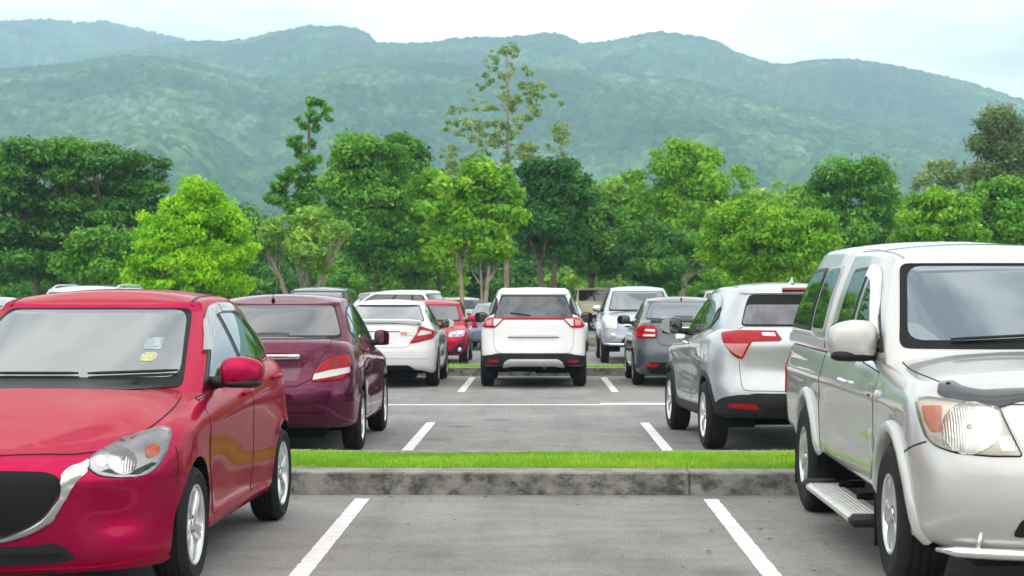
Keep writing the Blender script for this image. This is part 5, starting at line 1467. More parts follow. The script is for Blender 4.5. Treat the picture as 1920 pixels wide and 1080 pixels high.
M['grey'] = paint("grey_paint", (0.085, 0.10, 0.115), 0.5, 0.35)
def car_grey_sedan():
    P = dict(wb=2.55, Rw=0.30, wx=0.755, rear_y=-2.18, arch=0.345, flare=0.010,
        yF=[(0.2, 2.0), (0.4, 2.1), (0.7, 2.07), (0.85, 1.95)],
        yR=[(0.20, -2.08), (0.34, -2.18), (0.48, -2.205), (0.62, -2.20), (0.70, -2.165), (0.85, -2.14), (1.05, -2.12), (1.14, -2.06)],
        W=[(0.2, 0.815), (0.35, 0.838), (0.6, 0.847), (0.8, 0.842), (0.98, 0.81), (1.14, 0.765)],
        zb=[(2.05, 0.19), (1.0, 0.20), (-1.0, 0.21), (-1.8, 0.20), (-2.2, 0.21)],
        zs=[(2.05, 0.77), (1.7, 0.86), (1.27, 0.92), (0.8, 0.96), (0, 1.0), (-0.8, 1.04), (-1.4, 1.075), (-2.15, 1.095)],
        taper=[(2.0, 0.98), (1.3, 1.0), (-1.2, 1.0), (-2.1, 0.95)],
        ro=0.07, rb=0.05, cf=(0.6, 2.2, 2.3), cr=(0.42, 2.1, 2.5),
        crown=[(2.05, 0), (1.4, 0.05), (0.9, 0.06), (-1.2, 0.05), (-2.1, 0.03)], kdeck=2.8,
        cabins=[dict(yf0=1.15, yr0=-1.72, wB=0.775, cf0=(0.30, 1.25, 3.0), cr0=(0.26, 1.3, 3.2),
                     yf1=0.25, yr1=-1.0, wT=0.60, cf1=(0.10, 1.25, 3.0), cr1=(0.16, 1.3, 3.2),
                     taper=[(1.1, 0.97), (0.5, 1.0), (-0.9, 1.0), (-1.7, 0.93)], taper_top=[(0.2, 0.98), (-0.4, 1.0), (-1.0, 0.94)],
                     zbase=[(1.1, 0.94), (0, 0.98), (-1.0, 1.02), (-1.7, 1.07)],
                     ztop=[(0.25, 1.36), (-0.1, 1.41), (-0.5, 1.42), (-1.0, 1.375)], crown=[(0.25, 0.03), (-0.4, 0.04), (-1.0, 0.03)],
                     bulge=0.02, rtop=0.05)])
    c = Car("grey_sedan", P, M['grey'], "dark grey sedan seen from behind, partly hidden by the silver crossover's mirror")
    c.patch("rear_window_surround", [(-0.65, 1.11), (0.65, 1.11), (0.525, 1.395), (-0.525, 1.395)], 'B', M['frit'], off=0.003, rnd=0.05, res=0.035)
    c.patch("rear_window", [(-0.635, 1.12), (0.635, 1.12), (0.515, 1.385), (-0.515, 1.385)], 'B', M['glass_pale'], off=0.006, rnd=0.05, res=0.035, thick=0.004)
    dlo = [(0.75, 0.99, .03), (-0.4, 1.05), (-1.15, 1.10), (-1.30, 1.15, .05), (-1.02, 1.29, .1), (-0.6, 1.39, .12), (-0.1, 1.395, .1), (0.07, 1.36, .08), (0.36, 1.22, .1)]
    panes = [[(0.63, 1.005), (-0.28, 1.055), (-0.22, 1.375), (-0.08, 1.375, .05), (0.05, 1.335, .06), (0.32, 1.20)],
             [(-0.36, 1.06), (-0.92, 1.09), (-0.86, 1.32, .03), (-0.62, 1.37, .1), (-0.30, 1.375)]]
    glass_side(c, dlo, panes, M['glass_dark'])
    doors(c, [[(0.95, 0.93), (0.92, 0.60), (0.80, 0.28), (-0.27, 0.29), (-0.34, 0.6), (-0.30, 1.03)],
              [(-0.325, 1.03), (-0.365, 0.6), (-0.295, 0.29), (-0.80, 0.30), (-0.98, 0.60, .2), (-1.12, 0.84, .1), (-1.16, 1.06)]],
          [(-0.16, 0.92), (-0.97, 0.95)])
    c.patch("boot_lid", [(-0.42, 0.69), (0.42, 0.69), (0.47, 0.73, .05), (0.50, 0.98), (0.60, 1.05), (0.585, 1.105), (-0.585, 1.105), (-0.60, 1.05), (-0.50, 0.98), (-0.47, 0.73, .05)], 'B', c.paint, off=0.005, thick=0.006, rnd=0.04, res=0.03, seam=0.008)
    c.strip("boot_lip", [(-0.58, 1.075), (0, 1.095), (0.58, 1.075)], 'B', 0.04, M['black'], off=0.022, dome=0.01)
    c.patch("tail_light", [(0.50, 0.795), (0.80, 0.795), (0.845, 0.86, .03), (0.80, 0.99), (0.70, 1.03), (0.545, 1.0), (0.495, 0.98)], 'B', M['red_lens'], off=0.012, rnd=0.03, thick=0.02, mirror=True, dome=0.012, res=0.025)
    c.patch("reversing_light", [(0.515, 0.83), (0.70, 0.83), (0.70, 0.86), (0.515, 0.865)], 'B', M['white_lens'], off=0.027, rnd=0.012, thick=0.02, mirror=True)
    c.patch("indicator_light", [(0.515, 0.905), (0.67, 0.915), (0.67, 0.95), (0.515, 0.945)], 'B', M['white_lens'], off=0.027, rnd=0.012, thick=0.02, mirror=True)
    c.patch("chrome_bar", [(-0.26, 0.945), (0.26, 0.945), (0.25, 0.985), (-0.25, 0.985)], 'B', M['chrome'], off=0.028, thick=0.04, rnd=0.012, dome=0.008, domew=0.02)
    c.patch("number_plate", [(-0.19, 0.80), (0.19, 0.80), (0.19, 0.935), (-0.19, 0.935)], 'B', M['plate'], off=0.016, rnd=0.012, thick=0.012)
    c.patch("lower_bumper", [(-0.60, 0.225), (0.60, 0.225), (0.66, 0.33, .03), (0.60, 0.41), (-0.60, 0.41), (-0.66, 0.33, .03)], 'B', M['black'], off=0.010, rnd=0.04, thick=0.03, res=0.03)
    c.patch("bumper_insert", [(-0.30, 0.27), (0.30, 0.27), (0.36, 0.355), (-0.36, 0.355)], 'B', c.paint, off=0.022, rnd=0.03, thick=0.03, dome=0.01)
    c.patch("rear_reflector", [(0.47, 0.34), (0.67, 0.345), (0.67, 0.385), (0.47, 0.385)], 'B', M['red_lens'], off=0.022, rnd=0.008, thick=0.02, mirror=True)
    c.strip("bumper_crease", [(-0.76, 0.50), (0, 0.52), (0.76, 0.50)], 'B', 0.018, c.paint, off=0.010, dome=0.006)
    c.wheels(0.195, 0.195, ('twin', 5), M['alloy'])
    c.mirrors(0.60, 1.075, 0.80, (0.115, 0.075, 0.078), m=M['black'], glass=M['glass_black'], e=0.6)
    c.antenna(-0.86, 0.13, 0.05)
    return c
car_g = car_grey_sedan()
place(car_g, 2.43, 31.8, 0.0)
# ------------------------------------------------------------------ cars further back, built from one proportioned body
def template(kind, L, Wd, H, wb, Rw=0.31, fo=None, belt=None, zlow=0.22):
    hw = Wd / 2
    fo = fo or (L - wb) * 0.47; ro_ = L - wb - fo
    f = wb / 2 + fo; r = -wb / 2 - ro_
    belt = belt or 0.655 * H
    hood = belt - 0.10
    nose = hood - 0.16
    P = dict(wb=wb, Rw=Rw, wx=hw - 0.10, rear_y=r + 0.03, arch=Rw + 0.05, flare=0.010, nv=18,
        yF=[(zlow, f - 0.12), (zlow + 0.15, f - 0.02), (0.55, f), (nose, f - 0.03), (nose + 0.15, f - 0.16), (belt + .1, f - 0.25)],
        yR=[(zlow, r + 0.12), (zlow + 0.15, r + 0.02), (0.55, r), (nose, r + 0.03), (belt - 0.03, r + 0.07), (belt + .1, r + 0.12)],
        W=[(zlow, hw - 0.05), (zlow + 0.15, hw - 0.015), (0.6, hw), (0.8, hw - 0.005), (belt - 0.05, hw - 0.03), (belt + 0.1, hw - 0.07)],
        zb=[(f, zlow - 0.01), (0, zlow), (r, zlow + 0.04)],
        zs=[(f, nose + 0.04), (f - 0.3, nose + 0.12), (f - 0.8, hood + 0.02), (f - 1.2, belt - 0.05), (0, belt), (r, belt + 0.05)],
        taper=[(f, 0.98), (f - 0.8, 1.0), (r + 0.8, 1.0), (r, 0.96)], ro=0.07, rb=0.05, cf=(0.55, 2.2, 2.4), cr=(0.40, 2.1, 2.5),
        crown=[(f, 0), (f - 0.6, 0.05), (f - 1.0, 0.06), (r, 0.04)], kdeck=2.6)
    if kind == 'sedan': y0, y1, t0, t1 = f - 0.95, r + 0.48, f - 1.80, r + 1.15
    elif kind == 'hatch': y0, y1, t0, t1 = f - 0.92, r + 0.12, f - 1.80, r + 0.50
    elif kind == 'suv': y0, y1, t0, t1 = f - 1.05, r + 0.10, f - 1.75, r + 0.36
    elif kind == 'van': y0, y1, t0, t1 = f - 0.45, r + 0.08, f - 1.15, r + 0.18
    else: y0, y1, t0, t1 = f - 1.25, r + 1.55, f - 1.95, r + 1.68          # pickup cab
    dr = 0.055
    P['cabins'] = [dict(yf0=y0, yr0=y1, wB=hw - 0.075, cf0=(0.28, 1.25, 3.0), cr0=(0.22, 1.4, 3.2),
        yf1=t0, yr1=t1, wT=hw * 0.71, cf1=(0.10, 1.25, 3.0), cr1=(0.16, 1.4, 3.2),
        taper=[(y0, 0.975), (y0 - 0.6, 1.0), (y1 + 0.6, 1.0), (y1, 0.95)], taper_top=[(t0, 0.98), ((t0 + t1) / 2, 1.0), (t1, 0.95)],
        zbase=[(y0, belt - 0.09), (0, belt - 0.04), (y1, belt - 0.01)],
        ztop=[(t0, H - 0.125), ((t0 * 2 + t1) / 3, H - dr - 0.02), ((t0 + 2 * t1) / 3, H - dr - 0.02), (t1, H - 0.10)],
        crown=[(t0, 0.03), ((t0 + t1) / 2, 0.045), (t1, 0.04)], bulge=0.02, rtop=0.05, nv=10)]
    info = dict(f=f, r=r, hw=hw, belt=belt, H=H, y0=y0, y1=y1, t0=t0, t1=t1, nose=nose, zlow=zlow)
    return P, info

def far_car(name, label, paint_m, kind, L, Wd, H, wb, cat="car", Rw=0.31, glass=None, front=True, rear=True, rails=False, belt=None, zlow=0.22, mirror_m=None, plate=True):
    P, I = template(kind, L, Wd, H, wb, Rw, belt=belt, zlow=zlow)
    c = Car(name, P, paint_m, label, cat); c.I = I
    g = glass or M['glass_dark']
    f, r, hw, b, H = I['f'], I['r'], I['hw'], I['belt'], I['H']
    kw = hw * 0.78; tw = hw * 0.645
    c.patch("windscreen_surround", [(-kw, b + 0.005), (kw, b + 0.005), (tw, H - 0.125), (-tw, H - 0.125)], 'F', M['frit'], off=0.004, rnd=0.05, res=0.05)
    c.patch("windscreen", [(-kw + .03, b + 0.04), (kw - .03, b + 0.04), (tw - .02, H - 0.14), (-tw + .02, H - 0.14)], 'F', g, off=0.007, rnd=0.05, res=0.05, thick=0.004)
    c.patch("rear_window_surround", [(-kw, b + 0.05), (kw, b + 0.05), (tw, H - 0.125), (-tw, H - 0.125)], 'B', M['frit'], off=0.004, rnd=0.05, res=0.05)
    c.patch("rear_window", [(-kw + .02, b + 0.065), (kw - .02, b + 0.065), (tw - .015, H - 0.135), (-tw + .015, H - 0.135)], 'B', g, off=0.007, rnd=0.05, res=0.05, thick=0.004)
    # side glass: two or three panes under one black frame
    yb0 = I['y0'] - 0.36; yt0 = I['t0'] - 0.20; yb1 = I['y1'] + 0.26; yt1 = I['t1'] + 0.14
    zb_, zt_ = b + 0.025, H - 0.125
    lerp = lambda a, q, t: a + (q - a) * t
    dlo = [(yb0, zb_ - 0.01), (yb1, zb_ + 0.03), (lerp(yb1, yt1, .55), lerp(zb_, zt_, .6), .08), (yt1 - 0.02, zt_ - .01, .1), (yt0, zt_, .08), (lerp(yb0, yt0, .5), lerp(zb_, zt_, .5), .1)]
    c.patch("window_frame", dlo, 'R', M['black'], off=0.004, rnd=0.03, mirror=True, res=0.06)
    cuts = [0.0, 0.46, 0.80, 1.0] if kind in ('suv', 'van', 'hatch') else ([0.0, 0.52, 1.0] if kind == 'sedan' else [0.0, 0.58, 1.0])
    for k in range(len(cuts) - 1):
        a0, a1 = cuts[k], cuts[k + 1]; gp = 0.03
        q = [(lerp(yb0, yb1, a0) - gp, zb_ + 0.015), (lerp(yb0, yb1, a1) + gp, zb_ + 0.035), (lerp(yt0, yt1, a1) + gp, zt_ - 0.025), (lerp(yt0, yt1, a0) - gp, zt_ - 0.02)]
        c.patch("side_window", q, 'R', g, off=0.0075, rnd=0.03, mirror=True, res=0.06, thick=0.006)
    ym = lerp(yb0, yb1, 0.47)
    doors(c, [[(yb0 + 0.18, b - 0.05), (yb0 + 0.14, 0.55), (yb0 + 0.05, I['zlow'] + 0.10), (ym + .02, I['zlow'] + 0.10), (ym, b)]] +
          ([[(ym - 0.02, b), (ym, I['zlow'] + 0.10), (max(-P['wb'] / 2 + P['arch'] + 0.08, ym - 0.75), I['zlow'] + 0.12), (-P['wb'] / 2 + P['arch'] * .55, b - 0.2), (-P['wb'] / 2 + 0.12, b)]] if kind != 'pickup' else []),
          [(ym + 0.14, b - 0.10), (-P['wb'] / 2 + 0.30, b - 0.09)][:2 if kind != 'pickup' else 1], hm=None)
    if front:
        z0 = I['nose']
        hl = [] if front == 'plain' else c.patch("headlight", [(hw * .50, z0 - 0.07), (hw * .90, z0 - 0.06), (hw * .93, z0 + 0.07), (hw * .80, z0 + 0.085), (hw * .52, z0 + 0.03)], 'F', M['lamp_grey'], off=0.006, rnd=0.03, mirror=True, seam=0.006, res=0.03)
        for k, ob in enumerate(hl):
            sgn = 1 if k == 0 else -1
            for xx in (0.64, 0.79):
                q, n = c.surf((sgn * hw * xx, z0 - 0.01), 'F', 0.012)
                mb = MB(); mb.ell(q, (0.05, 0.02, 0.05)); mb.build("reflector_bowl", M['fluted'], ob)
        c.patch("grille", [(-hw * .42, z0 - 0.09), (hw * .42, z0 - 0.09), (hw * .47, z0 + 0.01), (-hw * .47, z0 + 0.01)], 'F', M['black'], off=0.008, rnd=0.03)
        c.strip("grille_bar", [(-hw * .44, z0 - 0.035), (hw * .44, z0 - 0.035)], 'F', 0.025, M['chrome'], off=0.018, rnd=0)
        c.patch("lower_intake", [(-hw * .55, I['zlow'] + 0.04), (hw * .55, I['zlow'] + 0.04), (hw * .48, I['zlow'] + 0.17), (-hw * .48, I['zlow'] + 0.17)], 'F', M['black'], off=0.008, rnd=0.03)
        if plate: c.patch("number_plate", [(-0.18, I['zlow'] + 0.19), (0.18, I['zlow'] + 0.19), (0.18, I['zlow'] + 0.32), (-0.18, I['zlow'] + 0.32)], 'F', M['plate'], off=0.014, rnd=0.01)
    if rear:
        z0 = b - 0.14
        c.patch("tail_light", [(hw * .62, z0 - 0.12), (hw * .93, z0 - 0.12), (hw * .93, z0 + 0.08), (hw * .66, z0 + 0.08)], 'B', M['red_lens'], off=0.010, rnd=0.03, mirror=True, dome=0.01, res=0.03)
        if plate: c.patch("number_plate", [(-0.2, z0 - 0.12), (0.2, z0 - 0.12), (0.2, z0 + 0.02), (-0.2, z0 + 0.02)], 'B', M['plate'], off=0.014, rnd=0.01)
        c.patch("boot_lid", [(-hw * .6, z0 - 0.2), (hw * .6, z0 - 0.2), (hw * .62, z0 + 0.12), (-hw * .62, z0 + 0.12)], 'B', c.paint, off=0.004, rnd=0.05, seam=0.007, res=0.05)
    if rails:
        for sg in (1, -1):
            mb = MB(); pts = []
            for i in range(9):
                y = lerp(I['t0'] - 0.2, I['t1'] + 0.15, i / 8)
                q, n = c.surf((sg * hw * 0.60, y), 'T', 0.0); pts.append(q + Vector((0, 0, 0.035 * (0 < i < 8))))
            mb.tube(pts, 0.016, 8); mb.build("roof_rail", M['satin'], c.root)
    c.wheels(0.2, Rw * 0.66, ('twin', 5))
    c.mirrors(I['y0'] - 0.55, b + 0.07, hw - 0.04, (0.10, 0.07, 0.075), m=mirror_m or c.paint, e=0.6)
    return c

M['red2'] = paint("cherry_paint", (0.46, 0.003, 0.040), 0.7, 0.34, 1.36, 0.8, 0.3, (1.0, 0.12, 0.22))
M['blue_grey'] = paint("blue_grey_paint", (0.22, 0.29, 0.40), 0.4, 0.38)
M['silver2'] = paint("cool_silver_paint", (0.44, 0.48, 0.54), 0.55, 0.34)
M['beige'] = paint("beige_paint", (0.44, 0.40, 0.26), 0.2, 0.4)
M['navy'] = paint("dark_slate_paint", (0.035, 0.05, 0.065), 0.5, 0.35)
M['champagne'] = paint("champagne_paint", (0.42, 0.38, 0.36), 0.5, 0.4)

def far_rows():
    # silver pickup with a chrome bumper guard
    c = far_car("silver_pickup", "silver pickup facing us with steel bumper bar and fog lamps, behind the grey sedan", M['silver2'], 'pickup', 5.2, 1.86, 1.80, 3.05, "pickup truck", Rw=0.38, belt=1.20, zlow=0.42, mirror_m=M['chrome'], glass=M['glass_pale'], plate=False, front='plain')
    I = c.I
    mb = MB()
    for z in (0.50, 0.62):
        pts = [c.surf((-0.80 + 1.6 * i / 16, z), 'F', 0.07)[0] for i in range(17)]
        mb.tube(pts[(0 if z < 0.55 else 4):(17 if z < 0.55 else 13)], 0.030, 10)
    o = mb.build("bumper_bar", M['chrome'], c.root)
    mb = MB()
    for x in (-0.36, 0.36):
        q = c.surf((x, 0.56), 'F', 0.085)[0]; mb.box(q, (0.09, 0.05, 0.24), 0, 0.015)
    soft(mb.build("bar_post", M['black'], c.root))
    for sx in (1, -1):
        q = c.surf((sx * 0.66, 0.66), 'F', 0.005)[0]
        mb = MB(); mb.ell(q, (0.085, 0.025, 0.085)); ob = mb.build("fog_lamp", M['satin_grey'], c.root)
        mb = MB(); mb.ell(q + Vector((0, 0.012, 0)), (0.06, 0.025, 0.06)); mb.build("lens", M['fluted'], ob)
    c.patch("tall_headlight", [(0.56, 0.80), (0.84, 0.84), (0.82, 1.04), (0.74, 1.09), (0.58, 0.98)], 'F', M['lamp_cream'], off=0.016, rnd=0.04, mirror=True, seam=0.006, res=0.03)
    place(c, 2.375, 42.5 + 1.52, math.pi)
    c = far_car("red_hatchback", "small cherry red hatchback facing us behind the white sedan's mirror", M['red2'], 'hatch', 4.1, 1.70, 1.48, 2.55, glass=M['glass_pale_violet'], plate=False)
    for sx in (1, -1):
        c.patch("fog_lamp_surround", [(sx * 0.44, 0.26), (sx * 0.72, 0.28), (sx * 0.76, 0.46), (sx * 0.68, 0.52)], 'F', M['plastic'], off=0.014, rnd=0.03)
        q = c.surf((sx * 0.66, 0.36), 'F', 0.02)[0]; mb = MB(); mb.ell(q, (0.05, 0.02, 0.05)); mb.build("fog_lamp", M['fluted'], c.root)
    place(c, -2.47, 41.6 + 1.27, math.pi)
    c = far_car("blue_sedan", "old pale blue sedan seen from behind, just left of the white people carrier", M['blue_grey'], 'sedan', 4.4, 1.70, 1.37, 2.55, glass=M['glass_pale'])
    place(c, -1.20, 53.3, 0)
    c = far_car("silver_sedan", "silver sedan facing us, mostly hidden behind the right edge of the white people carrier", M['silver2'], 'sedan', 4.5, 1.75, 1.42, 2.6, glass=M['glass_pale'])
    place(c, 0.50, 52.0, math.pi)
    c = far_car("white_crossover", "white crossover crossing sideways behind the white sedan, roof spoiler at its right end", M['white'], 'hatch', 4.0, 1.80, 1.72, 2.5, Rw=0.33, glass=M['glass_black'])
    c.patch("spoiler", [(-0.55, 1.60), (0.55, 1.60), (0.53, 1.67), (-0.53, 1.67)], 'B', c.paint, off=0.035, rnd=0.02, thick=0.05, dome=0.012)
    place(c, -4.25, 49.0, R(74))
    c = far_car("beige_van", "beige van standing sideways with one long dark window, under the trees", M['beige'], 'van', 4.7, 1.8, 1.92, 2.7, "van", Rw=0.33, glass=M['glass_black'])
    place(c, 3.85, 80, R(-92))
    c = far_car("beige_car", "beige car half hidden behind the white crossover's sloping bonnet", M['champagne'], 'suv', 4.2, 1.7, 1.72, 2.5, glass=M['glass_pale'])
    place(c, -6.4, 70, R(60))
    c = far_car("white_hatchback", "far white hatchback with dark glass behind the cherry red hatchback's roof", M['white'], 'hatch', 4.2, 1.75, 1.50, 2.6)
    place(c, -3.6, 70, R(35))
    c = far_car("dark_crossover", "dark slate crossover facing us, just roof and screen showing above the maroon sedan", M['navy'], 'suv', 4.8, 1.85, 1.79, 2.8, Rw=0.38, glass=M['glass_pale'])
    place(c, -5.25, 43.6, math.pi)
    c = far_car("silver_people_carrier", "silver people carrier with roof rails, just its roof showing over the bright red hatchback", M['silver'], 'suv', 4.5, 1.75, 1.68, 2.7, rails=True)
    place(c, -7.5, 31.6, 0)
    c = far_car("silver_hatchback", "silver hatchback at the left edge, just its roof above the red windscreen", M['silver'], 'hatch', 4.1, 1.7, 1.52, 2.55)
    place(c, -5.95, 18.8, 0)
    c = far_car("champagne_crossover", "champagne crossover far back, its roof just left of the silver crossover", M['champagne'], 'suv', 4.5, 1.8, 1.75, 2.7)
    place(c, 5.55, 55.5, 0)
far_rows()
# ------------------------------------------------------------------ numpy noise
def _lat(seed): return np.random.default_rng(seed).random((512, 512)).astype(np.float32)
_L = [_lat(101 + i) for i in range(4)]
def vnoise(x, y, s=0):
    xi = np.floor(x).astype(int); yi = np.floor(y).astype(int); fx = x - xi; fy = y - yi
    fx = fx * fx * (3 - 2 * fx); fy = fy * fy * (3 - 2 * fy); G = _L[s % 4]
    a = G[xi % 512, yi % 512]; b = G[(xi + 1) % 512, yi % 512]; c = G[xi % 512, (yi + 1) % 512]; d = G[(xi + 1) % 512, (yi + 1) % 512]
    return (a * (1 - fx) + b * fx) * (1 - fy) + (c * (1 - fx) + d * fx) * fy
def fbm(x, y, o=4, s=0):
    v = 0; a = 0.5; t = 0
    for i in range(o):
        v = v + a * vnoise(x * 2 ** i + 17.3 * i, y * 2 ** i + 9.1 * i, s + i); t += a; a *= 0.5
    return v / t
def crowns(x, y, cell):
    """rounded tree tops: height 0..1 and a random number per tree"""
    gx, gy = x / cell, y / cell
    xi = np.floor(gx).astype(int); yi = np.floor(gy).astype(int)
    best = np.zeros_like(gx); rid = np.zeros_like(gx)
    for dx in (-1, 0, 1):
        for dy in (-1, 0, 1):
            cx, cy = (xi + dx) % 512, (yi + dy) % 512
            px = xi + dx + _L[0][cx, cy]; py = yi + dy + _L[1][cx, cy]; r = 0.55 + 0.5 * _L[2][cx, cy]
            d2 = ((gx - px) ** 2 + (gy - py) ** 2) / r ** 2
            h = np.sqrt(np.clip(1 - d2, 0, 1)) * r
            m = h > best
            best = np.where(m, h, best); rid = np.where(m, _L[3][cx, cy], rid)
    return best, rid

# ------------------------------------------------------------------ ground, asphalt, markings
def asphalt_mat():
    m = bpy.data.materials.new("weathered_asphalt"); m.use_nodes = True
    n, l = nodes_of(m); p = n["Principled BSDF"]; p.inputs["Roughness"].default_value = 0.88; p.inputs["Specular IOR Level"].default_value = 0.3
    tc = n.new("ShaderNodeTexCoord")
    def noise(sc, det, mp=None, rough=0.55):
        t = n.new("ShaderNodeTexNoise"); t.inputs["Scale"].default_value = sc; t.inputs["Detail"].default_value = det; t.inputs["Roughness"].default_value = rough
        if mp:
            q = n.new("ShaderNodeMapping"); q.inputs["Scale"].default_value = mp; l.new(tc.outputs["Object"], q.inputs["Vector"]); l.new(q.outputs["Vector"], t.inputs["Vector"])
        else: l.new(tc.outputs["Object"], t.inputs["Vector"])
        return t
    def ramp(src, a, b, ca, cb):
        r = n.new("ShaderNodeValToRGB"); r.color_ramp.elements[0].position = a; r.color_ramp.elements[1].position = b
        r.color_ramp.elements[0].color = (*ca, 1); r.color_ramp.elements[1].color = (*cb, 1); l.new(src, r.inputs["Fac"]); return r.outputs["Color"]
    def mul(a, b, f=1.0, mode='MULTIPLY'):
        x = n.new("ShaderNodeMix"); x.data_type = 'RGBA'; x.blend_type = mode; x.inputs["Factor"].default_value = f
        l.new(a, x.inputs["A"]); l.new(b, x.inputs["B"]); return x.outputs["Result"]
    big = ramp(noise(0.55, 5, (1.0, 1.0, 1)).outputs["Fac"], 0.30, 0.72, (0.205, 0.204, 0.198), (0.290, 0.287, 0.278))
    streak = ramp(noise(2.6, 6, (0.75, 1.5, 1), 0.6).outputs["Fac"], 0.30, 0.70, (0.84, 0.84, 0.85), (1.12, 1.11, 1.09))
    grit = ramp(noise(85, 4).outputs["Fac"], 0.34, 0.68, (0.60, 0.60, 0.61), (1.36, 1.35, 1.33))
    mid = ramp(noise(17, 5).outputs["Fac"], 0.30, 0.72, (0.88, 0.88, 0.88), (1.10, 1.10, 1.09))
    c = mul(mul(mul(big, streak), grit), mid)
    # dark cracks and pits, drawn out a little along the rows
    v = n.new("ShaderNodeTexNoise"); v.inputs["Scale"].default_value = 11; v.inputs["Detail"].default_value = 8; v.inputs["Roughness"].default_value = 0.7
    q = n.new("ShaderNodeMapping"); q.inputs["Scale"].default_value = (0.5, 1.3, 1); l.new(tc.outputs["Object"], q.inputs["Vector"]); l.new(q.outputs["Vector"], v.inputs["Vector"])
    c = mul(c, ramp(v.outputs["Fac"], 0.27, 0.36, (0.45, 0.45, 0.45), (1, 1, 1)))
    # sparse pale chips
    w = n.new("ShaderNodeTexVoronoi"); w.inputs["Scale"].default_value = 9; l.new(tc.outputs["Object"], w.inputs["Vector"])
    c = mul(c, ramp(w.outputs["Distance"], 0.035, 0.05, (1.9, 1.88, 1.8), (1, 1, 1)))
    # soft dark drips where engines have stood, and faint wheel tracks
    w2 = n.new("ShaderNodeTexVoronoi"); w2.inputs["Scale"].default_value = 0.75; w2.inputs["Randomness"].default_value = 1.0
    wq = n.new("ShaderNodeMapping"); wq.inputs["Scale"].default_value = (1.0, 0.8, 1); l.new(tc.outputs["Object"], wq.inputs["Vector"]); l.new(wq.outputs["Vector"], w2.inputs["Vector"])
    c = mul(c, ramp(w2.outputs["Distance"], 0.03, 0.16, (0.62, 0.62, 0.63), (1, 1, 1)))
    c = mul(c, ramp(noise(1.1, 3, (1.6, 0.16, 1)).outputs["Fac"], 0.36, 0.52, (0.86, 0.86, 0.865), (1.03, 1.03, 1.03)))
    l.new(c, p.inputs["Base Color"])
    b = n.new("ShaderNodeBump"); b.inputs["Strength"].default_value = 0.35; b.inputs["Distance"].default_value = 0.006
    l.new(noise(130, 4).outputs["Fac"], b.inputs["Height"]); l.new(b.outputs["Normal"], p.inputs["Normal"])
    return m
M['asphalt'] = asphalt_mat()
M['line'] = mat("road_paint", (0.72, 0.72, 0.71), 0.75, bump=(120, 0.3), vary=(7, 0.10))
_n, _l = nodes_of(M['line']); _tc = _n.new("ShaderNodeTexCoord"); _t = _n.new("ShaderNodeTexNoise"); _t.inputs["Scale"].default_value = 26; _t.inputs["Detail"].default_value = 9; _t.inputs["Roughness"].default_value = 0.72
_r = _n.new("ShaderNodeValToRGB"); _r.color_ramp.elements[0].position = 0.32; _r.color_ramp.elements[1].position = 0.40
_x = _n.new("ShaderNodeMix"); _x.data_type = 'RGBA'; _x.inputs["A"].default_value = (0.27, 0.27, 0.26, 1)
_p = _n["Principled BSDF"]; _src = _p.inputs["Base Color"].links[0].from_socket
_l.new(_tc.outputs["Object"], _t.inputs["Vector"]); _l.new(_t.outputs["Fac"], _r.inputs["Fac"]); _l.new(_r.outputs["Color"], _x.inputs["Factor"]); _l.new(_src, _x.inputs["B"]); _l.new(_x.outputs["Result"], _p.inputs["Base Color"])
M['earth'] = mat("grassy_earth", (0.10, 0.15, 0.035), 0.95, vary=(0.7, 0.45), bump=(8, 0.4))
M['soil'] = mat("turf_soil", (0.20, 0.24, 0.06), 0.95, vary=(3.0, 0.40), bump=(40, 0.5))

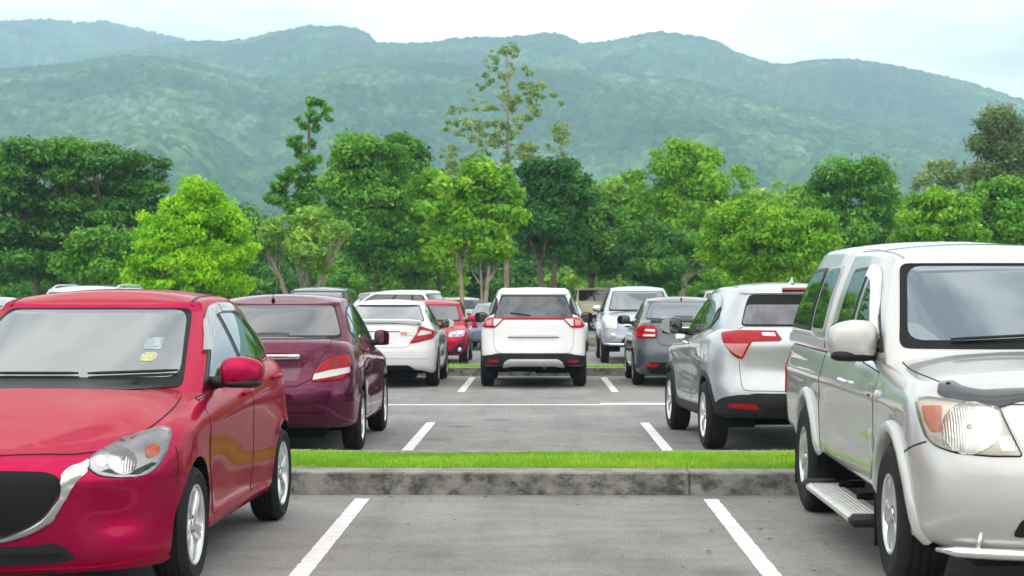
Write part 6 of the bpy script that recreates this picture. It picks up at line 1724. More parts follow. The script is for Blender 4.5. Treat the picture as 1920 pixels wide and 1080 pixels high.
def kerb_mat():
    m = bpy.data.materials.new("stained_concrete"); m.use_nodes = True
    n, l = nodes_of(m); p = n["Principled BSDF"]; p.inputs["Roughness"].default_value = 0.9
    tc = n.new("ShaderNodeTexCoord"); geo = n.new("ShaderNodeNewGeometry")
    def noise(sc, det, mp, rough=0.6, src=geo.outputs["Position"]):
        t = n.new("ShaderNodeTexNoise"); t.inputs["Scale"].default_value = sc; t.inputs["Detail"].default_value = det; t.inputs["Roughness"].default_value = rough
        q = n.new("ShaderNodeMapping"); q.inputs["Scale"].default_value = mp; l.new(src, q.inputs["Vector"]); l.new(q.outputs["Vector"], t.inputs["Vector"]); return t.outputs["Fac"]
    base = n.new("ShaderNodeValToRGB"); base.color_ramp.elements[0].position = 0.3; base.color_ramp.elements[1].position = 0.7
    base.color_ramp.elements[0].color = (0.150, 0.148, 0.132, 1); base.color_ramp.elements[1].color = (0.33, 0.325, 0.29, 1)
    l.new(noise(5, 6, (1, 1, 1.5)), base.inputs["Fac"])
    st = n.new("ShaderNodeValToRGB"); st.color_ramp.elements[0].position = 0.45; st.color_ramp.elements[1].position = 0.62
    st.color_ramp.elements[0].color = (0, 0, 0, 1); st.color_ramp.elements[1].color = (1, 1, 1, 1)
    l.new(noise(8, 9, (1.0, 1, 1.25), 0.66), st.inputs["Fac"])
    sx = n.new("ShaderNodeSeparateXYZ"); l.new(geo.outputs["Normal"], sx.inputs["Vector"])
    up = n.new("ShaderNodeMapRange"); up.inputs["From Min"].default_value = 0.5; up.inputs["From Max"].default_value = 0.95
    up.inputs["To Min"].default_value = 0.88; up.inputs["To Max"].default_value = 0.15; l.new(sx.outputs["Z"], up.inputs["Value"])
    f = n.new("ShaderNodeMath"); f.operation = 'MULTIPLY'; l.new(st.outputs["Color"], f.inputs[0]); l.new(up.outputs["Result"], f.inputs[1])
    mx = n.new("ShaderNodeMix"); mx.data_type = 'RGBA'; l.new(f.outputs[0], mx.inputs["Factor"]); l.new(base.outputs["Color"], mx.inputs["A"]); mx.inputs["B"].default_value = (0.048, 0.050, 0.046, 1)
    l.new(mx.outputs["Result"], p.inputs["Base Color"])
    b = n.new("ShaderNodeBump"); b.inputs["Strength"].default_value = 0.5; b.inputs["Distance"].default_value = 0.01
    l.new(noise(40, 6, (1, 1, 1)), b.inputs["Height"]); l.new(b.outputs["Normal"], p.inputs["Normal"])
    return m
M['kerb'] = kerb_mat()

def sheet(name, ys, x0, x1, dz, m, kind="structure", nx=1):
    V = []; F = []
    for y in ys:
        for i in range(nx + 1): V.append((x0 + (x1 - x0) * i / nx, y, ground_z(y) + dz))
    k = nx + 1
    for j in range(len(ys) - 1):
        for i in range(nx): F.append((j * k + i, j * k + i + 1, (j + 1) * k + i + 1, (j + 1) * k + i))
    return tag(mesh_obj(name, V, F, m), kind=kind)

sheet("ground", [-80, 0, 14.2, 15.3, 34.2, 35.4, 53, 56, 90, 140, 600, 4900], -4500, 4500, -0.05, M['earth'])
mesh_lots = MB()
for ys in ([-40, 0, 13.4], [15.05, 15.3, 34.08], [35.3, 35.4, 53, 55.62], [58.4, 90, 92]):
    V = [(sx, y, ground_z(y)) for y in ys for sx in (-70, 70)]
    mesh_lots.add(V, [(2 * j, 2 * j + 1, 2 * j + 3, 2 * j + 2) for j in range(len(ys) - 1)])
tag(mesh_lots.build("parking_lot", M['asphalt'], smooth=False), kind="structure")

def parking_line(x0, y0, x1, y1, w, seed=0):
    """thick paint with a slightly ragged edge, 4 mm over the asphalt"""
    rr = random.Random(seed); L = math.hypot(x1 - x0, y1 - y0); n = max(4, int(L / 0.05)); tx, ty = (x1 - x0) / L, (y1 - y0) / L
    V = []; F = []
    for i in range(n + 1):
        t = L * i / n; cx, cy = x0 + tx * t, y0 + ty * t
        a = w / 2 + rr.uniform(-0.002, 0.002) - (0.005 if rr.random() < 0.08 else 0); b = w / 2 + rr.uniform(-0.002, 0.002) - (0.006 if rr.random() < 0.08 else 0)
        for s_, z in ((a, 0.004), (-b, 0.004)):
            px, py = cx - ty * s_, cy + tx * s_
            V.append((px, py, ground_z(py) + z))
    for i in range(n): F.append((2 * i, 2 * i + 1, 2 * i + 3, 2 * i + 2))
    return tag(mesh_obj("parking_line", V, F, M['line'], smooth=False), kind="structure")
sd = 0
for x in (-6.28, -3.775, -1.27, 1.235, 3.74, 6.245):
    parking_line(x, 6.5, x, 13.05, 0.108, sd); parking_line(x + 0.005, 15.3, x + 0.005, 21.3, 0.108, sd + 1); sd += 2
for x in (-8.41, -6.01, -3.61, -1.21, 1.19, 3.59, 5.99):
    parking_line(x, 28.2, x, 33.25, 0.115, sd); parking_line(x + 0.05, 36.0, x + 0.05, 41.5, 0.115, sd + 1); sd += 2
parking_line(-12.0, 24.60, 0.86, 24.83, 0.20, 91)
parking_line(0.86, 25.05, 12.0, 25.20, 0.42, 92)

def median(y0, h, wf, g1, wb, joint, x0=-36, x1=36):
    """a raised strip of grass between two rows of kerb stones"""
    k = tag(empty("kerb", None, (0, y0, ground_z(y0))), kind="structure")
    me = {}
    for row, (ya, w) in enumerate(((0.0, wf), (g1 - y0, wb))):
        mb = MB(); mb.box((0, w / 2, (h - 0.12) / 2), (2.998, w, h + 0.12), 0, 0.012)
        o = None
        x = joint - 3.0 * math.ceil((joint - x0) / 3.0) + 1.5
        while x < x1:
            if o is None: o = mb.build("kerb_stone", M['kerb'], k); soft(o, 30); first = o
            else:
                o = first.copy(); col.objects.link(o); o.parent = k
            o.location = (x + random.uniform(-0.002, 0.002), ya + random.uniform(-0.004, 0.004), random.uniform(-0.004, 0.003) + (ground_z(y0 + ya) - ground_z(y0)) * (row == 0))
            o.rotation_euler = (0, 0, random.uniform(-0.0012, 0.0012))
            x += 3.0
    return k
median(13.32, 0.17, 0.31, 14.92, 0.17, 1.11)
median(34.02, 0.16, 0.20, 35.18, 0.16, 0.4)
median(55.6, 0.16, 0.20, 58.3, 0.16, 0.9)

def leaf_mat(name, c0, c1, trans=0.35, rough=0.5):
    """two-tone leaves that let some light through"""
    m = bpy.data.materials.new(name); m.use_nodes = True
    n, l = nodes_of(m); p = n["Principled BSDF"]; o = n["Material Output"]
    a = n.new("ShaderNodeAttribute"); a.attribute_name = "tone"
    r = n.new("ShaderNodeValToRGB")
    r.color_ramp.elements[0].color = (*c0, 1); r.color_ramp.elements[1].color = (*c1, 1)
    r.color_ramp.elements[1].position = 0.90; e2 = r.color_ramp.elements.new(1.0); e2.color = (min(1, c1[0] * 1.5 + .02), c1[1] * 1.08, c1[2] * 1.2 + .01, 1)
    l.new(a.outputs["Fac"], r.inputs["Fac"]); l.new(r.outputs["Color"], p.inputs["Base Color"])
    p.inputs["Roughness"].default_value = rough; p.inputs["Specular IOR Level"].default_value = 0.25
    t = n.new("ShaderNodeBsdfTranslucent"); l.new(r.outputs["Color"], t.inputs["Color"])
    x = n.new("ShaderNodeMixShader"); x.inputs["Fac"].default_value = trans
    l.new(p.outputs["BSDF"], x.inputs[1]); l.new(t.outputs["BSDF"], x.inputs[2]); l.new(x.outputs["Shader"], o.inputs["Surface"])
    return m
M['blade'] = leaf_mat("grass_blade", (0.15, 0.38, 0.018), (0.34, 0.60, 0.055), 0.4)
M['blade_dry'] = leaf_mat("dry_grass", (0.14, 0.22, 0.04), (0.30, 0.34, 0.08), 0.3)

def turf(x0, x1, y0, y1, z, n, hgt, m, nm="grass", soil=True):
    """a low uneven turf bed with mown blades standing on it"""
    nx, ny = int((x1 - x0) / 0.12), max(3, int((y1 - y0) / 0.12))
    gx, gy = np.meshgrid(np.linspace(x0, x1, nx), np.linspace(y0, y1, ny))
    zz = z + 0.03 * fbm(gx * 1.7, gy * 1.7, 3) - 0.025 * (np.abs((gy - (y0 + y1) / 2) / ((y1 - y0) / 2)) ** 6)
    V = np.stack([gx, gy, zz], -1).reshape(-1, 3)
    F = np.array([(j * nx + i, j * nx + i + 1, (j + 1) * nx + i + 1, (j + 1) * nx + i) for j in range(ny - 1) for i in range(nx - 1)])
    if soil: tag(fast_mesh("turf_bed", V, F, M['soil'], smooth=True), kind="structure")
    px = rng.uniform(x0, x1, n); py = rng.uniform(y0 + 0.01, y1 - 0.01, n)
    pz = z + 0.03 * fbm(px * 1.7, py * 1.7, 3) - 0.025 * (np.abs((py - (y0 + y1) / 2) / ((y1 - y0) / 2)) ** 6) - 0.004
    patchy = fbm(px * 1.1 + 5, py * 2.2, 4, 1)
    py = py + 0.035 * (fbm(px * 5, py * 0 + 3, 3, 2) - 0.5) * np.sign(py - (y0 + y1) / 2)
    keep = (patchy > 0.30 + 0.05 * rng.random(n))
    px, py, pz, patchy = px[keep], py[keep], pz[keep], patchy[keep]; n = len(px)
    h = hgt * rng.uniform(0.4, 1.5, n) * (0.30 + 1.4 * patchy); an = rng.uniform(0, 2 * np.pi, n); w = rng.uniform(0.004, 0.008, n)
    lx, ly = rng.normal(0, 0.45, n) * h, rng.normal(0, 0.45, n) * h
    dx, dy = np.cos(an) * w, np.sin(an) * w
    V = np.empty((n, 3, 3), np.float32)
    V[:, 0] = np.stack([px - dx, py - dy, pz], 1); V[:, 1] = np.stack([px + dx, py + dy, pz], 1); V[:, 2] = np.stack([px + lx, py + ly, pz + h], 1)
    tone = np.clip(0.48 + 1.7 * (patchy - 0.5) + rng.normal(0, 0.16, n), 0, 1)
    o = fast_mesh(nm, V.reshape(-1, 3), np.arange(3 * n).reshape(-1, 3), m, attr={"tone": tone})
    return tag(o, kind="stuff")
turf(-9, 9, 13.63, 14.92, 0.145, 130000, 0.034, M['blade'])
turf(-14, 14, 34.22, 35.18, -0.035, 30000, 0.05, M['blade'])
turf(-14, 16, 55.8, 58.3, -0.21, 26000, 0.10, M['blade_dry'])

# a few dry leaves blown over the asphalt
V = []; F = []; gl = random.Random(41)
for i in range(150):
    x, y = (gl.uniform(-4.5, 4.5), gl.uniform(8.5, 13.2)) if i < 80 else (gl.uniform(-6, 6), gl.uniform(15.3, 33))
    if i % 3 == 0: y = 13.25 - abs(gl.gauss(0, 0.12)) if i < 80 else 33.9 - abs(gl.gauss(0, 0.15))
    a_, s_ = gl.uniform(0, 6.28), gl.uniform(0.012, 0.032); z = ground_z(y) + 0.007; b_ = len(V)
    for (u, v, h) in ((-1, 0, 0), (0, .45, .25), (1, 0, .05), (0, -.45, .3)):
        V.append((x + s_ * (u * math.cos(a_) - v * math.sin(a_)), y + s_ * (u * math.sin(a_) + v * math.cos(a_)), z + s_ * h))
    F.append((b_, b_ + 1, b_ + 2, b_ + 3))
tag(mesh_obj("fallen_leaves", V, F, mat("dry_leaf", (0.30, 0.20, 0.09), 0.8, vary=(3, 0.5)), smooth=False), kind="stuff")

# a scrap of white litter against the second kerb
mb = MB(); mb.ell((0, 0, 0), (0.07, 0.05, 0.045), 0, 0.8, 9, 6)
mb.V = [Vector(v) * random.uniform(0.75, 1.2) for v in mb.V]
lit = mb.build("litter", M['plate'], smooth=False, loc=(1.70, 33.86, ground_z(33.86) + 0.035)); tag(lit, "crumpled scrap of white litter at the foot of the kerb beside the grey sedan", "litter")

# ------------------------------------------------------------------ hills
def forest_mat():
    m = bpy.data.materials.new("forest"); m.use_nodes = True
    n, l = nodes_of(m); p = n["Principled BSDF"]; p.inputs["Roughness"].default_value = 0.9; p.inputs["Specular IOR Level"].default_value = 0.1
    a = n.new("ShaderNodeAttribute"); a.attribute_name = "tone"
    r = n.new("ShaderNodeValToRGB"); e = r.color_ramp.elements
    e[0].position = 0.0; e[0].color = (0.010, 0.050, 0.016, 1); e[1].position = 1.0; e[1].color = (0.25, 0.26, 0.18, 1)
    x = e.new(0.45); x.color = (0.034, 0.122, 0.042, 1); x = e.new(0.80); x.color = (0.095, 0.210, 0.074, 1)
    l.new(a.outputs["Fac"], r.inputs["Fac"]); l.new(r.outputs["Color"], p.inputs["Base Color"])
    return m
M['forest'] = forest_mat()

def hill(name, ridge, d0, d1, d2, step, rows, cell, bump, seed, x0=-330, x1=2250):
    """a wooded hillside; the ridge is given as bearing and height seen from the car park"""
    rf = pchip(ridge)
    u = np.arange(x0, x1 + 1, step)
    t = np.concatenate([np.linspace(0, 1, rows) ** 0.9, 1 + np.linspace(0, 1, 14)[1:]])
    D = np.where(t <= 1, d0 + (d1 - d0) * t, d1 + (d2 - d1) * (t - 1))
    U, DD = np.meshgrid(u, D)
    T = np.broadcast_to(t[:, None], U.shape)
    az = np.arctan((U - 960) / 3400.0) - R(0.843)
    rr = DD / np.cos(az + R(0.843))
    X = rr * np.sin(az); Y = rr * np.cos(az)
    Hr = (535 - rf(U)) / 3400.0 * d1
    und = fbm(X / 330 + seed, Y / 330, 4, seed) - 0.5
    gul = np.abs(fbm(X / 170 + 31 + seed, Y / 420 + 3, 3, seed + 1) - 0.5) * 2
    s = np.where(T <= 1, np.sin(np.clip(T, 0, 1) * np.pi / 2) ** 1.05 * DD / d1, np.cos(np.clip(T - 1, 0, 1) * np.pi / 2))
    w = np.sin(np.clip(T, 0, 1) * np.pi) * np.clip(1 - T, 0, 1) ** 0.7 * 1.3
    Z = Hr * s + w * Hr * (0.42 * und + 0.30 * (gul - 0.35)) - 2
    wx = 9 * (fbm(X / 23, Y / 23, 2, 1) - .5); wy = 9 * (fbm(X / 23 + 50, Y / 23, 2, 2) - .5)
    cr, rid = crowns(X + wx, Y + wy, cell * 0.85)
    c2, r2 = crowns(X + 400 + wy, Y + 90 + wx, cell * 0.5)
    Z = Z + bump * 1.5 * (cr + 0.5 * c2) * np.clip(T * 8, 0, 1)
    pat = fbm(X / 120 + 7, Y / 120, 4, seed + 2)
    tone = np.clip(0.30 + 1.3 * (pat - 0.45) + 0.70 * (rid - 0.5) + 0.35 * (r2 - 0.5), 0, 1)
    V = np.stack([X, Y, Z], -1).reshape(-1, 3)
    nr, nc = U.shape
    i = np.arange(nr - 1)[:, None] * nc + np.arange(nc - 1)[None]
    F = np.stack([i, i + 1, i + nc + 1, i + nc], -1).reshape(-1, 4)
    o = fast_mesh(name, V, F, M['forest'], smooth=True, attr={"tone": tone.ravel()})
    return tag(o, kind="structure")
hill("hill", [(-330, 160), (0, 141), (120, 131), (240, 117), (330, 122), (400, 139), (480, 157), (560, 151), (620, 141), (700, 134), (800, 131), (900, 133), (1000, 137), (1100, 144), (1300, 165), (1450, 200), (1600, 235), (1750, 270), (1920, 310), (2250, 360)],
     900, 2300, 3000, 3.3, 210, 10.5, 6.5, 1)
hill("hill", [(-330, 190), (0, 150), (100, 130), (230, 105), (350, 90), (450, 85), (520, 70), (600, 59), (660, 62), (690, 74), (712, 92), (790, 92), (870, 82), (960, 80), (1030, 73), (1060, 78), (1090, 92), (1180, 82), (1230, 71), (1280, 76), (1330, 85), (1400, 115), (1470, 131), (1530, 123), (1590, 122), (1680, 135), (1750, 150), (1830, 170), (1920, 200), (2250, 290)],
     1500, 3200, 3800, 4.4, 130, 12.0, 8.0, 2)
hill("hill", [(-330, 75), (0, 56), (50, 62), (110, 80), (180, 95), (230, 108), (300, 140), (420, 200), (2250, 420)], 2600, 3800, 4200, 4.0, 70, 13.0, 9.0, 3, -330, 520)
hill("hill", [(-330, 40), (0, 51), (100, 45), (130, 52), (190, 50), (250, 62), (330, 80), (360, 90), (450, 120), (560, 190), (2250, 420)], 3300, 4400, 4800, 4.5, 60, 14.0, 10.0, 0, -330, 640)

def haze_box():
    m = bpy.data.materials.new("haze"); m.use_nodes = True
    n, l = nodes_of(m); n.clear()
    o = n.new("ShaderNodeOutputMaterial"); v = n.new("ShaderNodeVolumePrincipled")
    v.inputs["Color"].default_value = (0.52, 0.745, 0.95, 1); v.inputs["Density"].default_value = 0.00031; v.inputs["Anisotropy"].default_value = 0.0
    l.new(v.outputs["Volume"], o.inputs["Volume"])
    mb = MB(); mb.box((0, 2360, 348), (9400, 5080, 704))
    return tag(mb.build("haze", m, smooth=False), kind="stuff")
haze_box()
# ------------------------------------------------------------------ trees
def px_x(px, D): return (px - 960) / 3400 * D - 0.0147 * D

BARK = mat("bark", (0.12, 0.095, 0.075), 0.9, vary=(4, 0.4), bump=(18, 0.8))
BARK_PALE = mat("pale_bark", (0.30, 0.25, 0.20), 0.9, vary=(4, 0.35), bump=(18, 0.8))
LEAF = {
    'dark': leaf_mat("dark_leaf", (0.020, 0.105, 0.018), (0.140, 0.390, 0.042)),
    'mid': leaf_mat("mid_leaf", (0.040, 0.170, 0.016), (0.180, 0.470, 0.036)),
    'fresh': leaf_mat("fresh_leaf", (0.075, 0.250, 0.012), (0.280, 0.600, 0.030)),
    'lime': leaf_mat("lime_leaf", (0.125, 0.400, 0.004), (0.370, 0.730, 0.010)),
    'yellow': leaf_mat("yellow_green_leaf", (0.120, 0.290, 0.035), (0.380, 0.660, 0.100)),
    'olive': leaf_mat("olive_leaf", (0.125, 0.225, 0.060), (0.350, 0.500, 0.165)),
    'mossy': leaf_mat("mossy_leaf", (0.065, 0.120, 0.030), (0.210, 0.310, 0.090)),
    'deep': leaf_mat("deep_leaf", (0.016, 0.088, 0.017), (0.068, 0.245, 0.038)),
}

def leaves(cl, n, size, seed, up=0.5, fill=0.55):
    """leaf-sized rhombs in a set of clumps: cl rows are (x, y, z, rx, rz, share)"""
    g = np.random.default_rng(seed)
    cl = np.asarray(cl, float); w = cl[:, 5] * cl[:, 3] ** 2; w /= w.sum()
    k = g.choice(len(cl), n, p=w)
    d = g.normal(size=(n, 3)); d /= np.linalg.norm(d, axis=1, keepdims=True)
    rad = fill + (1 - fill) * g.random(n) ** 0.5
    rad = np.where(g.random(n) < 0.30, rad * g.uniform(1.0, 1.55, n), rad)
    c = cl[k]
    P = np.stack([c[:, 0] + d[:, 0] * rad * c[:, 3], c[:, 1] + d[:, 1] * rad * c[:, 3], c[:, 2] + d[:, 2] * rad * c[:, 4]], 1)
    N = d * 0.7 + np.array([0, 0, up]) + g.normal(0, 0.55, (n, 3)); N /= np.linalg.norm(N, axis=1, keepdims=True)
    T = np.cross(N, g.normal(size=(n, 3))); T /= np.maximum(np.linalg.norm(T, axis=1, keepdims=True), 1e-6); B = np.cross(N, T)
    s = size * np.clip(np.exp(g.normal(-0.08, 0.42, n)), 0.35, 2.2)[:, None]
    V = np.stack([P - T * s * 0.62, P + B * s * 0.34 - T * s * 0.05, P + T * s * 0.62 - N * s * 0.12, P - B * s * 0.34 - T * s * 0.05], 1).reshape(-1, 3)
    ct = g.random(len(cl))
    tone = np.clip(0.5 + 0.62 * (ct[k] - 0.5) + g.normal(0, 0.20, n), 0, 1)
    return V, np.arange(4 * n).reshape(-1, 4), tone

def build_tree(name, label, x, y, cl, leafm, n, size, trunks, bark=BARK, seed=1, limbs=9, group=None, up=0.5, fill=0.55, z0=None, cat="tree", att=0.62):
    """trunks: list of (dx, height, radius, lean) ; limbs reach from the trunk into the clumps"""
    g = random.Random(seed)
    z0 = ground_z(y) - 0.05 if z0 is None else z0
    root = empty(name, None, (x, y, z0)); tag(root, label, cat, group)
    mb = MB()
    ends = []
    for (dx, h, r, lean) in trunks:
        pts = []; rad = []
        for i in range(8):
            t = i / 7
            pts.append(Vector((dx + lean * t * t + 0.06 * h * 0.12 * math.sin(3 * t + dx), g.uniform(-.03, .03) * h * .3, h * t)))
            rad.append(r * (1.25 if i == 0 else 1.0 - 0.62 * t))
        mb.tube(pts, rad, 8); ends.append(pts)
    cs = sorted(cl, key=lambda c: -c[3])
    for c in cs[:limbs]:
        tr = min(ends, key=lambda p: abs(p[-1].x - c[0]))
        hz = max(0.25, min(0.92, (c[2] * att) / max(tr[-1].z, .1)))
        i = hz * 7; a = tr[int(i)].lerp(tr[min(7, int(i) + 1)], i - int(i))
        e = Vector(c[:3]); m_ = a.lerp(e, 0.5) + Vector((g.uniform(-.2, .2), g.uniform(-.2, .2), -0.12 * (e - a).length))
        r = trunks[0][2] * (0.34 if att < 0.8 else 0.2)
        mb.tube([a, a.lerp(m_, .5), m_, m_.lerp(e, .6), e], [r, r * .8, r * .62, r * .4, r * .15], 6, caps=False)
        for q in range(2):
            f = e + Vector((g.uniform(-1, 1), g.uniform(-1, 1), g.uniform(-.3, .8))) * c[3] * 0.8
            mb.tube([m_, m_.lerp(f, .6), f], [r * .4, r * .25, r * .08], 5, caps=False)
    mb.build("trunk", bark, root)
    V, F, tone = leaves(cl, n, size, seed + 50, up, fill)
    fast_mesh("crown", V, F, leafm, root, attr={"tone": tone})
    return root

def clumps_round(cx, hw, zb, zt, depth, k, r, seed, top=1.0, flat=0.75, taper=0.0, lobes=0):
    """clumps on and in a crown; taper > 0 makes a cone, lobes > 0 breaks the crown into boughs with gaps between them"""
    g = random.Random(seed); out = []
    H2 = (zt - zb) / 2; zm = (zt + zb) / 2
    L = []
    if lobes:
        for i in range(lobes):
            v = -0.75 + 1.5 * (i + g.uniform(.1, .9)) / lobes; a = i * 2.4 + g.uniform(-.6, .6)
            q = g.uniform(0.30, 0.62); w = math.sqrt(max(0.05, 1 - v * v))
            f = g.uniform(0.34, 0.56)
            L.append((cx + math.cos(a) * q * w * hw, math.sin(a) * q * w * depth, zm + v * H2 * 0.78, f * hw * g.uniform(.85, 1.15), f * H2 * g.uniform(.62, .9)))
        L.append((cx + g.uniform(-.2, .2) * hw, 0, zt - 0.30 * H2, 0.38 * hw, 0.30 * H2))
    tries = 0
    while len(out) < k and tries < 5000:
        tries += 1
        a = g.uniform(0, 2 * math.pi); v = g.uniform(-1, 1)
        rr = r * g.uniform(0.55, 1.45)
        if L:
            lx, ly, lz, lw, lh = g.choice(L); q = g.uniform(0.55, 1.0); s_ = math.sqrt(1 - v * v)
            x, y, z = lx + math.cos(a) * s_ * q * lw, ly + math.sin(a) * s_ * q * lw, lz + v * lh * q
        else:
            q = g.uniform(0.45, 1) ** 0.5
            sx = math.sqrt(max(0, 1 - v * v)) if taper == 0 else max(0.10, 1 - ((v + 1) / 2) ** taper)
            x = cx + math.cos(a) * sx * q * max(0.1, hw - rr * .7); y = math.sin(a) * sx * q * max(.1, depth - rr * .7)
            z = zm + v * max(.1, H2 - rr * flat * .7)
        if any((x - o[0]) ** 2 + (y - o[1]) ** 2 + (z - o[2]) ** 2 < (0.5 * (rr + o[3])) ** 2 for o in out) and tries < 3000: continue
        out.append((x, y, z, rr, rr * flat, g.uniform(.7, 1.2)))
    return out

def tree_px(name, label, cx, x0, x1, ytop, ybot, D, leafc, n, size, k, r, seed, flat=0.75, taper=0.0, trunks=None, bark=BARK, extra=(), limbs=9, group=None, up=0.5, fill=0.55, cat="tree"):
    """a tree standing D metres away whose crown spans the given bearings"""
    s = D / 3400; z0 = ground_z(D) - 0.05
    if D < 120: n, size, k, r, flat = int(n * (2.0 if fill > .65 else 1.55)), size * 0.68, int(k * 1.35), r * 0.80, flat * 0.8
    X = px_x(cx, D); hw = (x1 - x0) / 2 * s; off = ((x0 + x1) / 2 - cx) * s
    zt = 1.54 + (535 - ytop) * s - z0; zb = 1.54 + (535 - ybot) * s - z0
    cl = clumps_round(off, hw, zb, zt, min(hw, 4.5), k, r, seed, flat=flat, taper=taper, lobes=0 if taper or fill > .65 else 7)
    ge = random.Random(seed + 900)
    for _ in range(0 if D > 120 else 16):                      # sprigs that stand out of the outline
        an = ge.uniform(-0.2, math.pi + 0.2); q = ge.uniform(0.92, 1.12); v = math.sin(an)
        sx = math.cos(an) if taper == 0 else math.copysign(1 - ((v + 1) / 2) ** taper, math.cos(an))
        rr = ge.uniform(0.24, 0.60) * (r / 0.6) ** 0.5
        cl.append((off + sx * hw * q, ge.uniform(-.8, .8), (zb + zt) / 2 + v * (zt - zb) / 2 * q, rr, rr * ge.uniform(.5, .9), ge.uniform(.7, 1.3)))
    for (ex, ey, er, ef, ew) in extra:
        cl.append(((ex - cx) * s, random.uniform(-.6, .6), 1.54 + (535 - ey) * s - z0, er, er * ef, ew))
    trunks = trunks or [(0, zb + (zt - zb) * .7, 0.16, 0.2)]
    return build_tree(name, label, X, D, cl, LEAF[leafc], n, size, trunks, bark, seed, limbs, group, up, fill, z0, cat)

GT = "trees along the far side of the car park"
# far mass of wood behind everything else: trees of one row that nothing tells apart
g_ = random.Random(3)
for i in range(17):
    px = -60 + i * 128 + g_.uniform(-25, 25); D = 128 + g_.uniform(-9, 14); top = g_.choice((398, 410, 385, 420, 375, 405)) + g_.uniform(-8, 8)
    if 1080 < px < 1420: top -= 25
    tree_px("background_tree", "mid green tree in the dense row behind the front trees", px, px - 95, px + 95, top, 592, D, ('mid', 'dark', 'mid', 'deep')[i % 4], 10500, 0.30, 22, 1.7, 300 + i, group="trees of the dense back row", limbs=3)

for i, px in enumerate((60, 265, 470, 640, 790, 985, 1130, 1345, 1560, 1700)):
    tree_px("leafy_bush", "low green shrub growing in the shade under the back row of trees", px, px - 75, px + 75, 478 + 14 * (i % 3), 592, 103 + 3 * (i % 4), ('mid', 'fresh', 'dark')[i % 3], 4200, 0.26, 16, 0.9, 500 + i, group="shrubs under the back row of trees", limbs=3, cat="bush")

# 1 big dark spreading tree on the left, in flat layers
s = 82 / 3400
lay = []
g_ = random.Random(11)
for (y, x0, x1, nn) in ((280, 20, 190, 7), (300, -40, 285, 9), (325, -70, 290, 10), (355, -80, 300, 11), (385, -90, 310, 11), (415, -90, 305, 11), (450, -90, 290, 10), (485, -80, 270, 9), (515, -80, 230, 7)):
    for i in range(nn):
        px = x0 + (x1 - x0) * (i + g_.uniform(.2, .8)) / nn
        lay.append(((px - 130) * s, g_.uniform(-2.5, 2.0), 1.54 + (535 - y + g_.uniform(-9, 9)) * s + 0.5, g_.uniform(0.75, 1.15), g_.uniform(0.30, 0.42), 1))
for (px, y) in ((300, 305), (240, 292), (130, 270), (90, 272), (180, 276)): lay.append(((px - 130) * s, 0, 1.54 + (535 - y) * s + .5, 0.55, 0.28, 1))
build_tree("spreading_tree", "big dark green spreading tree in flat layers at the left edge", px_x(130, 82), 82, lay, LEAF['dark'], 62000, 0.165, [(0, 6.0, 0.26, -0.3), (0.9, 5.0, 0.18, 1.2), (-1.4, 5.0, 0.18, -1.0)], seed=21, limbs=26, group=GT, up=0.9, fill=0.35)
tree_px("leafy_bush", "dull green loose bush at the foot of the spreading tree, left of the lime tree", 200, 120, 300, 440, 560, 74, 'mid', 9000, 0.20, 22, 0.7, 5, group=GT, limbs=4, cat="bush")
# 2 bright lime cone
tree_px("conical_tree", "bright lime green cone of dense foliage, the brightest tree of all", 358, 236, 480, 352, 556, 62, 'lime', 30000, 0.135, 70, 0.55, 7, taper=3.0, flat=0.7, group=GT, limbs=3, up=0.35, fill=0.7,
        extra=((380, 362, .40, .8, 1), (400, 378, .45, .8, 1), (362, 358, .4, .8, 1), (425, 400, .5, .8, 1), (448, 425, .45, .8, 1), (250, 515, .35, .8, 1)))
# 3 small pale tree with bare forked branches
tree_px("small_tree", "small airy pale green tree with bare forked branches, right of the lime cone", 562, 488, 655, 402, 515, 66, 'yellow', 5200, 0.17, 30, 0.42, 9, bark=BARK_PALE, trunks=[(-0.3, 3.0, 0.13, -0.8), (0.25, 3.0, 0.13, 0.9), (0.0, 3.3, 0.10, 0.1)], limbs=22, group=GT, fill=0.3)
# 4 thin tall tree
tall = []
s = 92 / 3400; g_ = random.Random(5)
for (px, y, r) in ((580, 190, .5), (600, 198, .45), (588, 215, .5), (612, 216, .35), (562, 228, .45), (580, 238, .5), (548, 255, .4), (556, 272, .4), (578, 268, .4), (566, 292, .5), (582, 300, .5), (594, 296, .4), (575, 312, .45),
                   (545, 330, .8), (575, 340, .8), (595, 345, .7), (525, 352, .8), (555, 365, 1.0), (588, 372, .9), (515, 375, .8), (540, 395, 1.0), (575, 400, 1.0)):
    for _ in range(4):
        tall.append(((px - 574 + g_.uniform(-1, 1) * r * 26) * s, g_.uniform(-.5, .5), 1.54 + (535 - y + g_.uniform(-1, 1) * r * 16) * s + .5, r * g_.uniform(.35, .62), r * g_.uniform(.25, .42), 1.0))
build_tree("slender_tree", "slender tall tree whose knobbly leaf tufts rise alone against the hillside", px_x(574, 92), 92, tall, LEAF['mid'], 13000, 0.15, [(0, 11.3, 0.15, 0.1)], seed=8, limbs=22, group=GT, fill=0.15, att=0.95)
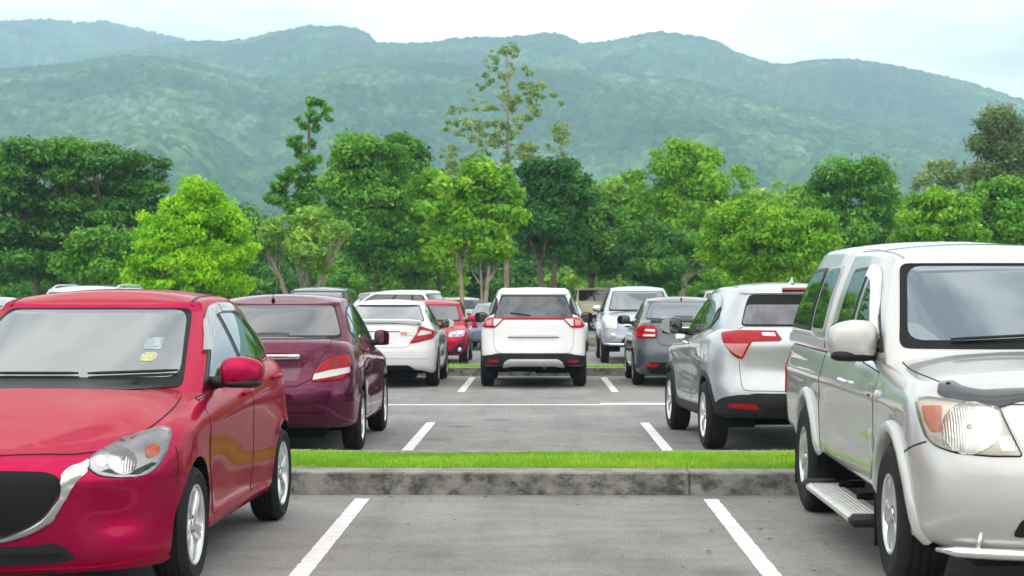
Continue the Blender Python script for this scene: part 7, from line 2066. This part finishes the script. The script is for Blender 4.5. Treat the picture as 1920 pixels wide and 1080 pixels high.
# 5 twin dense trees
tree_px("round_tree", "tall mid green tree with a domed top and dark trunk, left of the twin-stemmed tree", 700, 606, 770, 268, 540, 84, 'mid', 22000, 0.22, 46, 0.95, 13, group=GT, trunks=[(0.1, 7, 0.22, 0)], fill=0.45,
        extra=((690, 275, .7, .7, 1), (665, 285, .7, .7, 1), (720, 300, .8, .7, 1), (640, 330, .7, .7, 1), (625, 350, .6, .7, 1)))
tree_px("round_tree", "darker narrow tree behind, leaning over the shoulder of the domed tree", 760, 705, 812, 264, 540, 89, 'dark', 15000, 0.23, 34, 0.85, 14, group=GT, fill=0.45, extra=((770, 272, .6, .7, 1), (750, 280, .6, .7, 1)))
# 6 light tree on two stems
tree_px("twin_stemmed_tree", "light green tree on two crooked pale brown stems in front of the tall feathery tree", 888, 812, 966, 318, 520, 67, 'fresh', 11500, 0.22, 44, 0.52, 15, bark=BARK_PALE,
        trunks=[(-0.42, 4.4, 0.10, -0.25), (0.36, 4.6, 0.10, 0.55), (0.3, 3.4, 0.07, -0.1)], group=GT, limbs=18, fill=0.35, extra=((912, 325, .5, .8, 1), (880, 345, .5, .8, 1), (940, 470, .5, .8, 1), (930, 440, .5, .8, 1)))
tree_px("round_tree", "yellowish green tree filling the gap between the domed tree and the twin-stemmed tree", 820, 770, 880, 335, 540, 86, 'fresh', 9000, 0.22, 24, 0.8, 16, group=GT)
# 7 tall feathery tree
fe = []; s = 97 / 3400; g_ = random.Random(17)
while len(fe) < 430:                                            # loose sprays with holes between them
    t = g_.random() ** 0.72; y0 = 70 + t * 300
    hw = 14 + 84 * min(1, t / 0.42) ** 0.85 + 32 * t; q = g_.uniform(-1, 1); px = q * hw
    ho = float(vnoise(np.array([px / 21.0 + 40]), np.array([y0 / 15.0]), 2)[0])
    if ho < 0.47 - 0.16 * t + 0.10 * q * q: continue
    r = g_.uniform(.13, .30) * (0.85 + .4 * t)
    fe.append((px * s, g_.uniform(-1, 1) * hw * s * .6, 1.54 + (535 - y0 - 12 * abs(q)) * s + .5, r, r * .6, 0.8 + .5 * t))
build_tree("feathery_tree", "very tall see-through olive tree tapering to a wispy tip, tallest of all", px_x(948, 97), 97, fe, LEAF['olive'], 19000, 0.125, [(0, 14.6, 0.15, 0.05)], BARK_PALE, 18, 46, GT, fill=0.05, up=0.3, att=0.95)
# 8 dark tree
tree_px("round_tree", "deep bluish green dense tree below the feathery tree with dark forked trunks", 1022, 944, 1108, 308, 505, 76, 'deep', 24000, 0.17, 50, 0.72, 19, group=GT, trunks=[(-0.1, 5, 0.16, -0.5), (0.2, 5, 0.16, 0.5)], fill=0.5)
tree_px("leafy_bush", "low dark shrubs standing right of the deep bluish green tree", 1105, 1050, 1180, 400, 545, 80, 'dark', 9000, 0.19, 20, 0.75, 22, group=GT, limbs=3, cat="bush")
tree_px("leafy_bush", "low light green spray of leaves under the deep bluish green tree, above the beige van", 1085, 1030, 1150, 500, 560, 88, 'yellow', 2600, 0.17, 16, 0.35, 23, group=GT, limbs=5, fill=0.3, cat="bush")
tree_px("loose_tree", "loose grey green tree between the deep bluish green tree and the tall broad tree", 1150, 1098, 1205, 350, 520, 92, 'yellow', 8000, 0.21, 22, 0.8, 24, group=GT, bark=BARK_PALE, fill=0.4)
# 9 tall broad tree
tree_px("broad_tree", "tall broad fresh green tree with pale bare branches showing in its middle", 1292, 1185, 1402, 270, 530, 86, 'fresh', 25000, 0.20, 58, 0.85, 25, group=GT, bark=BARK_PALE, trunks=[(-0.4, 5.8, 0.17, 0.7), (-0.3, 6.2, 0.12, -0.4)], limbs=22, fill=0.4,
        extra=((1270, 282, .7, .7, 1), (1300, 285, .7, .7, 1), (1330, 300, .7, .7, 1), (1240, 310, .7, .7, 1)))
tree_px("leafy_bush", "shaded green bush at the foot of the tall broad tree", 1215, 1150, 1300, 430, 548, 79, 'dark', 9000, 0.19, 20, 0.75, 26, group=GT, limbs=3, cat="bush")
# 10 bright round bush
tree_px("rounded_tree", "rounded dense glossy green tree low behind the silver crossover", 1440, 1334, 1546, 378, 545, 63, 'fresh', 27000, 0.135, 66, 0.55, 27, group=GT, limbs=3, fill=0.7, up=0.35, flat=0.7)
tree_px("loose_tree", "hazy green tree peeping over the top of the rounded glossy tree", 1470, 1395, 1560, 352, 520, 95, 'yellow', 9000, 0.22, 24, 0.85, 28, group=GT)
# 11 two-lobed tree
tree_px("twin_lobed_tree", "mid green tree with two dark rounded tops behind the canopy of the near pickup", 1605, 1520, 1690, 318, 540, 84, 'mid', 18000, 0.21, 40, 0.85, 29, group=GT,
        extra=((1565, 320, .8, .75, 1), (1540, 335, .6, .75, 1), (1590, 340, .7, .75, 1), (1630, 318, .75, .75, 1), (1655, 335, .6, .75, 1), (1530, 350, .5, .7, 1)))
tree_px("leafy_bush", "bright yellow green sapling between the two-lobed tree and the right edge", 1765, 1690, 1832, 362, 520, 70, 'fresh', 9000, 0.20, 34, 0.55, 31, group=GT, limbs=8, fill=0.35, cat="sapling")
tree_px("round_tree", "plain green tree at the right edge in front of the tall olive tree", 1868, 1805, 1960, 345, 540, 78, 'mid', 15000, 0.2, 34, 0.85, 32, group=GT)
tree_px("loose_tree", "greyish olive tree half hidden behind the bright sapling at the right", 1775, 1712, 1835, 305, 480, 104, 'olive', 6500, 0.22, 24, 0.85, 33, group=GT, fill=0.35)
ol = []; s = 102 / 3400; g_ = random.Random(37)
for (px, y, r) in ((1872, 215, 1.0), (1850, 232, .9), (1895, 232, .9), (1868, 248, 1.0), (1905, 255, .7), (1835, 268, .9), (1862, 280, 1.1), (1895, 285, 1.0), (1915, 278, .8), (1830, 320, .9), (1865, 318, 1.1), (1900, 325, 1.1), (1845, 345, 1.1), (1885, 350, 1.2), (1925, 300, .9), (1930, 340, 1.0)):
    ol.append(((px - 1872) * s, g_.uniform(-.6, .6), 1.54 + (535 - y) * s + .5, r, r * .65, 1.0))
build_tree("tall_tree", "tall olive brown tree with cloud-like tufts at the right edge against the hill", px_x(1872, 102), 102, ol, LEAF['mossy'], 17000, 0.14, [(0, 10.5, 0.2, 0)], BARK, 38, 16, GT, fill=0.2, att=0.85)

# unseen wood added behind the camera for the bonnets and bumpers to mirror
cl = []; g_ = random.Random(77)
for i in range(46):
    a = -70 + i * 3.1
    for k in range(5): cl.append((a + g_.uniform(-1.5, 1.5), g_.uniform(-3, 3), g_.uniform(1.2, 6.8), g_.uniform(1.3, 2.2), g_.uniform(1.0, 1.7), 1))
V, F, tone = leaves(cl, 26000, 0.55, 78)
tag(fast_mesh("reflection_woods", V + np.array([0, -46, 0]), F, LEAF['mid'], attr={"tone": tone}), kind="stuff")
